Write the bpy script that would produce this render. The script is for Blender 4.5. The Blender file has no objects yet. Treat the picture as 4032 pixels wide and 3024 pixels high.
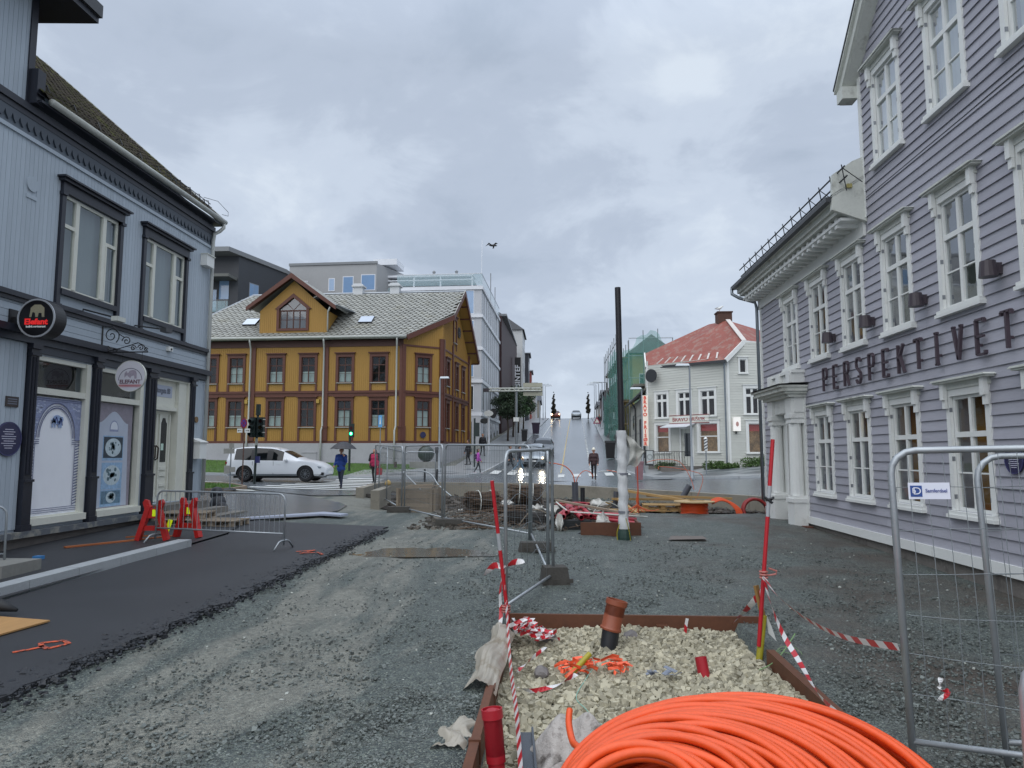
import bpy, bmesh, math, random
import numpy as np
from mathutils import Vector, Matrix, Euler
random.seed(7); rng=np.random.default_rng(7)
S=bpy.context.scene; COL=S.collection
rad=math.radians; PI=math.pi
# ---------------------------------------------------------------- camera
FOC=2800.; TH=math.atan(278/FOC); YAW=math.atan(165*math.cos(TH)/FOC); CH=2.0
cd=bpy.data.cameras.new('camera'); cam=bpy.data.objects.new('camera',cd); COL.objects.link(cam)
cam.location=(0,0,CH); cam.rotation_euler=(PI/2+TH,0,YAW)
cd.sensor_width=36; cd.lens=FOC/4032*36; cd.clip_end=4000; cd.clip_start=.05
S.camera=cam
# ---------------------------------------------------------------- world: overcast sky
EL,AZ=rad(58),rad(200)
W=bpy.data.worlds.new('World'); S.world=W; W.use_nodes=True
nt=W.node_tree; nt.nodes.clear(); N=nt.nodes.new; L=nt.links.new
def mth(nt,op,a,b=None,clamp=False):
    n=nt.nodes.new('ShaderNodeMath'); n.operation=op; n.use_clamp=clamp
    for i,x in enumerate((a,b)):
        if x is None: continue
        if isinstance(x,(int,float)): n.inputs[i].default_value=x
        else: nt.links.new(x,n.inputs[i])
    return n.outputs[0]
out=N('ShaderNodeOutputWorld'); bg=N('ShaderNodeBackground'); sky=N('ShaderNodeTexSky')
sky.sky_type='NISHITA'; sky.sun_disc=False; sky.sun_elevation=EL; sky.sun_rotation=AZ
tc=N('ShaderNodeTexCoord'); sp=N('ShaderNodeSeparateXYZ'); L(tc.outputs['Generated'],sp.inputs[0])
zz=mth(nt,'ADD',mth(nt,'MAXIMUM',sp.outputs[2],0.0),0.32)
cb=N('ShaderNodeCombineXYZ'); L(mth(nt,'DIVIDE',sp.outputs[0],zz),cb.inputs[0]); L(mth(nt,'DIVIDE',sp.outputs[1],zz),cb.inputs[1])
def noi(scale,det,rgh,off,dist=0.):
    mp=N('ShaderNodeMapping'); mp.inputs['Location'].default_value=off; L(cb.outputs[0],mp.inputs[0])
    n=N('ShaderNodeTexNoise'); n.inputs['Scale'].default_value=scale; n.inputs['Detail'].default_value=det
    n.inputs['Roughness'].default_value=rgh; n.inputs['Distortion'].default_value=dist; L(mp.outputs[0],n.inputs['Vector']); return n.outputs[0]
def ramp(nt,f,stops,mode='EASE'):
    r=nt.nodes.new('ShaderNodeValToRGB'); r.color_ramp.interpolation=mode
    while len(r.color_ramp.elements)<len(stops): r.color_ramp.elements.new(.5)
    for e,(p,c) in zip(r.color_ramp.elements,stops): e.position=p; e.color=(*c,1)
    nt.links.new(f,r.inputs[0]); return r.outputs[0]
big=noi(1.3,6,.55,(3.3,1.2,0),.4); med=noi(3.4,8,.62,(7.7,4.1,2),.5)
f=mth(nt,'ADD',mth(nt,'MULTIPLY',big,.68),mth(nt,'MULTIPLY',med,.32))
cl=ramp(nt,f,[(.38,(.315,.37,.455)),(.47,(.365,.42,.51)),(.55,(.445,.505,.595)),(.64,(.53,.59,.665))])
# brighter strip low over the end of the hill street and the general horizon glow
hz=mth(nt,'SUBTRACT',1.0,mth(nt,'MULTIPLY',mth(nt,'MAXIMUM',sp.outputs[2],0.0),5.0),True)
hz=mth(nt,'MULTIPLY',mth(nt,'POWER',hz,1.6),.55)
mx=N('ShaderNodeMix'); mx.data_type='RGBA'; L(hz,mx.inputs['Factor']); L(cl,mx.inputs['A']); mx.inputs['B'].default_value=(.66,.73,.82,1)
# overcast zenith is brighter than the horizon
zb=mth(nt,'ADD',1.0,mth(nt,'MULTIPLY',mth(nt,'MAXIMUM',mth(nt,'SUBTRACT',sp.outputs[2],.5),0.0),2.2))
vm=N('ShaderNodeVectorMath'); vm.operation='SCALE'; L(mx.outputs['Result'],vm.inputs[0]); L(mth(nt,'MULTIPLY',zb,10.),vm.inputs['Scale'])
m2=N('ShaderNodeMix'); m2.data_type='RGBA'; m2.inputs['Factor'].default_value=.95; L(sky.outputs[0],m2.inputs['A']); L(vm.outputs[0],m2.inputs['B'])
L(m2.outputs['Result'],bg.inputs['Color']); bg.inputs['Strength'].default_value=.098
L(bg.outputs[0],out.inputs['Surface'])
sd=bpy.data.lights.new('sun','SUN'); sd.energy=1.5; sd.angle=rad(95); sd.color=(1,.97,.93)
sun=bpy.data.objects.new('sun',sd); COL.objects.link(sun)
sun.rotation_euler=Vector((math.sin(AZ)*math.cos(EL),math.cos(AZ)*math.cos(EL),math.sin(EL))).to_track_quat('Z','Y').to_euler()
V=S.view_settings; V.view_transform='Standard'; V.look='None'; V.exposure=0.48; V.gamma=1; V.use_curve_mapping=False
# ---------------------------------------------------------------- photo geometry helpers
def ray(u,v):
    x=(u-2016)/FOC;y=(1512-v)/FOC
    fw=math.cos(TH)-y*math.sin(TH);up=y*math.cos(TH)+math.sin(TH)
    return (x*math.cos(YAW)-fw*math.sin(YAW), x*math.sin(YAW)+fw*math.cos(YAW), up)
def onx(u,v,X): d=ray(u,v);t=X/d[0];return Vector((X,d[1]*t,CH+d[2]*t))
def ony(u,v,Y): d=ray(u,v);t=Y/d[1];return Vector((d[0]*t,Y,CH+d[2]*t))
# ---------------------------------------------------------------- terrain height
XS=[-60,-30,-14,-9,-5,0,6,12,40]
ROWS={-30:[0]*9,9:[0]*9,18:[.3,.3,.25,.2,.2,.2,.2,.25,.3],
31:[.9,.8,.60,.45,.42,.42,.46,.80,1.5],36:[1.1,1.0,.72,.60,.54,.50,.56,1.02,1.9],42:[1.5,1.4,1.05,.92,.82,.56,.75,1.32,2.3],
47:[1.9,1.7,1.38,1.28,1.1,.70,.98,1.6,2.7],53:[2.3,2.2,1.9,1.75,1.45,1.08,1.4,2.0,3.2],64:[3.0,3.0,2.9,2.75,2.6,2.25,2.4,2.8,4],
100:[6,6,6,6,6,5.75,5.9,6,6.5],132:[8.4,8.4,8.5,8.6,8.7,8.6,8.7,8.7,8.7],150:[9,9,9,9,9.2,9.1,9.2,9,9],200:[8]*9,300:[2]*9,3000:[-40]*9}
YS=sorted(ROWS); RT=np.array([ROWS[y] for y in YS],float)
def gz(x,y):
    x=min(max(x,XS[0]),XS[-1]); y=min(max(y,YS[0]),YS[-1])
    i=max(0,np.searchsorted(XS,x)-1); j=max(0,np.searchsorted(YS,y)-1); i=min(i,len(XS)-2); j=min(j,len(YS)-2)
    a=(x-XS[i])/(XS[i+1]-XS[i]); b=(y-YS[j])/(YS[j+1]-YS[j])
    z=RT[j,i]*(1-a)*(1-b)+RT[j,i+1]*a*(1-b)+RT[j+1,i]*(1-a)*b+RT[j+1,i+1]*a*b
    # excavation behind the kerb wall
    if 21.5<y<32 and -7.4<x<8:
        wy=31.75 if x<-1 else 31.75-(x+1)*(31.4-24.0)/8.0
        d=min(wy-y, x+7.4, y-21.5)
        if d>0: z-=(z-.12)*min(1,d/.25 if d==wy-y else d/1.5)
    return float(z)
def G(u,v,dz=0.):
    d=ray(u,v); p=None; z=0.
    for _ in range(30):
        t=(z+dz-CH)/d[2]
        if t<0 or t>400: t=400
        p=(d[0]*t,d[1]*t); z=.5*z+.5*gz(*p)
    return Vector((p[0],p[1],z))
# ---------------------------------------------------------------- materials
def lin(h):
    c=[int(h[i:i+2],16)/255 for i in (0,2,4)]
    return tuple(x/12.92 if x<=.04045 else ((x+.055)/1.055)**2.4 for x in c)
_M={}
def mat(name,col=(.5,.5,.5),rough=.6,metal=0.,n=None,b=None,isl=0.,obr=0.,emis=0.,spec=.5,stain=None,stretch=None,trans=0.,coat=0.):
    if name in _M: return _M[name]
    if isinstance(col,str): col=lin(col)
    m=bpy.data.materials.new(name); _M[name]=m; m.use_nodes=True; t=m.node_tree
    p=t.nodes['Principled BSDF']; p.inputs['Roughness'].default_value=rough; p.inputs['Metallic'].default_value=metal
    p.inputs['Specular IOR Level'].default_value=spec; p.inputs['Coat Weight'].default_value=coat
    tc=t.nodes.new('ShaderNodeTexCoord'); vec=tc.outputs['Object']
    if stretch:
        mp=t.nodes.new('ShaderNodeMapping'); mp.inputs['Scale'].default_value=stretch; t.links.new(vec,mp.inputs[0]); vec=mp.outputs[0]
    def nz(sc,det=4,rg=.6):
        q=t.nodes.new('ShaderNodeTexNoise'); q.inputs['Scale'].default_value=sc; q.inputs['Detail'].default_value=det; q.inputs['Roughness'].default_value=rg
        t.links.new(vec,q.inputs['Vector']); return q.outputs[0]
    val=None
    if n:
        val=mth(t,'ADD',mth(t,'MULTIPLY',mth(t,'SUBTRACT',nz(n[0]),.5),2.4*n[1]),1.)
        if len(n)>2: val=mth(t,'MULTIPLY',val,mth(t,'ADD',mth(t,'MULTIPLY',mth(t,'SUBTRACT',nz(n[2]),.5),2.4*n[3]),1.))
    if isl:
        g=t.nodes.new('ShaderNodeNewGeometry'); r=mth(t,'ADD',mth(t,'MULTIPLY',mth(t,'SUBTRACT',g.outputs['Random Per Island'],.5),2*isl),1.)
        val=r if val is None else mth(t,'MULTIPLY',val,r)
    if obr:
        g=t.nodes.new('ShaderNodeObjectInfo'); r=mth(t,'ADD',mth(t,'MULTIPLY',mth(t,'SUBTRACT',g.outputs['Random'],.5),2*obr),1.)
        val=r if val is None else mth(t,'MULTIPLY',val,r)
    base=None
    if stain:   # (scale, threshold, colour, amount)
        c2=lin(stain[2]) if isinstance(stain[2],str) else stain[2]
        q=nz(stain[0],6,.65); f=mth(t,'MULTIPLY',mth(t,'MULTIPLY',mth(t,'SUBTRACT',q,stain[1]),9.,True),stain[3],True)
        x=t.nodes.new('ShaderNodeMix'); x.data_type='RGBA'; x.inputs['A'].default_value=(*col,1); x.inputs['B'].default_value=(*c2,1); t.links.new(f,x.inputs['Factor']); base=x.outputs['Result']
    if val is not None:
        v=t.nodes.new('ShaderNodeVectorMath'); v.operation='SCALE'
        if base is None: v.inputs[0].default_value=col
        else: t.links.new(base,v.inputs[0])
        t.links.new(val,v.inputs['Scale']); base=v.outputs[0]
    if base is not None: t.links.new(base,p.inputs['Base Color'])
    else: p.inputs['Base Color'].default_value=(*col,1)
    if b:
        bp=t.nodes.new('ShaderNodeBump'); bp.inputs['Strength'].default_value=b[1]; bp.inputs['Distance'].default_value=b[2] if len(b)>2 else .01
        t.links.new(nz(b[0],5,.65),bp.inputs['Height']); t.links.new(bp.outputs[0],p.inputs['Normal'])
    if emis:
        p.inputs['Emission Color'].default_value=(*col,1); p.inputs['Emission Strength'].default_value=emis
    if trans:
        o=t.nodes['Material Output']; tr=t.nodes.new('ShaderNodeBsdfTransparent'); mxs=t.nodes.new('ShaderNodeMixShader'); mxs.inputs[0].default_value=trans
        t.links.new(p.outputs[0],mxs.inputs[1]); t.links.new(tr.outputs[0],mxs.inputs[2]); t.links.new(mxs.outputs[0],o.inputs[0])
    return m
def glassmat(name,tint=(.8,.84,.84),base=.05,rough=.03):
    if name in _M: return _M[name]
    m=bpy.data.materials.new(name); _M[name]=m; m.use_nodes=True; t=m.node_tree; t.nodes.remove(t.nodes['Principled BSDF'])
    o=t.nodes['Material Output']; a=t.nodes.new('ShaderNodeBsdfTransparent'); a.inputs[0].default_value=(*tint,1)
    g=t.nodes.new('ShaderNodeBsdfGlossy'); g.inputs['Roughness'].default_value=rough; g.inputs[0].default_value=(.95,.97,1,1)
    fr=t.nodes.new('ShaderNodeLayerWeight'); fr.inputs[0].default_value=.5
    f=mth(t,'ADD',mth(t,'MULTIPLY',mth(t,'POWER',fr.outputs['Facing'],4.),.8),base,True)
    # slight waviness of old panes
    tc=t.nodes.new('ShaderNodeTexCoord'); q=t.nodes.new('ShaderNodeTexNoise'); q.inputs['Scale'].default_value=2.5; t.links.new(tc.outputs['Object'],q.inputs['Vector'])
    bp=t.nodes.new('ShaderNodeBump'); bp.inputs['Strength'].default_value=.12; bp.inputs['Distance'].default_value=.01; t.links.new(q.outputs[0],bp.inputs['Height']); t.links.new(bp.outputs[0],g.inputs['Normal'])
    x=t.nodes.new('ShaderNodeMixShader'); t.links.new(f,x.inputs[0]); t.links.new(a.outputs[0],x.inputs[1]); t.links.new(g.outputs[0],x.inputs[2]); t.links.new(x.outputs[0],o.inputs[0])
    return m
# ---------------------------------------------------------------- object helpers
def wmat(o):
    m=Matrix.Identity(4)
    while o is not None:
        m=Matrix.Translation(o.location)@o.rotation_euler.to_matrix().to_4x4()@m if True else m
        o=o.parent
    return m
def tag(o,label=None,cat=None,group=None,kind=None):
    if label: o['label']=label
    if cat: o['category']=cat
    if group: o['group']=group
    if kind: o['kind']=kind
    return o
def thing(name,label,cat,loc=(0,0,0),rotz=0.,group=None,rot=None):
    o=bpy.data.objects.new(name,None); COL.objects.link(o); o.location=loc; o.rotation_euler=rot if rot else (0,0,rotz); o.empty_display_size=.2
    return tag(o,label,cat,group)
class Fr:   # facade frame: a along the wall, d outwards, z up
    def __init__(s,x,y,u,n,z=0.): s.x,s.y,s.z=x,y,z; l=math.hypot(*u); s.u=(u[0]/l,u[1]/l); l=math.hypot(*n); s.n=(n[0]/l,n[1]/l)
    def __call__(s,a,d,z): return (s.x+s.u[0]*a+s.n[0]*d, s.y+s.u[1]*a+s.n[1]*d, s.z+z)
WF=Fr(0,0,(1,0),(0,1))
class MB:
    def __init__(s,fr=None): s.v=[];s.f=[];s.mi=[];s.fr=fr;s.cm=0
    def p(s,a,d,z): return s.fr(a,d,z) if s.fr else (a,d,z)
    def add(s,vs,fs):
        o=len(s.v); s.v+=[s.p(*v) for v in vs]; s.f+=[tuple(o+i for i in f) for f in fs]; s.mi+=[s.cm]*len(fs); return s
    def box(s,a0,a1,d0,d1,z0,z1):
        return s.add([(a0,d0,z0),(a1,d0,z0),(a1,d1,z0),(a0,d1,z0),(a0,d0,z1),(a1,d0,z1),(a1,d1,z1),(a0,d1,z1)],
            [(0,3,2,1),(4,5,6,7),(0,1,5,4),(1,2,6,5),(2,3,7,6),(3,0,4,7)])
    def quad(s,*p): return s.add(p,[tuple(range(len(p)))])
    def prism(s,poly,d0,d1):  # poly of (a,z)
        n=len(poly); vs=[(a,d0,z) for a,z in poly]+[(a,d1,z) for a,z in poly]
        return s.add(vs,[tuple(range(n)),tuple(range(2*n-1,n-1,-1))]+[(i,(i+1)%n,n+(i+1)%n,n+i) for i in range(n)])
    def vprism(s,poly,z0,z1):  # poly of (a,d)
        n=len(poly); vs=[(a,d,z0) for a,d in poly]+[(a,d,z1) for a,d in poly]
        return s.add(vs,[tuple(range(n)),tuple(range(2*n-1,n-1,-1))]+[(i,(i+1)%n,n+(i+1)%n,n+i) for i in range(n)])
    def hull(s,vs,fs): return s.add(vs,fs)
    def beam(s,p,q,w,h,up=(0,0,1)):
        p,q=Vector(p),Vector(q); t=(q-p).normalized(); u=Vector(up); r=t.cross(u)
        if r.length<1e-4: r=t.cross(Vector((1,0,0)))
        r.normalize(); u=r.cross(t).normalized(); vs=[]
        for c in (p,q):
            for a,b in ((-1,-1),(1,-1),(1,1),(-1,1)): vs.append(tuple(c+r*a*w/2+u*b*h/2))
        return s.add(vs,[(0,1,2,3),(7,6,5,4),(0,4,5,1),(1,5,6,2),(2,6,7,3),(3,7,4,0)])
    def tube(s,pts,r,n=8,cap=True,closed=False):
        pts=[Vector(p) for p in pts]; m=len(pts); rs=r if isinstance(r,(list,tuple)) else [r]*m; o=[]; up=None
        for i,p in enumerate(pts):
            a=pts[(i-1)%m] if (i>0 or closed) else p; c=pts[(i+1)%m] if (i<m-1 or closed) else p
            t=(c-a).normalized() if (c-a).length>1e-9 else Vector((0,0,1))
            if up is None: up=Vector((0,0,1)) if abs(t.z)<.9 else Vector((1,0,0))
            x=t.cross(up)
            if x.length<1e-5: x=t.cross(Vector((0,1,0)))
            x.normalize(); up=x.cross(t).normalized()
            o+=[tuple(p+(x*math.cos(2*PI*k/n)+up*math.sin(2*PI*k/n))*rs[i]) for k in range(n)]
        fs=[]; mm=m if closed else m-1
        for i in range(mm):
            j=(i+1)%m
            fs+=[(i*n+k,i*n+(k+1)%n,j*n+(k+1)%n,j*n+k) for k in range(n)]
        if cap and not closed: fs+=[tuple(range(n-1,-1,-1)),tuple((m-1)*n+k for k in range(n))]
        return s.add(o,fs)
    def lathe(s,prof,c=(0,0),n=16,cap=True):  # prof (r,z)
        vs=[];m=len(prof)
        for r,z in prof: vs+=[(c[0]+r*math.cos(2*PI*k/n),c[1]+r*math.sin(2*PI*k/n),z) for k in range(n)]
        fs=[(i*n+k,i*n+(k+1)%n,(i+1)*n+(k+1)%n,(i+1)*n+k) for i in range(m-1) for k in range(n)]
        if cap: fs+=[tuple(range(n-1,-1,-1)),tuple((m-1)*n+k for k in range(n))]
        return s.add(vs,fs)
    def disc(s,a,z,r,d0,d1,n=28,inner=0,sa=1.):
        if inner:
            vs=[];
            for R in (inner,r):
                for d in (d0,d1): vs+=[(a+R*sa*math.cos(2*PI*k/n),d,z+R*math.sin(2*PI*k/n)) for k in range(n)]
            q=lambda A,B:[(A*n+k,A*n+(k+1)%n,B*n+(k+1)%n,B*n+k) for k in range(n)]
            return s.add(vs,q(0,1)+q(2,3)+q(0,2)+q(1,3))
        return s.prism([(a+r*sa*math.cos(2*PI*k/n),z+r*math.sin(2*PI*k/n)) for k in range(n)],d0,d1)
    def build(s,name,m,parent=None,smooth=False,label=None,kind=None,fix=True,auto=None):
        me=bpy.data.meshes.new(name)
        inv=wmat(parent).inverted() if parent is not None else None
        vs=[tuple(inv@Vector(v)) for v in s.v] if inv is not None else s.v
        me.from_pydata(vs,[],s.f)
        ms=m if isinstance(m,(list,tuple)) else [m]
        for x in ms: me.materials.append(x)
        if len(ms)>1: me.polygons.foreach_set('material_index',s.mi)
        if fix:
            bm=bmesh.new(); bm.from_mesh(me); bmesh.ops.recalc_face_normals(bm,faces=bm.faces); bm.to_mesh(me); bm.free()
        if smooth: me.polygons.foreach_set('use_smooth',[True]*len(me.polygons)); 
        if smooth and auto: 
            try: me.set_sharp_from_angle(angle=rad(auto))
            except Exception: pass
        me.update(); o=bpy.data.objects.new(name,me); COL.objects.link(o)
        if parent is not None: o.parent=parent
        return tag(o,label,None,None,kind)
def solo(o,label,cat,group=None,kind=None): return tag(o,label,cat,group,kind)
def kids(o): return [c for c in bpy.data.objects if c.parent is o]
def copytree(o,loc=None,rotz=None,label=None,parent=None,group=None):
    c=o.copy(); COL.objects.link(c); c.parent=parent
    if loc is not None: c.location=loc
    if rotz is not None: c.rotation_euler=(0,0,rotz)
    if label: c['label']=label
    if group: c['group']=group
    for k in _kids(o): copytree(k,parent=c)
    return c
def _kids(o): return list(o.children)
def arc(cx,cy,r,a0,a1,n): return [(cx+r*math.cos(rad(a0+(a1-a0)*i/n)),cy+r*math.sin(rad(a0+(a1-a0)*i/n))) for i in range(n+1)]
def mesh_from(vs,fs,name,m,parent=None,smooth=False,kind=None):
    me=bpy.data.meshes.new(name); vs=np.asarray(vs,np.float32); fs=np.asarray(fs,np.int32); k=fs.shape[1]
    me.vertices.add(len(vs)); me.vertices.foreach_set('co',vs.ravel()); me.loops.add(fs.size); me.loops.foreach_set('vertex_index',fs.ravel())
    me.polygons.add(len(fs)); me.polygons.foreach_set('loop_start',np.arange(0,fs.size,k)); me.polygons.foreach_set('loop_total',np.full(len(fs),k))
    me.materials.append(m); me.update(calc_edges=True)
    me.polygons.foreach_set('use_smooth',[bool(smooth)]*len(fs))
    o=bpy.data.objects.new(name,me); COL.objects.link(o)
    if parent is not None: o.parent=parent
    return tag(o,kind=kind)
def textmesh(s,size,depth=.01,bold=0.):
    c=bpy.data.curves.new('t','FONT'); c.body=s; c.size=size; c.extrude=depth/2; c.offset=bold; c.align_x='CENTER'; c.align_y='CENTER'; c.resolution_u=3
    o=bpy.data.objects.new('t',c); COL.objects.link(o); dg=bpy.context.evaluated_depsgraph_get(); me=bpy.data.meshes.new_from_object(o.evaluated_get(dg))
    bpy.data.objects.remove(o); return me
def text(name,s,size,P,xdir,ydir,m,parent=None,depth=.01,bold=0.,sx=1.,label=None):
    # text centred at world P, running along xdir, up along ydir
    me=textmesh(s,size,depth,bold); x=Vector(xdir).normalized(); y=Vector(ydir).normalized(); z=x.cross(y)
    T=Matrix.Translation(P)@Matrix(((x.x,y.x,z.x,0),(x.y,y.y,z.y,0),(x.z,y.z,z.z,0),(0,0,0,1)))@Matrix.Diagonal((sx,1,1,1))
    if parent is not None: T=wmat(parent).inverted()@T
    me.transform(T); me.materials.clear(); me.materials.append(m); me.name=name
    o=bpy.data.objects.new(name,me); COL.objects.link(o)
    if parent is not None: o.parent=parent
    return tag(o,label)
# ---------------------------------------------------------------- ground materials
def groundmat():
    m=bpy.data.materials.new('gravel_ground'); m.use_nodes=True; t=m.node_tree; p=t.nodes['Principled BSDF']
    tc=t.nodes.new('ShaderNodeTexCoord'); V3=tc.outputs['Object']
    def nz(sc,det=5,rg=.6,dist=0,st=None):
        v=V3
        if st: mp=t.nodes.new('ShaderNodeMapping'); mp.inputs['Scale'].default_value=st; t.links.new(V3,mp.inputs[0]); v=mp.outputs[0]
        q=t.nodes.new('ShaderNodeTexNoise'); q.inputs['Scale'].default_value=sc; q.inputs['Detail'].default_value=det; q.inputs['Roughness'].default_value=rg; q.inputs['Distortion'].default_value=dist
        t.links.new(v,q.inputs['Vector']); return q.outputs[0]
    def vor(sc):
        q=t.nodes.new('ShaderNodeTexVoronoi'); q.inputs['Scale'].default_value=sc; t.links.new(V3,q.inputs['Vector']); return q
    def mix(f,a,b):
        x=t.nodes.new('ShaderNodeMix'); x.data_type='RGBA'
        (t.links.new(f,x.inputs['Factor']) if not isinstance(f,float) else None)
        for s_,c in (('A',a),('B',b)):
            if isinstance(c,tuple): x.inputs[s_].default_value=(*c,1)
            else: t.links.new(c,x.inputs[s_])
        return x.outputs['Result']
    sx=t.nodes.new('ShaderNodeSeparateXYZ'); t.links.new(V3,sx.inputs[0]); X,Y=sx.outputs[0],sx.outputs[1]
    big=nz(.55,5,.65,.6,(2.2,.45,1)); v1=vor(75); v2=vor(26)
    stone=ramp(t,v1.outputs['Color'],[(.0,lin('2b3232')),(.45,lin('485150')),(.8,lin('697169')),(1,lin('969c92'))],'LINEAR')
    silt=ramp(t,nz(30,4),[(.3,lin('6c6c65')),(.7,lin('949388'))],'LINEAR')
    # the driven track between the asphalt and the planter is silted over; elsewhere bare crushed rock
    tr=mth(t,'SUBTRACT',1.,mth(t,'MULTIPLY',mth(t,'ABSOLUTE',mth(t,'ADD',X,2.9)),.42),True)
    far=mth(t,'MULTIPLY',mth(t,'SUBTRACT',Y,15.),.10,True)
    lft=mth(t,'MULTIPLY',mth(t,'SUBTRACT',-1.2,X),.9,True)
    amt=mth(t,'MAXIMUM',tr,mth(t,'MULTIPLY',far,mth(t,'MAXIMUM',lft,.25)))
    f=mth(t,'MULTIPLY',mth(t,'SUBTRACT',mth(t,'ADD',big,mth(t,'MULTIPLY',amt,.30)),.64),7.,True)
    f=mth(t,'MULTIPLY',f,mth(t,'ADD',mth(t,'MULTIPLY',nz(60,3),.9),.25,True))
    c=mix(f,stone,silt)
    # brown clayey patches on the right
    rg=mth(t,'MULTIPLY',mth(t,'SUBTRACT',X,1.5),.5,True)
    fb=mth(t,'MULTIPLY',mth(t,'MULTIPLY',mth(t,'SUBTRACT',nz(.45,5,.6,.4),.43),5.,True),mth(t,'MULTIPLY',rg,.9))
    c=mix(fb,c,ramp(t,nz(25,5),[(.3,lin('352d26')),(.7,lin('574b40'))],'LINEAR'))
    # sparse pale chips
    sp=mth(t,'GREATER_THAN',nz(9,2),.70); 
    c=mix(mth(t,'MULTIPLY',sp,.25),c,lin('7c8078'))
    va=mth(t,'MULTIPLY',mth(t,'ADD',mth(t,'MULTIPLY',nz(13,5,.7),1.5),.25),mth(t,'ADD',mth(t,'MULTIPLY',nz(2.2,5,.65,.5,(1.5,.8,1)),.9),.55))
    vs_=t.nodes.new('ShaderNodeVectorMath'); vs_.operation='SCALE'; t.links.new(c,vs_.inputs[0]); t.links.new(va,vs_.inputs['Scale']); t.links.new(vs_.outputs[0],p.inputs['Base Color'])
    t.links.new(mth(t,'ADD',mth(t,'MULTIPLY',nz(1.3,4),.5),.28),p.inputs['Roughness'])
    h=mth(t,'ADD',mth(t,'MULTIPLY',v1.outputs['Distance'],-.6),mth(t,'ADD',mth(t,'MULTIPLY',v2.outputs['Distance'],-.5),mth(t,'MULTIPLY',nz(6,5),1.2)))
    bp=t.nodes.new('ShaderNodeBump'); bp.inputs['Strength'].default_value=.8; bp.inputs['Distance'].default_value=.03; t.links.new(h,bp.inputs['Height']); t.links.new(bp.outputs[0],p.inputs['Normal'])
    return m
MG=groundmat()
def lumps(x,y):
    return .018*math.sin(x*3.1+1.3*math.sin(y*1.7))*math.sin(y*2.3+x)+.012*math.sin(x*7.3+y*2.1)*math.sin(y*6.1-x*1.7)
def grid(xs,ys):
    vs=[];fs=[];nx=len(xs)
    for y in ys:
        for x in xs:
            z=gz(x,y); near=max(0,min(1,(27-y)/6))*(1 if x>-4.4 else 0)*(1 if x<6.2 else 0)
            e=lumps(x,y)*near
            if abs(x+2.4)<1.6 and abs(y-14)<1.5: 
                q=((x+2.45)/1.25)**2+((y-14.1)/.95)**2; e=e*.6-.03*max(0,1.15-q)
            if x>1 and 12<y<21: e+=.10*math.exp(-((y-18.8)/1.3)**2)*min(1,(x-1)/1.2)*min(1,max(0,(6.3-x)/1))   # mound in front of the reel
            vs.append((x,y,z+e))
    for j in range(len(ys)-1):
        for i in range(nx-1): a=j*nx+i; fs.append((a,a+1,a+1+nx,a+nx))
    return vs,fs
xs=sorted(set([-1500,-600,-250,-120,-80]+[x for x in XS]+list(np.arange(-24,-8,1.0))+list(np.arange(-8,7.01,.2).round(3))+list(np.arange(8,24,1.0))+[40,60,100,250,600,1500]))
ys=sorted(set([-30,-10,-4]+list(np.arange(0,26,.25).round(3))+list(np.arange(26,36,.25).round(3))+list(np.arange(36,70,1.0))+list(np.arange(70,150,4.0))+[150,160,175,200,250,300,600,1200,3000]+YS))
vs,fs=grid(xs,ys)
ground=mesh_from(vs,fs,'ground',MG,kind='structure',smooth=True)
def drape(poly,off,m,name,parent=None,res=1.0,kind='structure',smooth=True,thick=0.):
    bm=bmesh.new(); vv=[bm.verts.new((x,y,0)) for x,y in poly]; bm.faces.new(vv)
    x0,x1=min(p[0] for p in poly),max(p[0] for p in poly); y0,y1=min(p[1] for p in poly),max(p[1] for p in poly)
    cx=set(np.arange(math.ceil(x0/res)*res,x1,res).round(4).tolist())|{x for x in XS if x0<x<x1}
    cy=set(np.arange(math.ceil(y0/res)*res,y1,res).round(4).tolist())|{y for y in YS if y0<y<y1}
    for c in cx: bmesh.ops.bisect_plane(bm,geom=bm.verts[:]+bm.edges[:]+bm.faces[:],plane_co=(c,0,0),plane_no=(1,0,0))
    for c in cy: bmesh.ops.bisect_plane(bm,geom=bm.verts[:]+bm.edges[:]+bm.faces[:],plane_co=(0,c,0),plane_no=(0,1,0))
    for v in bm.verts: v.co.z=gz(v.co.x,v.co.y)+off
    if thick:
        r=bmesh.ops.extrude_face_region(bm,geom=bm.faces[:]); 
        for g in r['geom']:
            if isinstance(g,bmesh.types.BMVert): g.co.z-=thick
    bmesh.ops.recalc_face_normals(bm,faces=bm.faces)
    me=bpy.data.meshes.new(name); bm.to_mesh(me); bm.free(); me.materials.append(m)
    o=bpy.data.objects.new(name,me); COL.objects.link(o)
    if parent is not None: o.parent=parent; me.transform(wmat(parent).inverted())
    return tag(o,kind=kind)
M_asph=mat('wet_asphalt',lin('666b6f'),.2,n=(1.2,.22,90,.25),b=(160,.35,.01))
M_asph_new=mat('fresh_asphalt',lin('2e3034'),.5,n=(.8,.32,110,.45),b=(120,.8,.012))
M_pave=mat('paving_slabs',lin('8f9396'),.30,n=(.7,.15,8,.18),b=(40,.2))
M_pave_d=mat('paving_slabs_dark',lin('62676c'),.3,n=(.7,.15,8,.18),b=(40,.2))
M_kerb=mat('granite_kerb',lin('a0a5a8'),.55,n=(60,.25,3,.12),b=(60,.3),obr=.07)
M_white=mat('road_paint',lin('c9ccca'),.45,n=(5,.12,60,.12))
M_grass=mat('grass_turf',lin('44602a'),.8,n=(1.1,.25,40,.35),b=(70,.9,.05))
M_conc=mat('concrete',lin('83837e'),.6,n=(1.7,.22,20,.15),b=(30,.25),stain=(1.4,.58,'57564f',.5))
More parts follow.
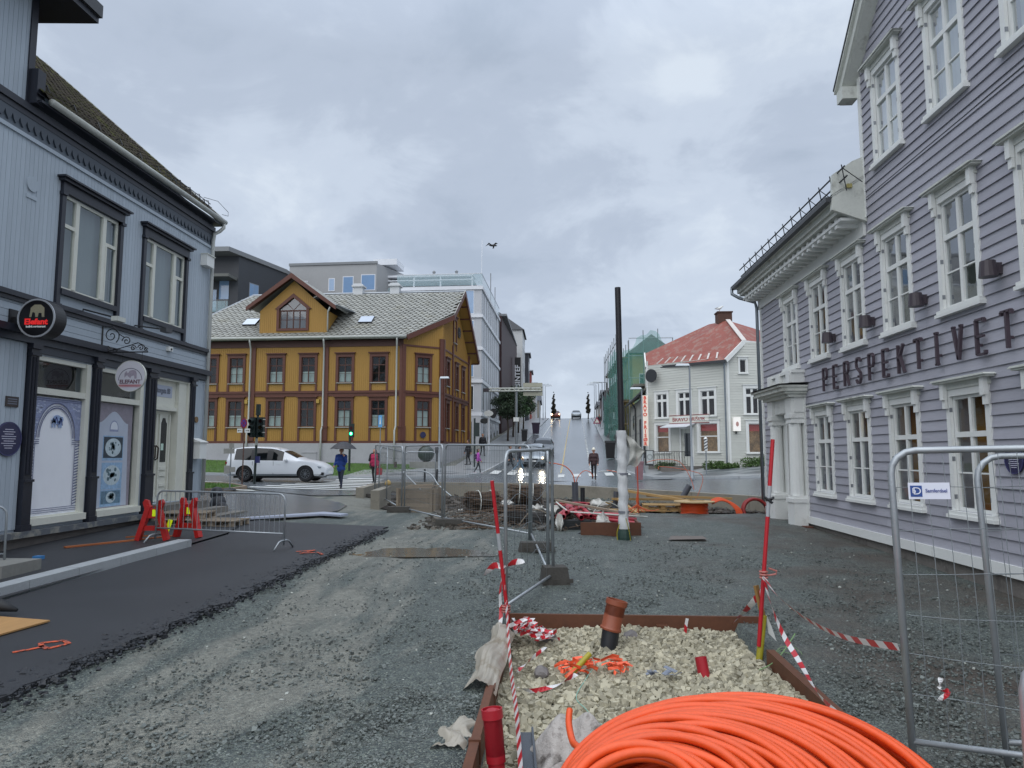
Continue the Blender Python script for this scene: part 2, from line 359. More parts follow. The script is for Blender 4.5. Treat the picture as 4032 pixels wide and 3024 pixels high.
# --- hill street (road corridor from the crossing to the crest)
def cx(y): return .25+.0312*(y-45)
sl=[]
for y in (46.5,53,60,64,70,80,90,100,110,120,132,140,150,175,200): 
    sl.append(y)
hw=3.95
def HW(y): return 3.95+.5*min(1,max(0,(66-y)/20))
road_poly=[(cx(y)-HW(y),y) for y in sl]+[(cx(y)+HW(y),y) for y in reversed(sl)]
def strip(xl,xr,ylist,off,m,name,parent=None,kind='structure'):
    vs=[];fs=[]
    K=9
    for y in ylist:
        a,b=xl(y),xr(y)
        for k in range(K+1): x=a+(b-a)*k/K; vs.append((x,y,gz(x,y)+off))
    n=K+1
    for j in range(len(ylist)-1):
        for k in range(K): q=j*n+k; fs.append((q,q+1,q+1+n,q+n))
    return mesh_from(vs,fs,name,m,parent,True,kind)
yl=sorted(set(list(np.arange(38.5,64,.5))+list(np.arange(64,150,2.))+[150,160,175,200]))
road=strip(lambda y:cx(y)-HW(y)-max(0,(46.5-y))*.0-(0 if y>46 else (46-y)**1.6*.35),lambda y:cx(y)+HW(y)+(0 if y>45 else (45-y)**1.5*.5),yl,.03,M_asph,'road')
# cross road in front of the yellow house and behind the low wall
cr=[(-45,31.0),(-15.5,32.2),(-12.0,29.0),(-9.4,27.4),(-7.6,27.8),(-7.4,31.7),(-1,31.9),(3,28.3),(7,24.6),(14,22.5),(40,18),(40,31),(14,34.2),(9,36.2),(5.2,39.5),(-4.3,39.5),(-7.5,38.3),(-10,37.4),(-14.5,37.6),(-45,38.5)]
crossroad=drape(cr,.036,M_asph,'cross_road',res=1.)
# pavements
lpoly=[(-45,38.5),(-14.5,37.7),(-10,37.5),(-7.5,38.4),(-5.0,40.2),(-4.35,42.5),(-4.15,46.5)]
lp=lpoly+[(cx(y)-HW(y),y) for y in sl[1:]]+[(cx(y)-hw-2.9,y) for y in reversed(sl[1:])]+[(-6.9,47.5),(-8.3,44.5),(-45,44.5)]
pav_l=drape([(-11.3,37.75),(-10,37.5),(-7.5,38.4),(-5.0,40.2),(-4.35,42.5),(-4.15,46.5)]+[(cx(y)-HW(y),y) for y in sl[1:]]+[(cx(y)-hw-3.1,y) for y in reversed(sl[1:])]+[(-6.5,47.),(-8.6,43.4),(-11.3,42)],.12,M_pave,'pavement_left')
rp=[(40,31.1),(14,34.3),(9,36.3),(5.6,39.6),(4.9,42),(4.65,46.5)]+[(cx(y)+HW(y),y) for y in sl[1:]]+[(cx(y)+hw+2.9,y) for y in reversed(sl[1:])]+[(7.4,46.5),(11.2,41.0),(16,41.2),(40,42)]
pav_r=drape(rp,.12,M_pave,'pavement_right')
for q,(px,py,w_,h_) in enumerate([(8.6,38.6,1.5,1.0),(11.0,37.6,1.7,.9),(13.3,36.4,1.6,1.1),(9.3,40.4,1.6,.7),(12.2,39.3,2.2,.8),(6.6,41.6,.9,1.4),(15.0,38.2,1.6,1.2)]):
    drape([(px-w_,py),(px,py-h_),(px+w_,py),(px,py+h_)],.128,M_pave_d,'dark_paving_slabs',pav_r,res=1.)
for q,(px,py) in enumerate([(-8.6,39.6),(-6.4,40.9),(-4.9,44.5),(-5.6,50.5)]):
    drape([(px-.8,py-.35),(px+.5,py-.35),(px+.9,py+.4),(px-.4,py+.4)],.128,M_pave_d,'dark_paving_slabs',pav_l,res=1.)
# kerb stones along road edges
def kerbline(pts,step,name,w=.14,h=.15,parent=None,mtl=M_kerb,topoff=.135):
    k=bpy.data.objects.new(name,None); COL.objects.link(k); tag(k,kind='structure')
    tot=[0]; 
    for a,b in zip(pts,pts[1:]): tot.append(tot[-1]+math.hypot(b[0]-a[0],b[1]-a[1]))
    def at(s):
        for i in range(len(pts)-1):
            if s<=tot[i+1]+1e-6: f=(s-tot[i])/(tot[i+1]-tot[i]); return (pts[i][0]+(pts[i+1][0]-pts[i][0])*f,pts[i][1]+(pts[i+1][1]-pts[i][1])*f)
        return pts[-1]
    s=0
    while s<tot[-1]-.1:
        e=min(s+step,tot[-1]); A,B=at(s+.006),at(e-.006); mb=MB()
        mb.beam((A[0],A[1],gz(*A)+topoff-h/2),(B[0],B[1],gz(*B)+topoff-h/2),w,h); mb.build('kerb_stone',mtl,k); s=e
    return k
kerbline([(-14.5,37.6),(-10,37.4),(-7.5,38.3),(-5.0,40.1),(-4.35,42.4),(-4.12,46.5)]+[(cx(y)-HW(y),y) for y in sl[1:9]],1.3,'left_kerb')
kerbline([(14,34.2),(9,36.2),(5.5,39.5),(4.85,42),(4.6,46.5)]+[(cx(y)+HW(y),y) for y in sl[1:9]],1.3,'right_kerb')
kerbline([(-45,38.5),(-30,38.2),(-14.5,37.6)],1.6,'far_kerb')
# lawns
drape([(-45,38.6),(-14.5,37.75),(-11.4,37.85),(-9.7,39.5),(-8.3,42.6),(-8.4,46.6),(-45,46.9)],.10,M_grass,'lawn_by_yellow_house')
isl=[(-30,31.0),(-16.6,31.6),(-14.6,31.2),(-13.2,29.9),(-13.4,28.5),(-15.5,27.2),(-19,25.5),(-30,24)]
drape(isl,.10,M_grass,'grass_island')
kerbline([(-30,31.05),(-16.6,31.65),(-14.5,31.3),(-13.1,29.9),(-13.3,28.4),(-15.5,27.1),(-19,25.4),(-30,23.9)],.55,'island_edging',mtl=mat('edging_stone',lin('8a7a6a'),.6,n=(8,.3),obr=.25))
# markings
def mark(poly,par=road,off=.046,name='road_marking',m=M_white): return drape(poly,off,m,name,par,res=2.)
for k in range(9):   # zebra over the hill street
    x=-3.9+k*1.0; mark([(x,43.1),(x+.5,43.1),(x+.58,45.9),(x+.08,45.9)],name='crossing_stripe')
for k in range(8):   # zebra over the side street
    y=30.2+k*.95; a,b=(-13.2+.34*k),(-8.1-.12*k)
    mark([(a,y),(b,y+.1),(b,y+.58),(a,y+.48)],crossroad,.052,'crossing_stripe')
for k in range(3): mark([(8.6+k*.3,28.9+k*.95),(14,27.4+k*.95),(14,27.9+k*.95),(8.6+k*.3,29.4+k*.95)],crossroad,.052,'crossing_stripe')
mark([(-17.8,32.9),(-15.6,32.9),(-15.6,33.05),(-17.8,33.05)],crossroad,.052); mark([(-26,34.8),(-22,34.8),(-22,34.95),(-26,34.95)],crossroad,.052)
mark([(-14.0,28.9),(-12.2,28.5),(-12.2,28.8),(-14.0,29.2)],crossroad,.052)
for y0,y1,dx,w_ in [(47.5,131,.12,.10),(52,131,-2.6,.10)]:
    y=y0
    while y<y1: ye=min(y+4.5,y1); mark([(cx(y)+dx-w_/2,y),(cx(y)+dx+w_/2,y),(cx(ye)+dx+w_/2,ye),(cx(ye)+dx-w_/2,ye)],name='lane_line',m=mat('yellow_line_paint',lin('b9a777'),.5) if dx>0 else M_white); y=ye
y=47.5
while y<125: mark([(cx(y)+2.05,y),(cx(y)+2.2,y),(cx(y)+2.25,y+.9),(cx(y)+2.1,y+.9)],name='lane_line'); y+=1.5 if y<75 else 3
mark([(2.9,47.2),(4.0,47.2),(4.0,47.5),(2.9,47.5)],name='lane_line')
# --- near left: fresh asphalt pavement, kerb, and its ragged edge
edge=[]
for k in range(0,61):
    y=4+k*.225; edge.append((-4.72+.035*y+.06*math.sin(k*1.9)+.05*math.sin(k*.77+1),y))
asph=drape([(-7.38,3.5)]+[(-4.7,3.5)]+edge+[(-4.3,17.6),(-6.6,18.2),(-8.0,18.8),(-9.0,18.9),(-7.38,16)],.05,M_asph_new,'new_asphalt',res=.5,thick=.05)
drape([(-10.6,3.5),(-7.42,3.5),(-7.42,16),(-8.2,19.2),(-10.0,20.5),(-10.6,20.5)],.075,M_asph_new,'asphalt_footway',res=.5)
drape([(-10.5,20.4),(-9.2,20),(-8.2,19.2),(-6.5,20),(-7.0,24),(-9.5,27.3),(-12,28.9),(-15.4,27),(-19,25),(-30,23.5),(-30,21.2)],.028,M_asph,'side_road',res=.5)
# ragged lip of loose asphalt
def rocks(n,xf,yf,smin,smax,name,m,zoff=0.,parent=None,kind='stuff',flat=.7):
    X=xf(n); Y=yf(n); n=len(X); Z=np.array([gz(a,b) for a,b in zip(X,Y)])+zoff
    base=np.array([(-1,-1,-1),(1,-1,-1),(1,1,-1),(-1,1,-1),(-1,-1,1),(1,-1,1),(1,1,1),(-1,1,1)],float)
    s=rng.uniform(smin,smax,n)*np.where(rng.random(n)<.08,1.6,1.)
    v=base[None]*(1+rng.uniform(-.42,.42,(n,8,3)))*(s[:,None,None]/2); v[:,:,2]*=flat
    a=rng.uniform(0,2*PI,n); b_=rng.uniform(-.6,.6,n)
    ca,sa=np.cos(a)[:,None],np.sin(a)[:,None]; cb_,sb=np.cos(b_)[:,None],np.sin(b_)[:,None]
    x,y,z=v[:,:,0],v[:,:,1],v[:,:,2]; y,z=y*cb_-z*sb,y*sb+z*cb_; x,y=x*ca-y*sa,x*sa+y*ca
    v=np.stack([x+X[:,None],y+Y[:,None],z+Z[:,None]],2).reshape(-1,3)
    f=np.array([(0,3,2,1),(4,5,6,7),(0,1,5,4),(1,2,6,5),(2,3,7,6),(3,0,4,7)]); f=(f[None]+(np.arange(n)*8)[:,None,None]).reshape(-1,4)
    return mesh_from(v,f,name,m,parent,False,kind)
M_lump=mat('asphalt_crumbs',lin('22252a'),.5,isl=.35)
yy=rng.uniform(4.2,17,7500); xx=-4.72+.035*yy+rng.normal(0,.15,7500)-.10
rocks(0,lambda n:xx,lambda n:yy,.008,.036,'asphalt_crumbs',M_lump,.035)
# crushed rock lying loose near the camera
M_chip=mat('crushed_rock',lin('5c625f'),.6,isl=.5)
d=4.6*np.power(rng.random(85000),-1/1.15); ok=d<16; d=d[ok]; ang=rng.uniform(-.78,.66,len(d)); xx2=np.sin(ang)*d; yy2=np.cos(ang)*d
k=(xx2>-4.3)&(xx2<6.2)&~((xx2>-.62)&(xx2<2.25)&(yy2<9.3)); dens=np.where(np.abs(xx2+2.9)<1.5,.35,1.); k&=rng.random(len(d))<dens
xx2,yy2=xx2[k],yy2[k]; rocks(0,lambda n:xx2,lambda n:yy2,.006,.021,'loose_gravel',M_chip,.004)
M_pale=mat('pale_chips',lin('a2a69f'),.5,isl=.25)
xa=rng.uniform(-4.6,6,260); ya=rng.uniform(4.6,18,260); k=~((xa>-.7)&(xa<2.4)&(ya<9.4)); rocks(0,lambda n:xa[k],lambda n:ya[k],.010,.028,'pale_chips',M_pale,.012)
# granite kerb beside the footway
kerbline([(-7.8,6.0),(-7.62,10.5),(-7.42,14.15)],1.0,'granite_kerb',w=.28,h=.24,topoff=.19)
M_dirt=mat('dark_excavated_soil',lin('3a342e'),.85,n=(1.6,.3,14,.35),b=(9,1,.06))
drape([(-6.0,24.5),(-3.4,22.3),(-1,22.2),(3,22.2),(6.2,22.0),(7.3,23.2),(5,25.7),(3,27.6),(1,29.4),(-1.05,31.2),(-5.2,31.35),(-7.1,31.3),(-7.0,28.5)],.03,M_dirt,'pit_soil',res=.5)
xp=rng.uniform(-6.5,6.5,2600); yp=rng.uniform(22.5,31.3,2600); kp=(yp<31.2-np.maximum(0,xp+1)*.925)&(yp>21.5+np.maximum(0,-xp-2.5)*1.2); rocks(0,lambda n:xp[kp],lambda n:yp[kp],.04,.16,'soil_clods',mat('soil_clods',lin('4a443d'),.85,isl=.45),.03)
# puddle on the track
M_pud=mat('puddle_water',lin('5f5e57'),.12,spec=.5,n=(3,.25),b=(5,.35,.01))
for (px,py,rx,ry) in [(-2.45,14.1,1.35,.9)]:
    pts=[(px+rx*math.cos(a)*(1+.22*math.sin(3*a+px)+.12*math.sin(7*a)+.06*math.sin(13*a)),py+ry*math.sin(a)*(1+.2*math.sin(2*a+1))) for a in [2*PI*i/40 for i in range(40)]]
    zmax=gz(px,py)-.009
    mb=MB(); mb.add([(x,y,zmax) for x,y in pts],[tuple(range(40))]); tag(mb.build('puddle',M_pud),kind='structure')
# orange paint marks
M_opaint=mat('orange_spray_paint',lin('d05a35'),.7,n=(40,.4),stain=(26,.46,'33363b',1.))
for pts,z_ in [(((-5.35,6.95),(-5.2,7.15),(-5.32,7.3),(-5.15,7.42),(-5.02,7.3),(-5.1,7.1),(-5.25,7.2)),.075),(((-5.85,6.55),(-5.6,6.68),(-5.45,6.66)),.075),(((-4.9,13.5),(-4.6,13.7),(-4.75,13.3),(-4.45,13.45),(-4.3,13.2)),.085)]:
    mb=MB()
    for a,b in zip(pts,pts[1:]): mb.beam((a[0],a[1],gz(*a)+z_-.018),(b[0],b[1],gz(*b)+z_-.018),.05,.004)
    mb.build('paint_mark',M_opaint,asph)
# ---------------------------------------------------------------- materials for buildings
M_lil=mat('lilac_board_paint',lin('9d9da6'),.62,n=(1.5,.12,25,.10),b=(60,.15),obr=.07,stain=(1.1,.60,'7f7c80',.35),stretch=(1,.15,1))
M_wht=mat('white_paint',lin('dcdedb'),.5,n=(2,.06,30,.05),b=(30,.12),stain=(3,.62,'9b9c95',.35))
M_whw=mat('weathered_white_paint',lin('c6c9c2'),.6,n=(2,.1,20,.1),b=(25,.2),stain=(2.4,.55,'7d7c72',.5))
M_found=mat('old_foundation',lin('6f6b66'),.8,n=(2,.3,25,.2),b=(12,.6,.03),stain=(3,.55,'4d4a46',.6))
M_glass=glassmat('window_glass')
M_glassup=glassmat('upper_window_glass',base=.12); M_glsky=glassmat('gable_window_glass',base=.38); M_glmid=glassmat('first_floor_glass',base=.22)
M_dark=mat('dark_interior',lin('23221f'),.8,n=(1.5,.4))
M_cur=mat('curtain_cloth',lin('c9cdc6'),.8,n=(3,.1))
M_iron=mat('black_iron',lin('1b1b1e'),.45,n=(20,.2))
M_zinc=mat('zinc_pipe',lin('7d858b'),.4,metal=.6,n=(4,.2))
M_gutd=mat('dark_gutter',lin('3b3d40'),.45,n=(3,.2))
def cells(mb,a0,a1,z0,z1,ops,d=0.,depth=.12,top=None):
    """flat wall with rectangular openings and their reveals; top(a)->z clips a sloping head"""
    As=sorted({a0,a1}|{x for o in ops for x in o[:2] if a0<x<a1}); Zs=sorted({z0,z1}|{x for o in ops for x in o[2:4] if z0<x<z1})
    for A,B in zip(As,As[1:]):
        for C,D in zip(Zs,Zs[1:]):
            if any(o[0]<(A+B)/2<o[1] and o[2]<(C+D)/2<o[3] for o in ops): continue
            mb.quad((A,d,C),(B,d,C),(B,d,D),(A,d,D))
    for o in ops:
        a,b,c,e=o[:4]
        mb.quad((a,d,c),(a,d,e),(a,d-depth,e),(a,d-depth,c)); mb.quad((b,d,c),(b,d,e),(b,d-depth,e),(b,d-depth,c))
        mb.quad((a,d,c),(b,d,c),(b,d-depth,c),(a,d-depth,c)); mb.quad((a,d,e),(b,d,e),(b,d-depth,e),(a,d-depth,e))
def hboards(fr,parent,m,z0,z1,h,span,ops,t0=.008,t1=.034,name='board',lim=140):
    """lap siding: every board an object; span(z)->(a0,a1) or list; ops = openings"""
    z=z0; OUT=[]
    while z<z1-.02:
        zt=min(z+h,z1); r=span(z+ (zt-z)*.5)
        if r:
            a0,a1=r
            hit=[o for o in ops if o[2]<zt and o[3]>z and o[1]>a0 and o[0]<a1]
            xs=sorted({a0,a1}|{min(max(x,a0),a1) for o in hit for x in o[:2]})
            if a1-a0>9: xs=sorted(xs+[q for q in (a0+rng.uniform(2,a1-a0-2) for _ in range(3)) if not any(p[0]-.3<q<p[1]+.3 for p in hit)])
            for A,B in zip(xs,xs[1:]):
                if B-A<.02: continue
                B-=.004; o=[o for o in hit if o[0]<(A+B)/2<o[1]]
                segs=[(z,zt)]
                for q in o:
                    ns=[]
                    for s0,s1 in segs:
                        if q[2]>s0: ns.append((s0,min(s1,q[2])))
                        if q[3]<s1: ns.append((max(s0,q[3]),s1))
                    segs=[x for x in ns if x[1]-x[0]>.01]
                for s0,s1 in segs:
                    f0=(s0-z)/h; f1=(s1-z)/h; d0=t1+(t0-t1)*f0; d1=t1+(t0-t1)*f1
                    mb=MB(fr); OUT.append((B<9.6 and fr.n[0]<-.9 and fr.u[1]>.9,(B-A)<.12,mb)); mb.add([(A,0,s0),(B,0,s0),(B,d0,s0),(A,d0,s0),(A,0,s1),(B,0,s1),(B,d1,s1),(A,d1,s1)],[(0,3,2,1),(4,5,6,7),(0,1,5,4),(1,2,6,5),(2,3,7,6),(3,0,4,7)])
        z+=h
    _emit(OUT,name,m,parent,lim)
def _emit(OUT,name,m,parent,lim):
    OUT.sort(key=lambda q:(q[0],q[1])); R=MB()
    for i,(f1,f2,mb) in enumerate(OUT):
        if i<lim and not f1: mb.build(name,m,parent,fix=False)
        else: o=len(R.v); R.v+=mb.v; R.f+=[tuple(o+k for k in f) for f in mb.f]; R.mi+=mb.mi
    if R.v: R.build(name+'s',m,parent,fix=False,kind='stuff')
def vboards(fr,parent,m,a0,a1,w,zr,ops,gap=.008,t=.022,name='board',lim=300):
    a=a0; OUT=[]
    while a<a1-.01:
        b=min(a+w,a1); z0,z1=zr((a+b)/2)
        hit=[o for o in ops if o[0]<b and o[1]>a and o[2]<z1 and o[3]>z0]
        xs=sorted({a+gap/2,b-gap/2}|{min(max(x,a+gap/2),b-gap/2) for o in hit for x in o[:2]})
        for A,B in zip(xs,xs[1:]):
            if B-A<.004: continue
            segs=[(z0,z1)]
            for q in [o for o in hit if o[0]<(A+B)/2<o[1]]:
                ns=[]
                for s0,s1 in segs:
                    if q[2]>s0: ns.append((s0,min(s1,q[2])))
                    if q[3]<s1: ns.append((max(s0,q[3]),s1))
                segs=[x for x in ns if x[1]-x[0]>.01]
            for s0,s1 in segs: mb=MB(fr); mb.box(A,B,-.003,t,s0,s1); OUT.append((False,s1-s0<.3,mb))
        a=b
    _emit(OUT,name,m,parent,lim)
def window(fr,parent,a0,a1,z0,z1,cas,m,mf=None,cols=2,trans=(.68,),bars=(),cw=.11,cd_=.06,fw=.05,glass=None,hdr=None,sill=True,curt=None,back=.35,mcur=None,lit=None,inner=-.06,mull=.07,rowsbars=.35,hinges=False,foot=0.,sillw=.07,mheader=None):
    """a0..z1 = opening.  trans: transom heights as fractions; bars: thin glazing bars in the lower light"""
    g=glass or M_glass; mf=mf or m
    w=MB(fr)
    if cas:
        w.box(a0-cw,a0+.005,.0,cd_,z0-foot,z1+cw); w.box(a1-.005,a1+cw,.0,cd_,z0-foot,z1+cw); w.box(a0+.005,a1-.005,0,cd_,z1-.005,z1+cw)
    else: w.box(a0,a0+.02,-.08,.0,z0,z1)
    o=w.build('window',m,parent)
    f=MB(fr); d0,d1=inner,inner+.055
    f.box(a0,a0+fw,d0,d1,z0,z1); f.box(a1-fw,a1,d0,d1,z0,z1); f.box(a0+fw,a1-fw,d0,d1,z0,z0+fw); f.box(a0+fw,a1-fw,d0,d1,z1-fw,z1)
    zs=[z0+(z1-z0)*t for t in trans]
    for z in zs: f.box(a0+fw,a1-fw,d0,d1+.012,z-mull*.6,z+mull*.6)
    cwid=(a1-a0)/cols
    lim=[z0]+zs+[z1]
    for c in range(1,cols):
        a=a0+cwid*c
        for q,(p_,r_) in enumerate(zip(lim,lim[1:])): f.box(a-mull/2,a+mull/2,d0,d1+.006,(p_+mull*.6 if q else p_+fw),(r_-mull*.6 if q<len(zs) else r_-fw))
    for bf in bars:
        z=z0+(z1-z0)*bf
        for c in range(cols): f.box(a0+cwid*c+fw*.9,a0+cwid*(c+1)-fw*.9,d0+.02,d1-.004,z-.012,z+.012)
    f.build('sash',mf,o)
    for q,(p_,r_) in enumerate(zip(lim,lim[1:])):
        for c in range(cols):
            p=MB(fr); p.quad((a0+cwid*c+.01,d0+.025,p_+.01),(a0+cwid*(c+1)-.01,d0+.025,p_+.01),(a0+cwid*(c+1)-.01,d0+.025,r_-.01),(a0+cwid*c+.01,d0+.025,r_-.01)); p.build('pane',g,o)
    if hdr:
        h=MB(fr); ov,pr,th=hdr; zt=z1+(cw if cas else 0)
        h.box(a0-cw-ov*.35,a1+cw+ov*.35,0,pr*.55,zt,zt+th*.55); h.prism([(a0-cw-ov,zt+th*.55),(a1+cw+ov,zt+th*.55),(a1+cw+ov,zt+th),(a0-cw-ov,zt+th)],0,pr)
        h.build('header',mheader or m,o)
    if sill: MB(fr).box(a0-cw-.03,a1+cw+.03,0,cd_+.05,z0-sillw-foot*0,z0-.005).build('sill',m,o)
    if hinges:
        h=MB(fr)
        for zz_ in (.12,.45,.88): 
            for a in (a0+.002,a1-.002): h.box(a-.007,a+.007,cd_*.2,cd_+.004,z0+(z1-z0)*zz_-.035,z0+(z1-z0)*zz_+.035)
        h.build('hinge',mat('hinge_steel',lin('8a8e93'),.4,metal=.4),o)
    if curt:
        c=MB(fr); n=26; lo,hi=curt; zlo,zhi=z0+(z1-z0)*lo,z0+(z1-z0)*hi; vs=[];fs=[]
        for i in range(n+1):
            a=a0+(a1-a0)*i/n; d=inner-.10+.018*math.sin(i*1.9+a*7)
            vs+=[(a,d,zlo),(a,d,zhi)]
        fs=[(2*i,2*i+2,2*i+3,2*i+1) for i in range(n)]; c.add(vs,fs); c.build('curtain',mcur or M_cur,o,smooth=True)
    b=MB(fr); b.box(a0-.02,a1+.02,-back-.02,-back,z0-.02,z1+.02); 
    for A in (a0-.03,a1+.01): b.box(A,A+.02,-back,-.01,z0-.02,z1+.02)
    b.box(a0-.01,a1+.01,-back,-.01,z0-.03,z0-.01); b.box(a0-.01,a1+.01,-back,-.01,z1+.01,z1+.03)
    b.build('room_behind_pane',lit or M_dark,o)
    return o
# ================================================================ RIGHT: lilac museum house
FRt=Fr(6.4,0,(0,1),(-1,0))
mus=thing('lilac_house','long lilac clapboard house with white window trim and metal letters on its wall','house',(6.4,12,0))
M_room=[mat('room_ochre',lin('8a6228'),.8,n=(1.5,.35)),mat('room_grey',lin('4a4a44'),.8,n=(1.5,.35)),mat('room_green',lin('5a6050'),.8,n=(2,.3)),M_dark]
cen=[21.28-.0,17.3,15.35,13.35,11.35,9.35,7.35,5.35]
W2=.39
ops=[];wins=[]
for i,c in enumerate([17.25,15.3,13.35,11.33,9.3,7.3,5.3]):
    ops.append((c-.47,c+.47,1.12,2.93)); wins.append((0,c))
for i,c in enumerate([19.27,17.25,15.3,13.35,11.33,9.3,7.3,5.3]):
    ops.append((c-.47,c+.47,4.34,6.12)); wins.append((1,c))
for c in (13.40,11.38,9.35,7.33,5.3): ops.append((c-.47,c+.47,7.72,9.50)); wins.append((2,c))
door=(18.92,19.85,.30,3.05)
ZG=8.85+.0; peak=9.35
def rakez(a): return 9.80+(14.54-a)*1.02 if a>peak else 9.80+(14.54-2*peak+a)*1.02
w=MB(FRt)
cells(w,2.5,22.0,.30,6.75,[o for o in ops if o[3]<6.5]+[door],-.004,.34)
cells(w,2.5,14.54,6.75,9.80,[o for o in ops if o[3]>6.5],-.004,.34)
w.add([(14.54,-.004,9.8),(4.2,-.004,9.8),(9.35,-.004,15.0)],[(0,1,2)])
w.quad((22,-.004,.3),(22,-9,.3),(22,-9,6.75),(22,-.004,6.75)); w.quad((14.54,-.004,6.75),(14.54,-9,6.75),(14.54,-9,9.8),(14.54,-.004,9.8)); w.quad((2.5,-.004,.3),(2.5,-9,.3),(2.5,-9,9.6),(2.5,-.004,9.6)); w.quad((2.5,-9,.3),(22,-9,.3),(22,-9,9.6),(2.5,-9,9.6))
w.build('wall',M_lil,mus,fix=False)
def span_lo(z): return (2.5,21.9)
hboards(FRt,mus,M_lil,.46,6.46,.176,span_lo,ops+[(18.38,20.65,0,3.62)],lim=230)
hboards(FRt,mus,M_lil,6.46,13.2,.176,lambda z:(2.5,min(14.44,14.54-max(0,(z-9.8)/1.02))),[o for o in ops if o[3]>6.5],lim=65)
MB(FRt).box(2.5,18.40,0,.075,.30,.47).box(20.62,22,0,.075,.30,.47).build('base_board',M_wht,mus)
MB(FRt).box(21.9,22.03,-.02,.045,.47,6.45).build('corner_board',M_wht,mus); MB(FRt).box(14.44,14.56,-.02,.045,6.8,9.8).build('corner_board',M_wht,mus)
fnd=MB(FRt); fnd.box(2.3,18.9,-.4,-.0,-.4,.30); fnd.box(19.9,22,-.4,0,-.4,.30); fnd.build('foundation',M_found,mus)
st=MB(FRt).box(18.9,19.9,-.4,.02,-.2,.29).build('doorstep',M_found,mus)
for fl,c in wins:
    z0,z1=[(1.12,2.93),(4.34,6.12),(7.72,9.50)][fl]
    kw=dict(cas=True,m=M_wht,cols=2,trans=(.66,),bars=(.33,),cw=.105,cd_=.05,hdr=None,hinges=True,fw=.055,back=.32)
    if fl==0: kw.update(lit={17.25:M_room[1],15.3:M_room[1],13.35:M_room[0],11.33:M_room[0]}.get(c,M_dark))
    if fl==1: kw.update(lit=M_room[2] if c in (13.35,11.33) else M_room[1],glass=M_glmid)
    if fl==2: kw.update(curt=(0,1),glass=M_glsky)
    o=window(FRt,mus,c-.47,c+.47,z0,z1,**kw)
    h=MB(FRt); zt=z1+.105
    h.box(c-.60,c+.60,0,.07,zt,zt+.10); h.box(c-.72,c+.72,0,.17,zt+.10,zt+.13); h.prism([(c-.76,zt+.13),(c+.76,zt+.13),(c+.70,zt+.16),(c-.70,zt+.16)],0,.20); h.build('header',M_whw,o)
    for s_ in (-1,1):
        h=MB(FRt); a=c+s_*.545; h.box(a-.05,a+.05,.06,.13,zt-.16,zt+.10); h.prism([(a-.045,zt-.30),(a+.045,zt-.30),(a+.045,zt-.16),(a-.045,zt-.16)],.06,.10); h.build('bracket',M_wht,o)
    h=MB(FRt); h.box(c-.63,c+.63,0,.12,z0-.115,z0-.06); h.build('sill_moulding',M_wht,o)
# light bulb in the second ground floor window
M_bulb=mat('warm_bulb',lin('ffd9a0'),.5,emis=4.)
MB(FRt).disc(15.12,2.62,.035,-.22,-.16,10).build('ceiling_bulb',M_bulb,mus)
# cornice
c=MB(FRt)
c.box(14.56,22.12,0,.06,6.46,6.78); c.prism([(14.56,6.78),(22.2,6.78),(22.2,6.84),(14.56,6.84)],0,.50)
c.build('frieze',M_wht,mus)
c=MB(FRt); c.box(14.56,22.30,.0,.56,6.93,7.02); c.box(14.56,22.34,0,.62,7.02,7.16); c.box(14.56,22.38,0,.68,7.16,7.24); c.build('cornice_fascia',M_whw,mus)
a=14.8
while a<22.1: MB(FRt).prism([(a,6.70),(a+.13,6.70),(a+.13,6.925),(a,6.925)],.06,.48).build('modillion',M_wht,mus); a+=.335
MB(FRt).box(14.50,22.42,.68,.80,7.16,7.26).build('gutter',M_gutd,mus)
MB(FRt).add([(14.45,.70,7.25),(22.45,.70,7.25),(22.45,-4.2,10.2),(14.45,-4.2,10.2)],[(0,1,2,3)]).add([(14.45,.70,7.29),(22.45,.70,7.29),(22.45,-4.2,10.24),(14.45,-4.2,10.24)],[(0,1,2,3)]).build('roof',M_gutd,mus)
e=MB(FRt); e.prism([(14.44,6.80),(14.50,6.80),(14.50,8.3),(14.44,8.3)],-.0,.02); e.add([(14.46,.0,6.72),(14.46,.70,6.98),(14.46,.66,7.72),(14.46,.25,8.0),(14.46,0,8.1),(14.56,.0,6.72),(14.56,.70,6.98),(14.56,.66,7.72),(14.56,.25,8.0),(14.56,0,8.1)],[(0,1,2,3,4),(9,8,7,6,5),(0,5,6,1),(1,6,7,2),(2,7,8,3),(3,8,9,4)]); e.build('eave_end_panel',M_whw,mus)
MB(FRt).box(14.40,14.455,.30,.40,7.42,7.50).build('eave_fitting',mat('yellowed_plastic',lin('a39a62'),.5),mus)
# snow guard railing on the eave
g=MB(FRt); r_=lambda d,z:None
for dz,dd in ((.22,.52),(.42,.56)): g.tube([(14.1,dd,7.33+dz),(22.2,dd,7.33+dz)],.018,6)
a=14.2
while a<22.2: g.tube([(a,.50,7.28),(a,.58,7.82)],.012,5); g.tube([(a,.56,7.75),(a,.18,7.45)],.01,5); a+=.62
g.build('snow_guard',M_gutd,mus)
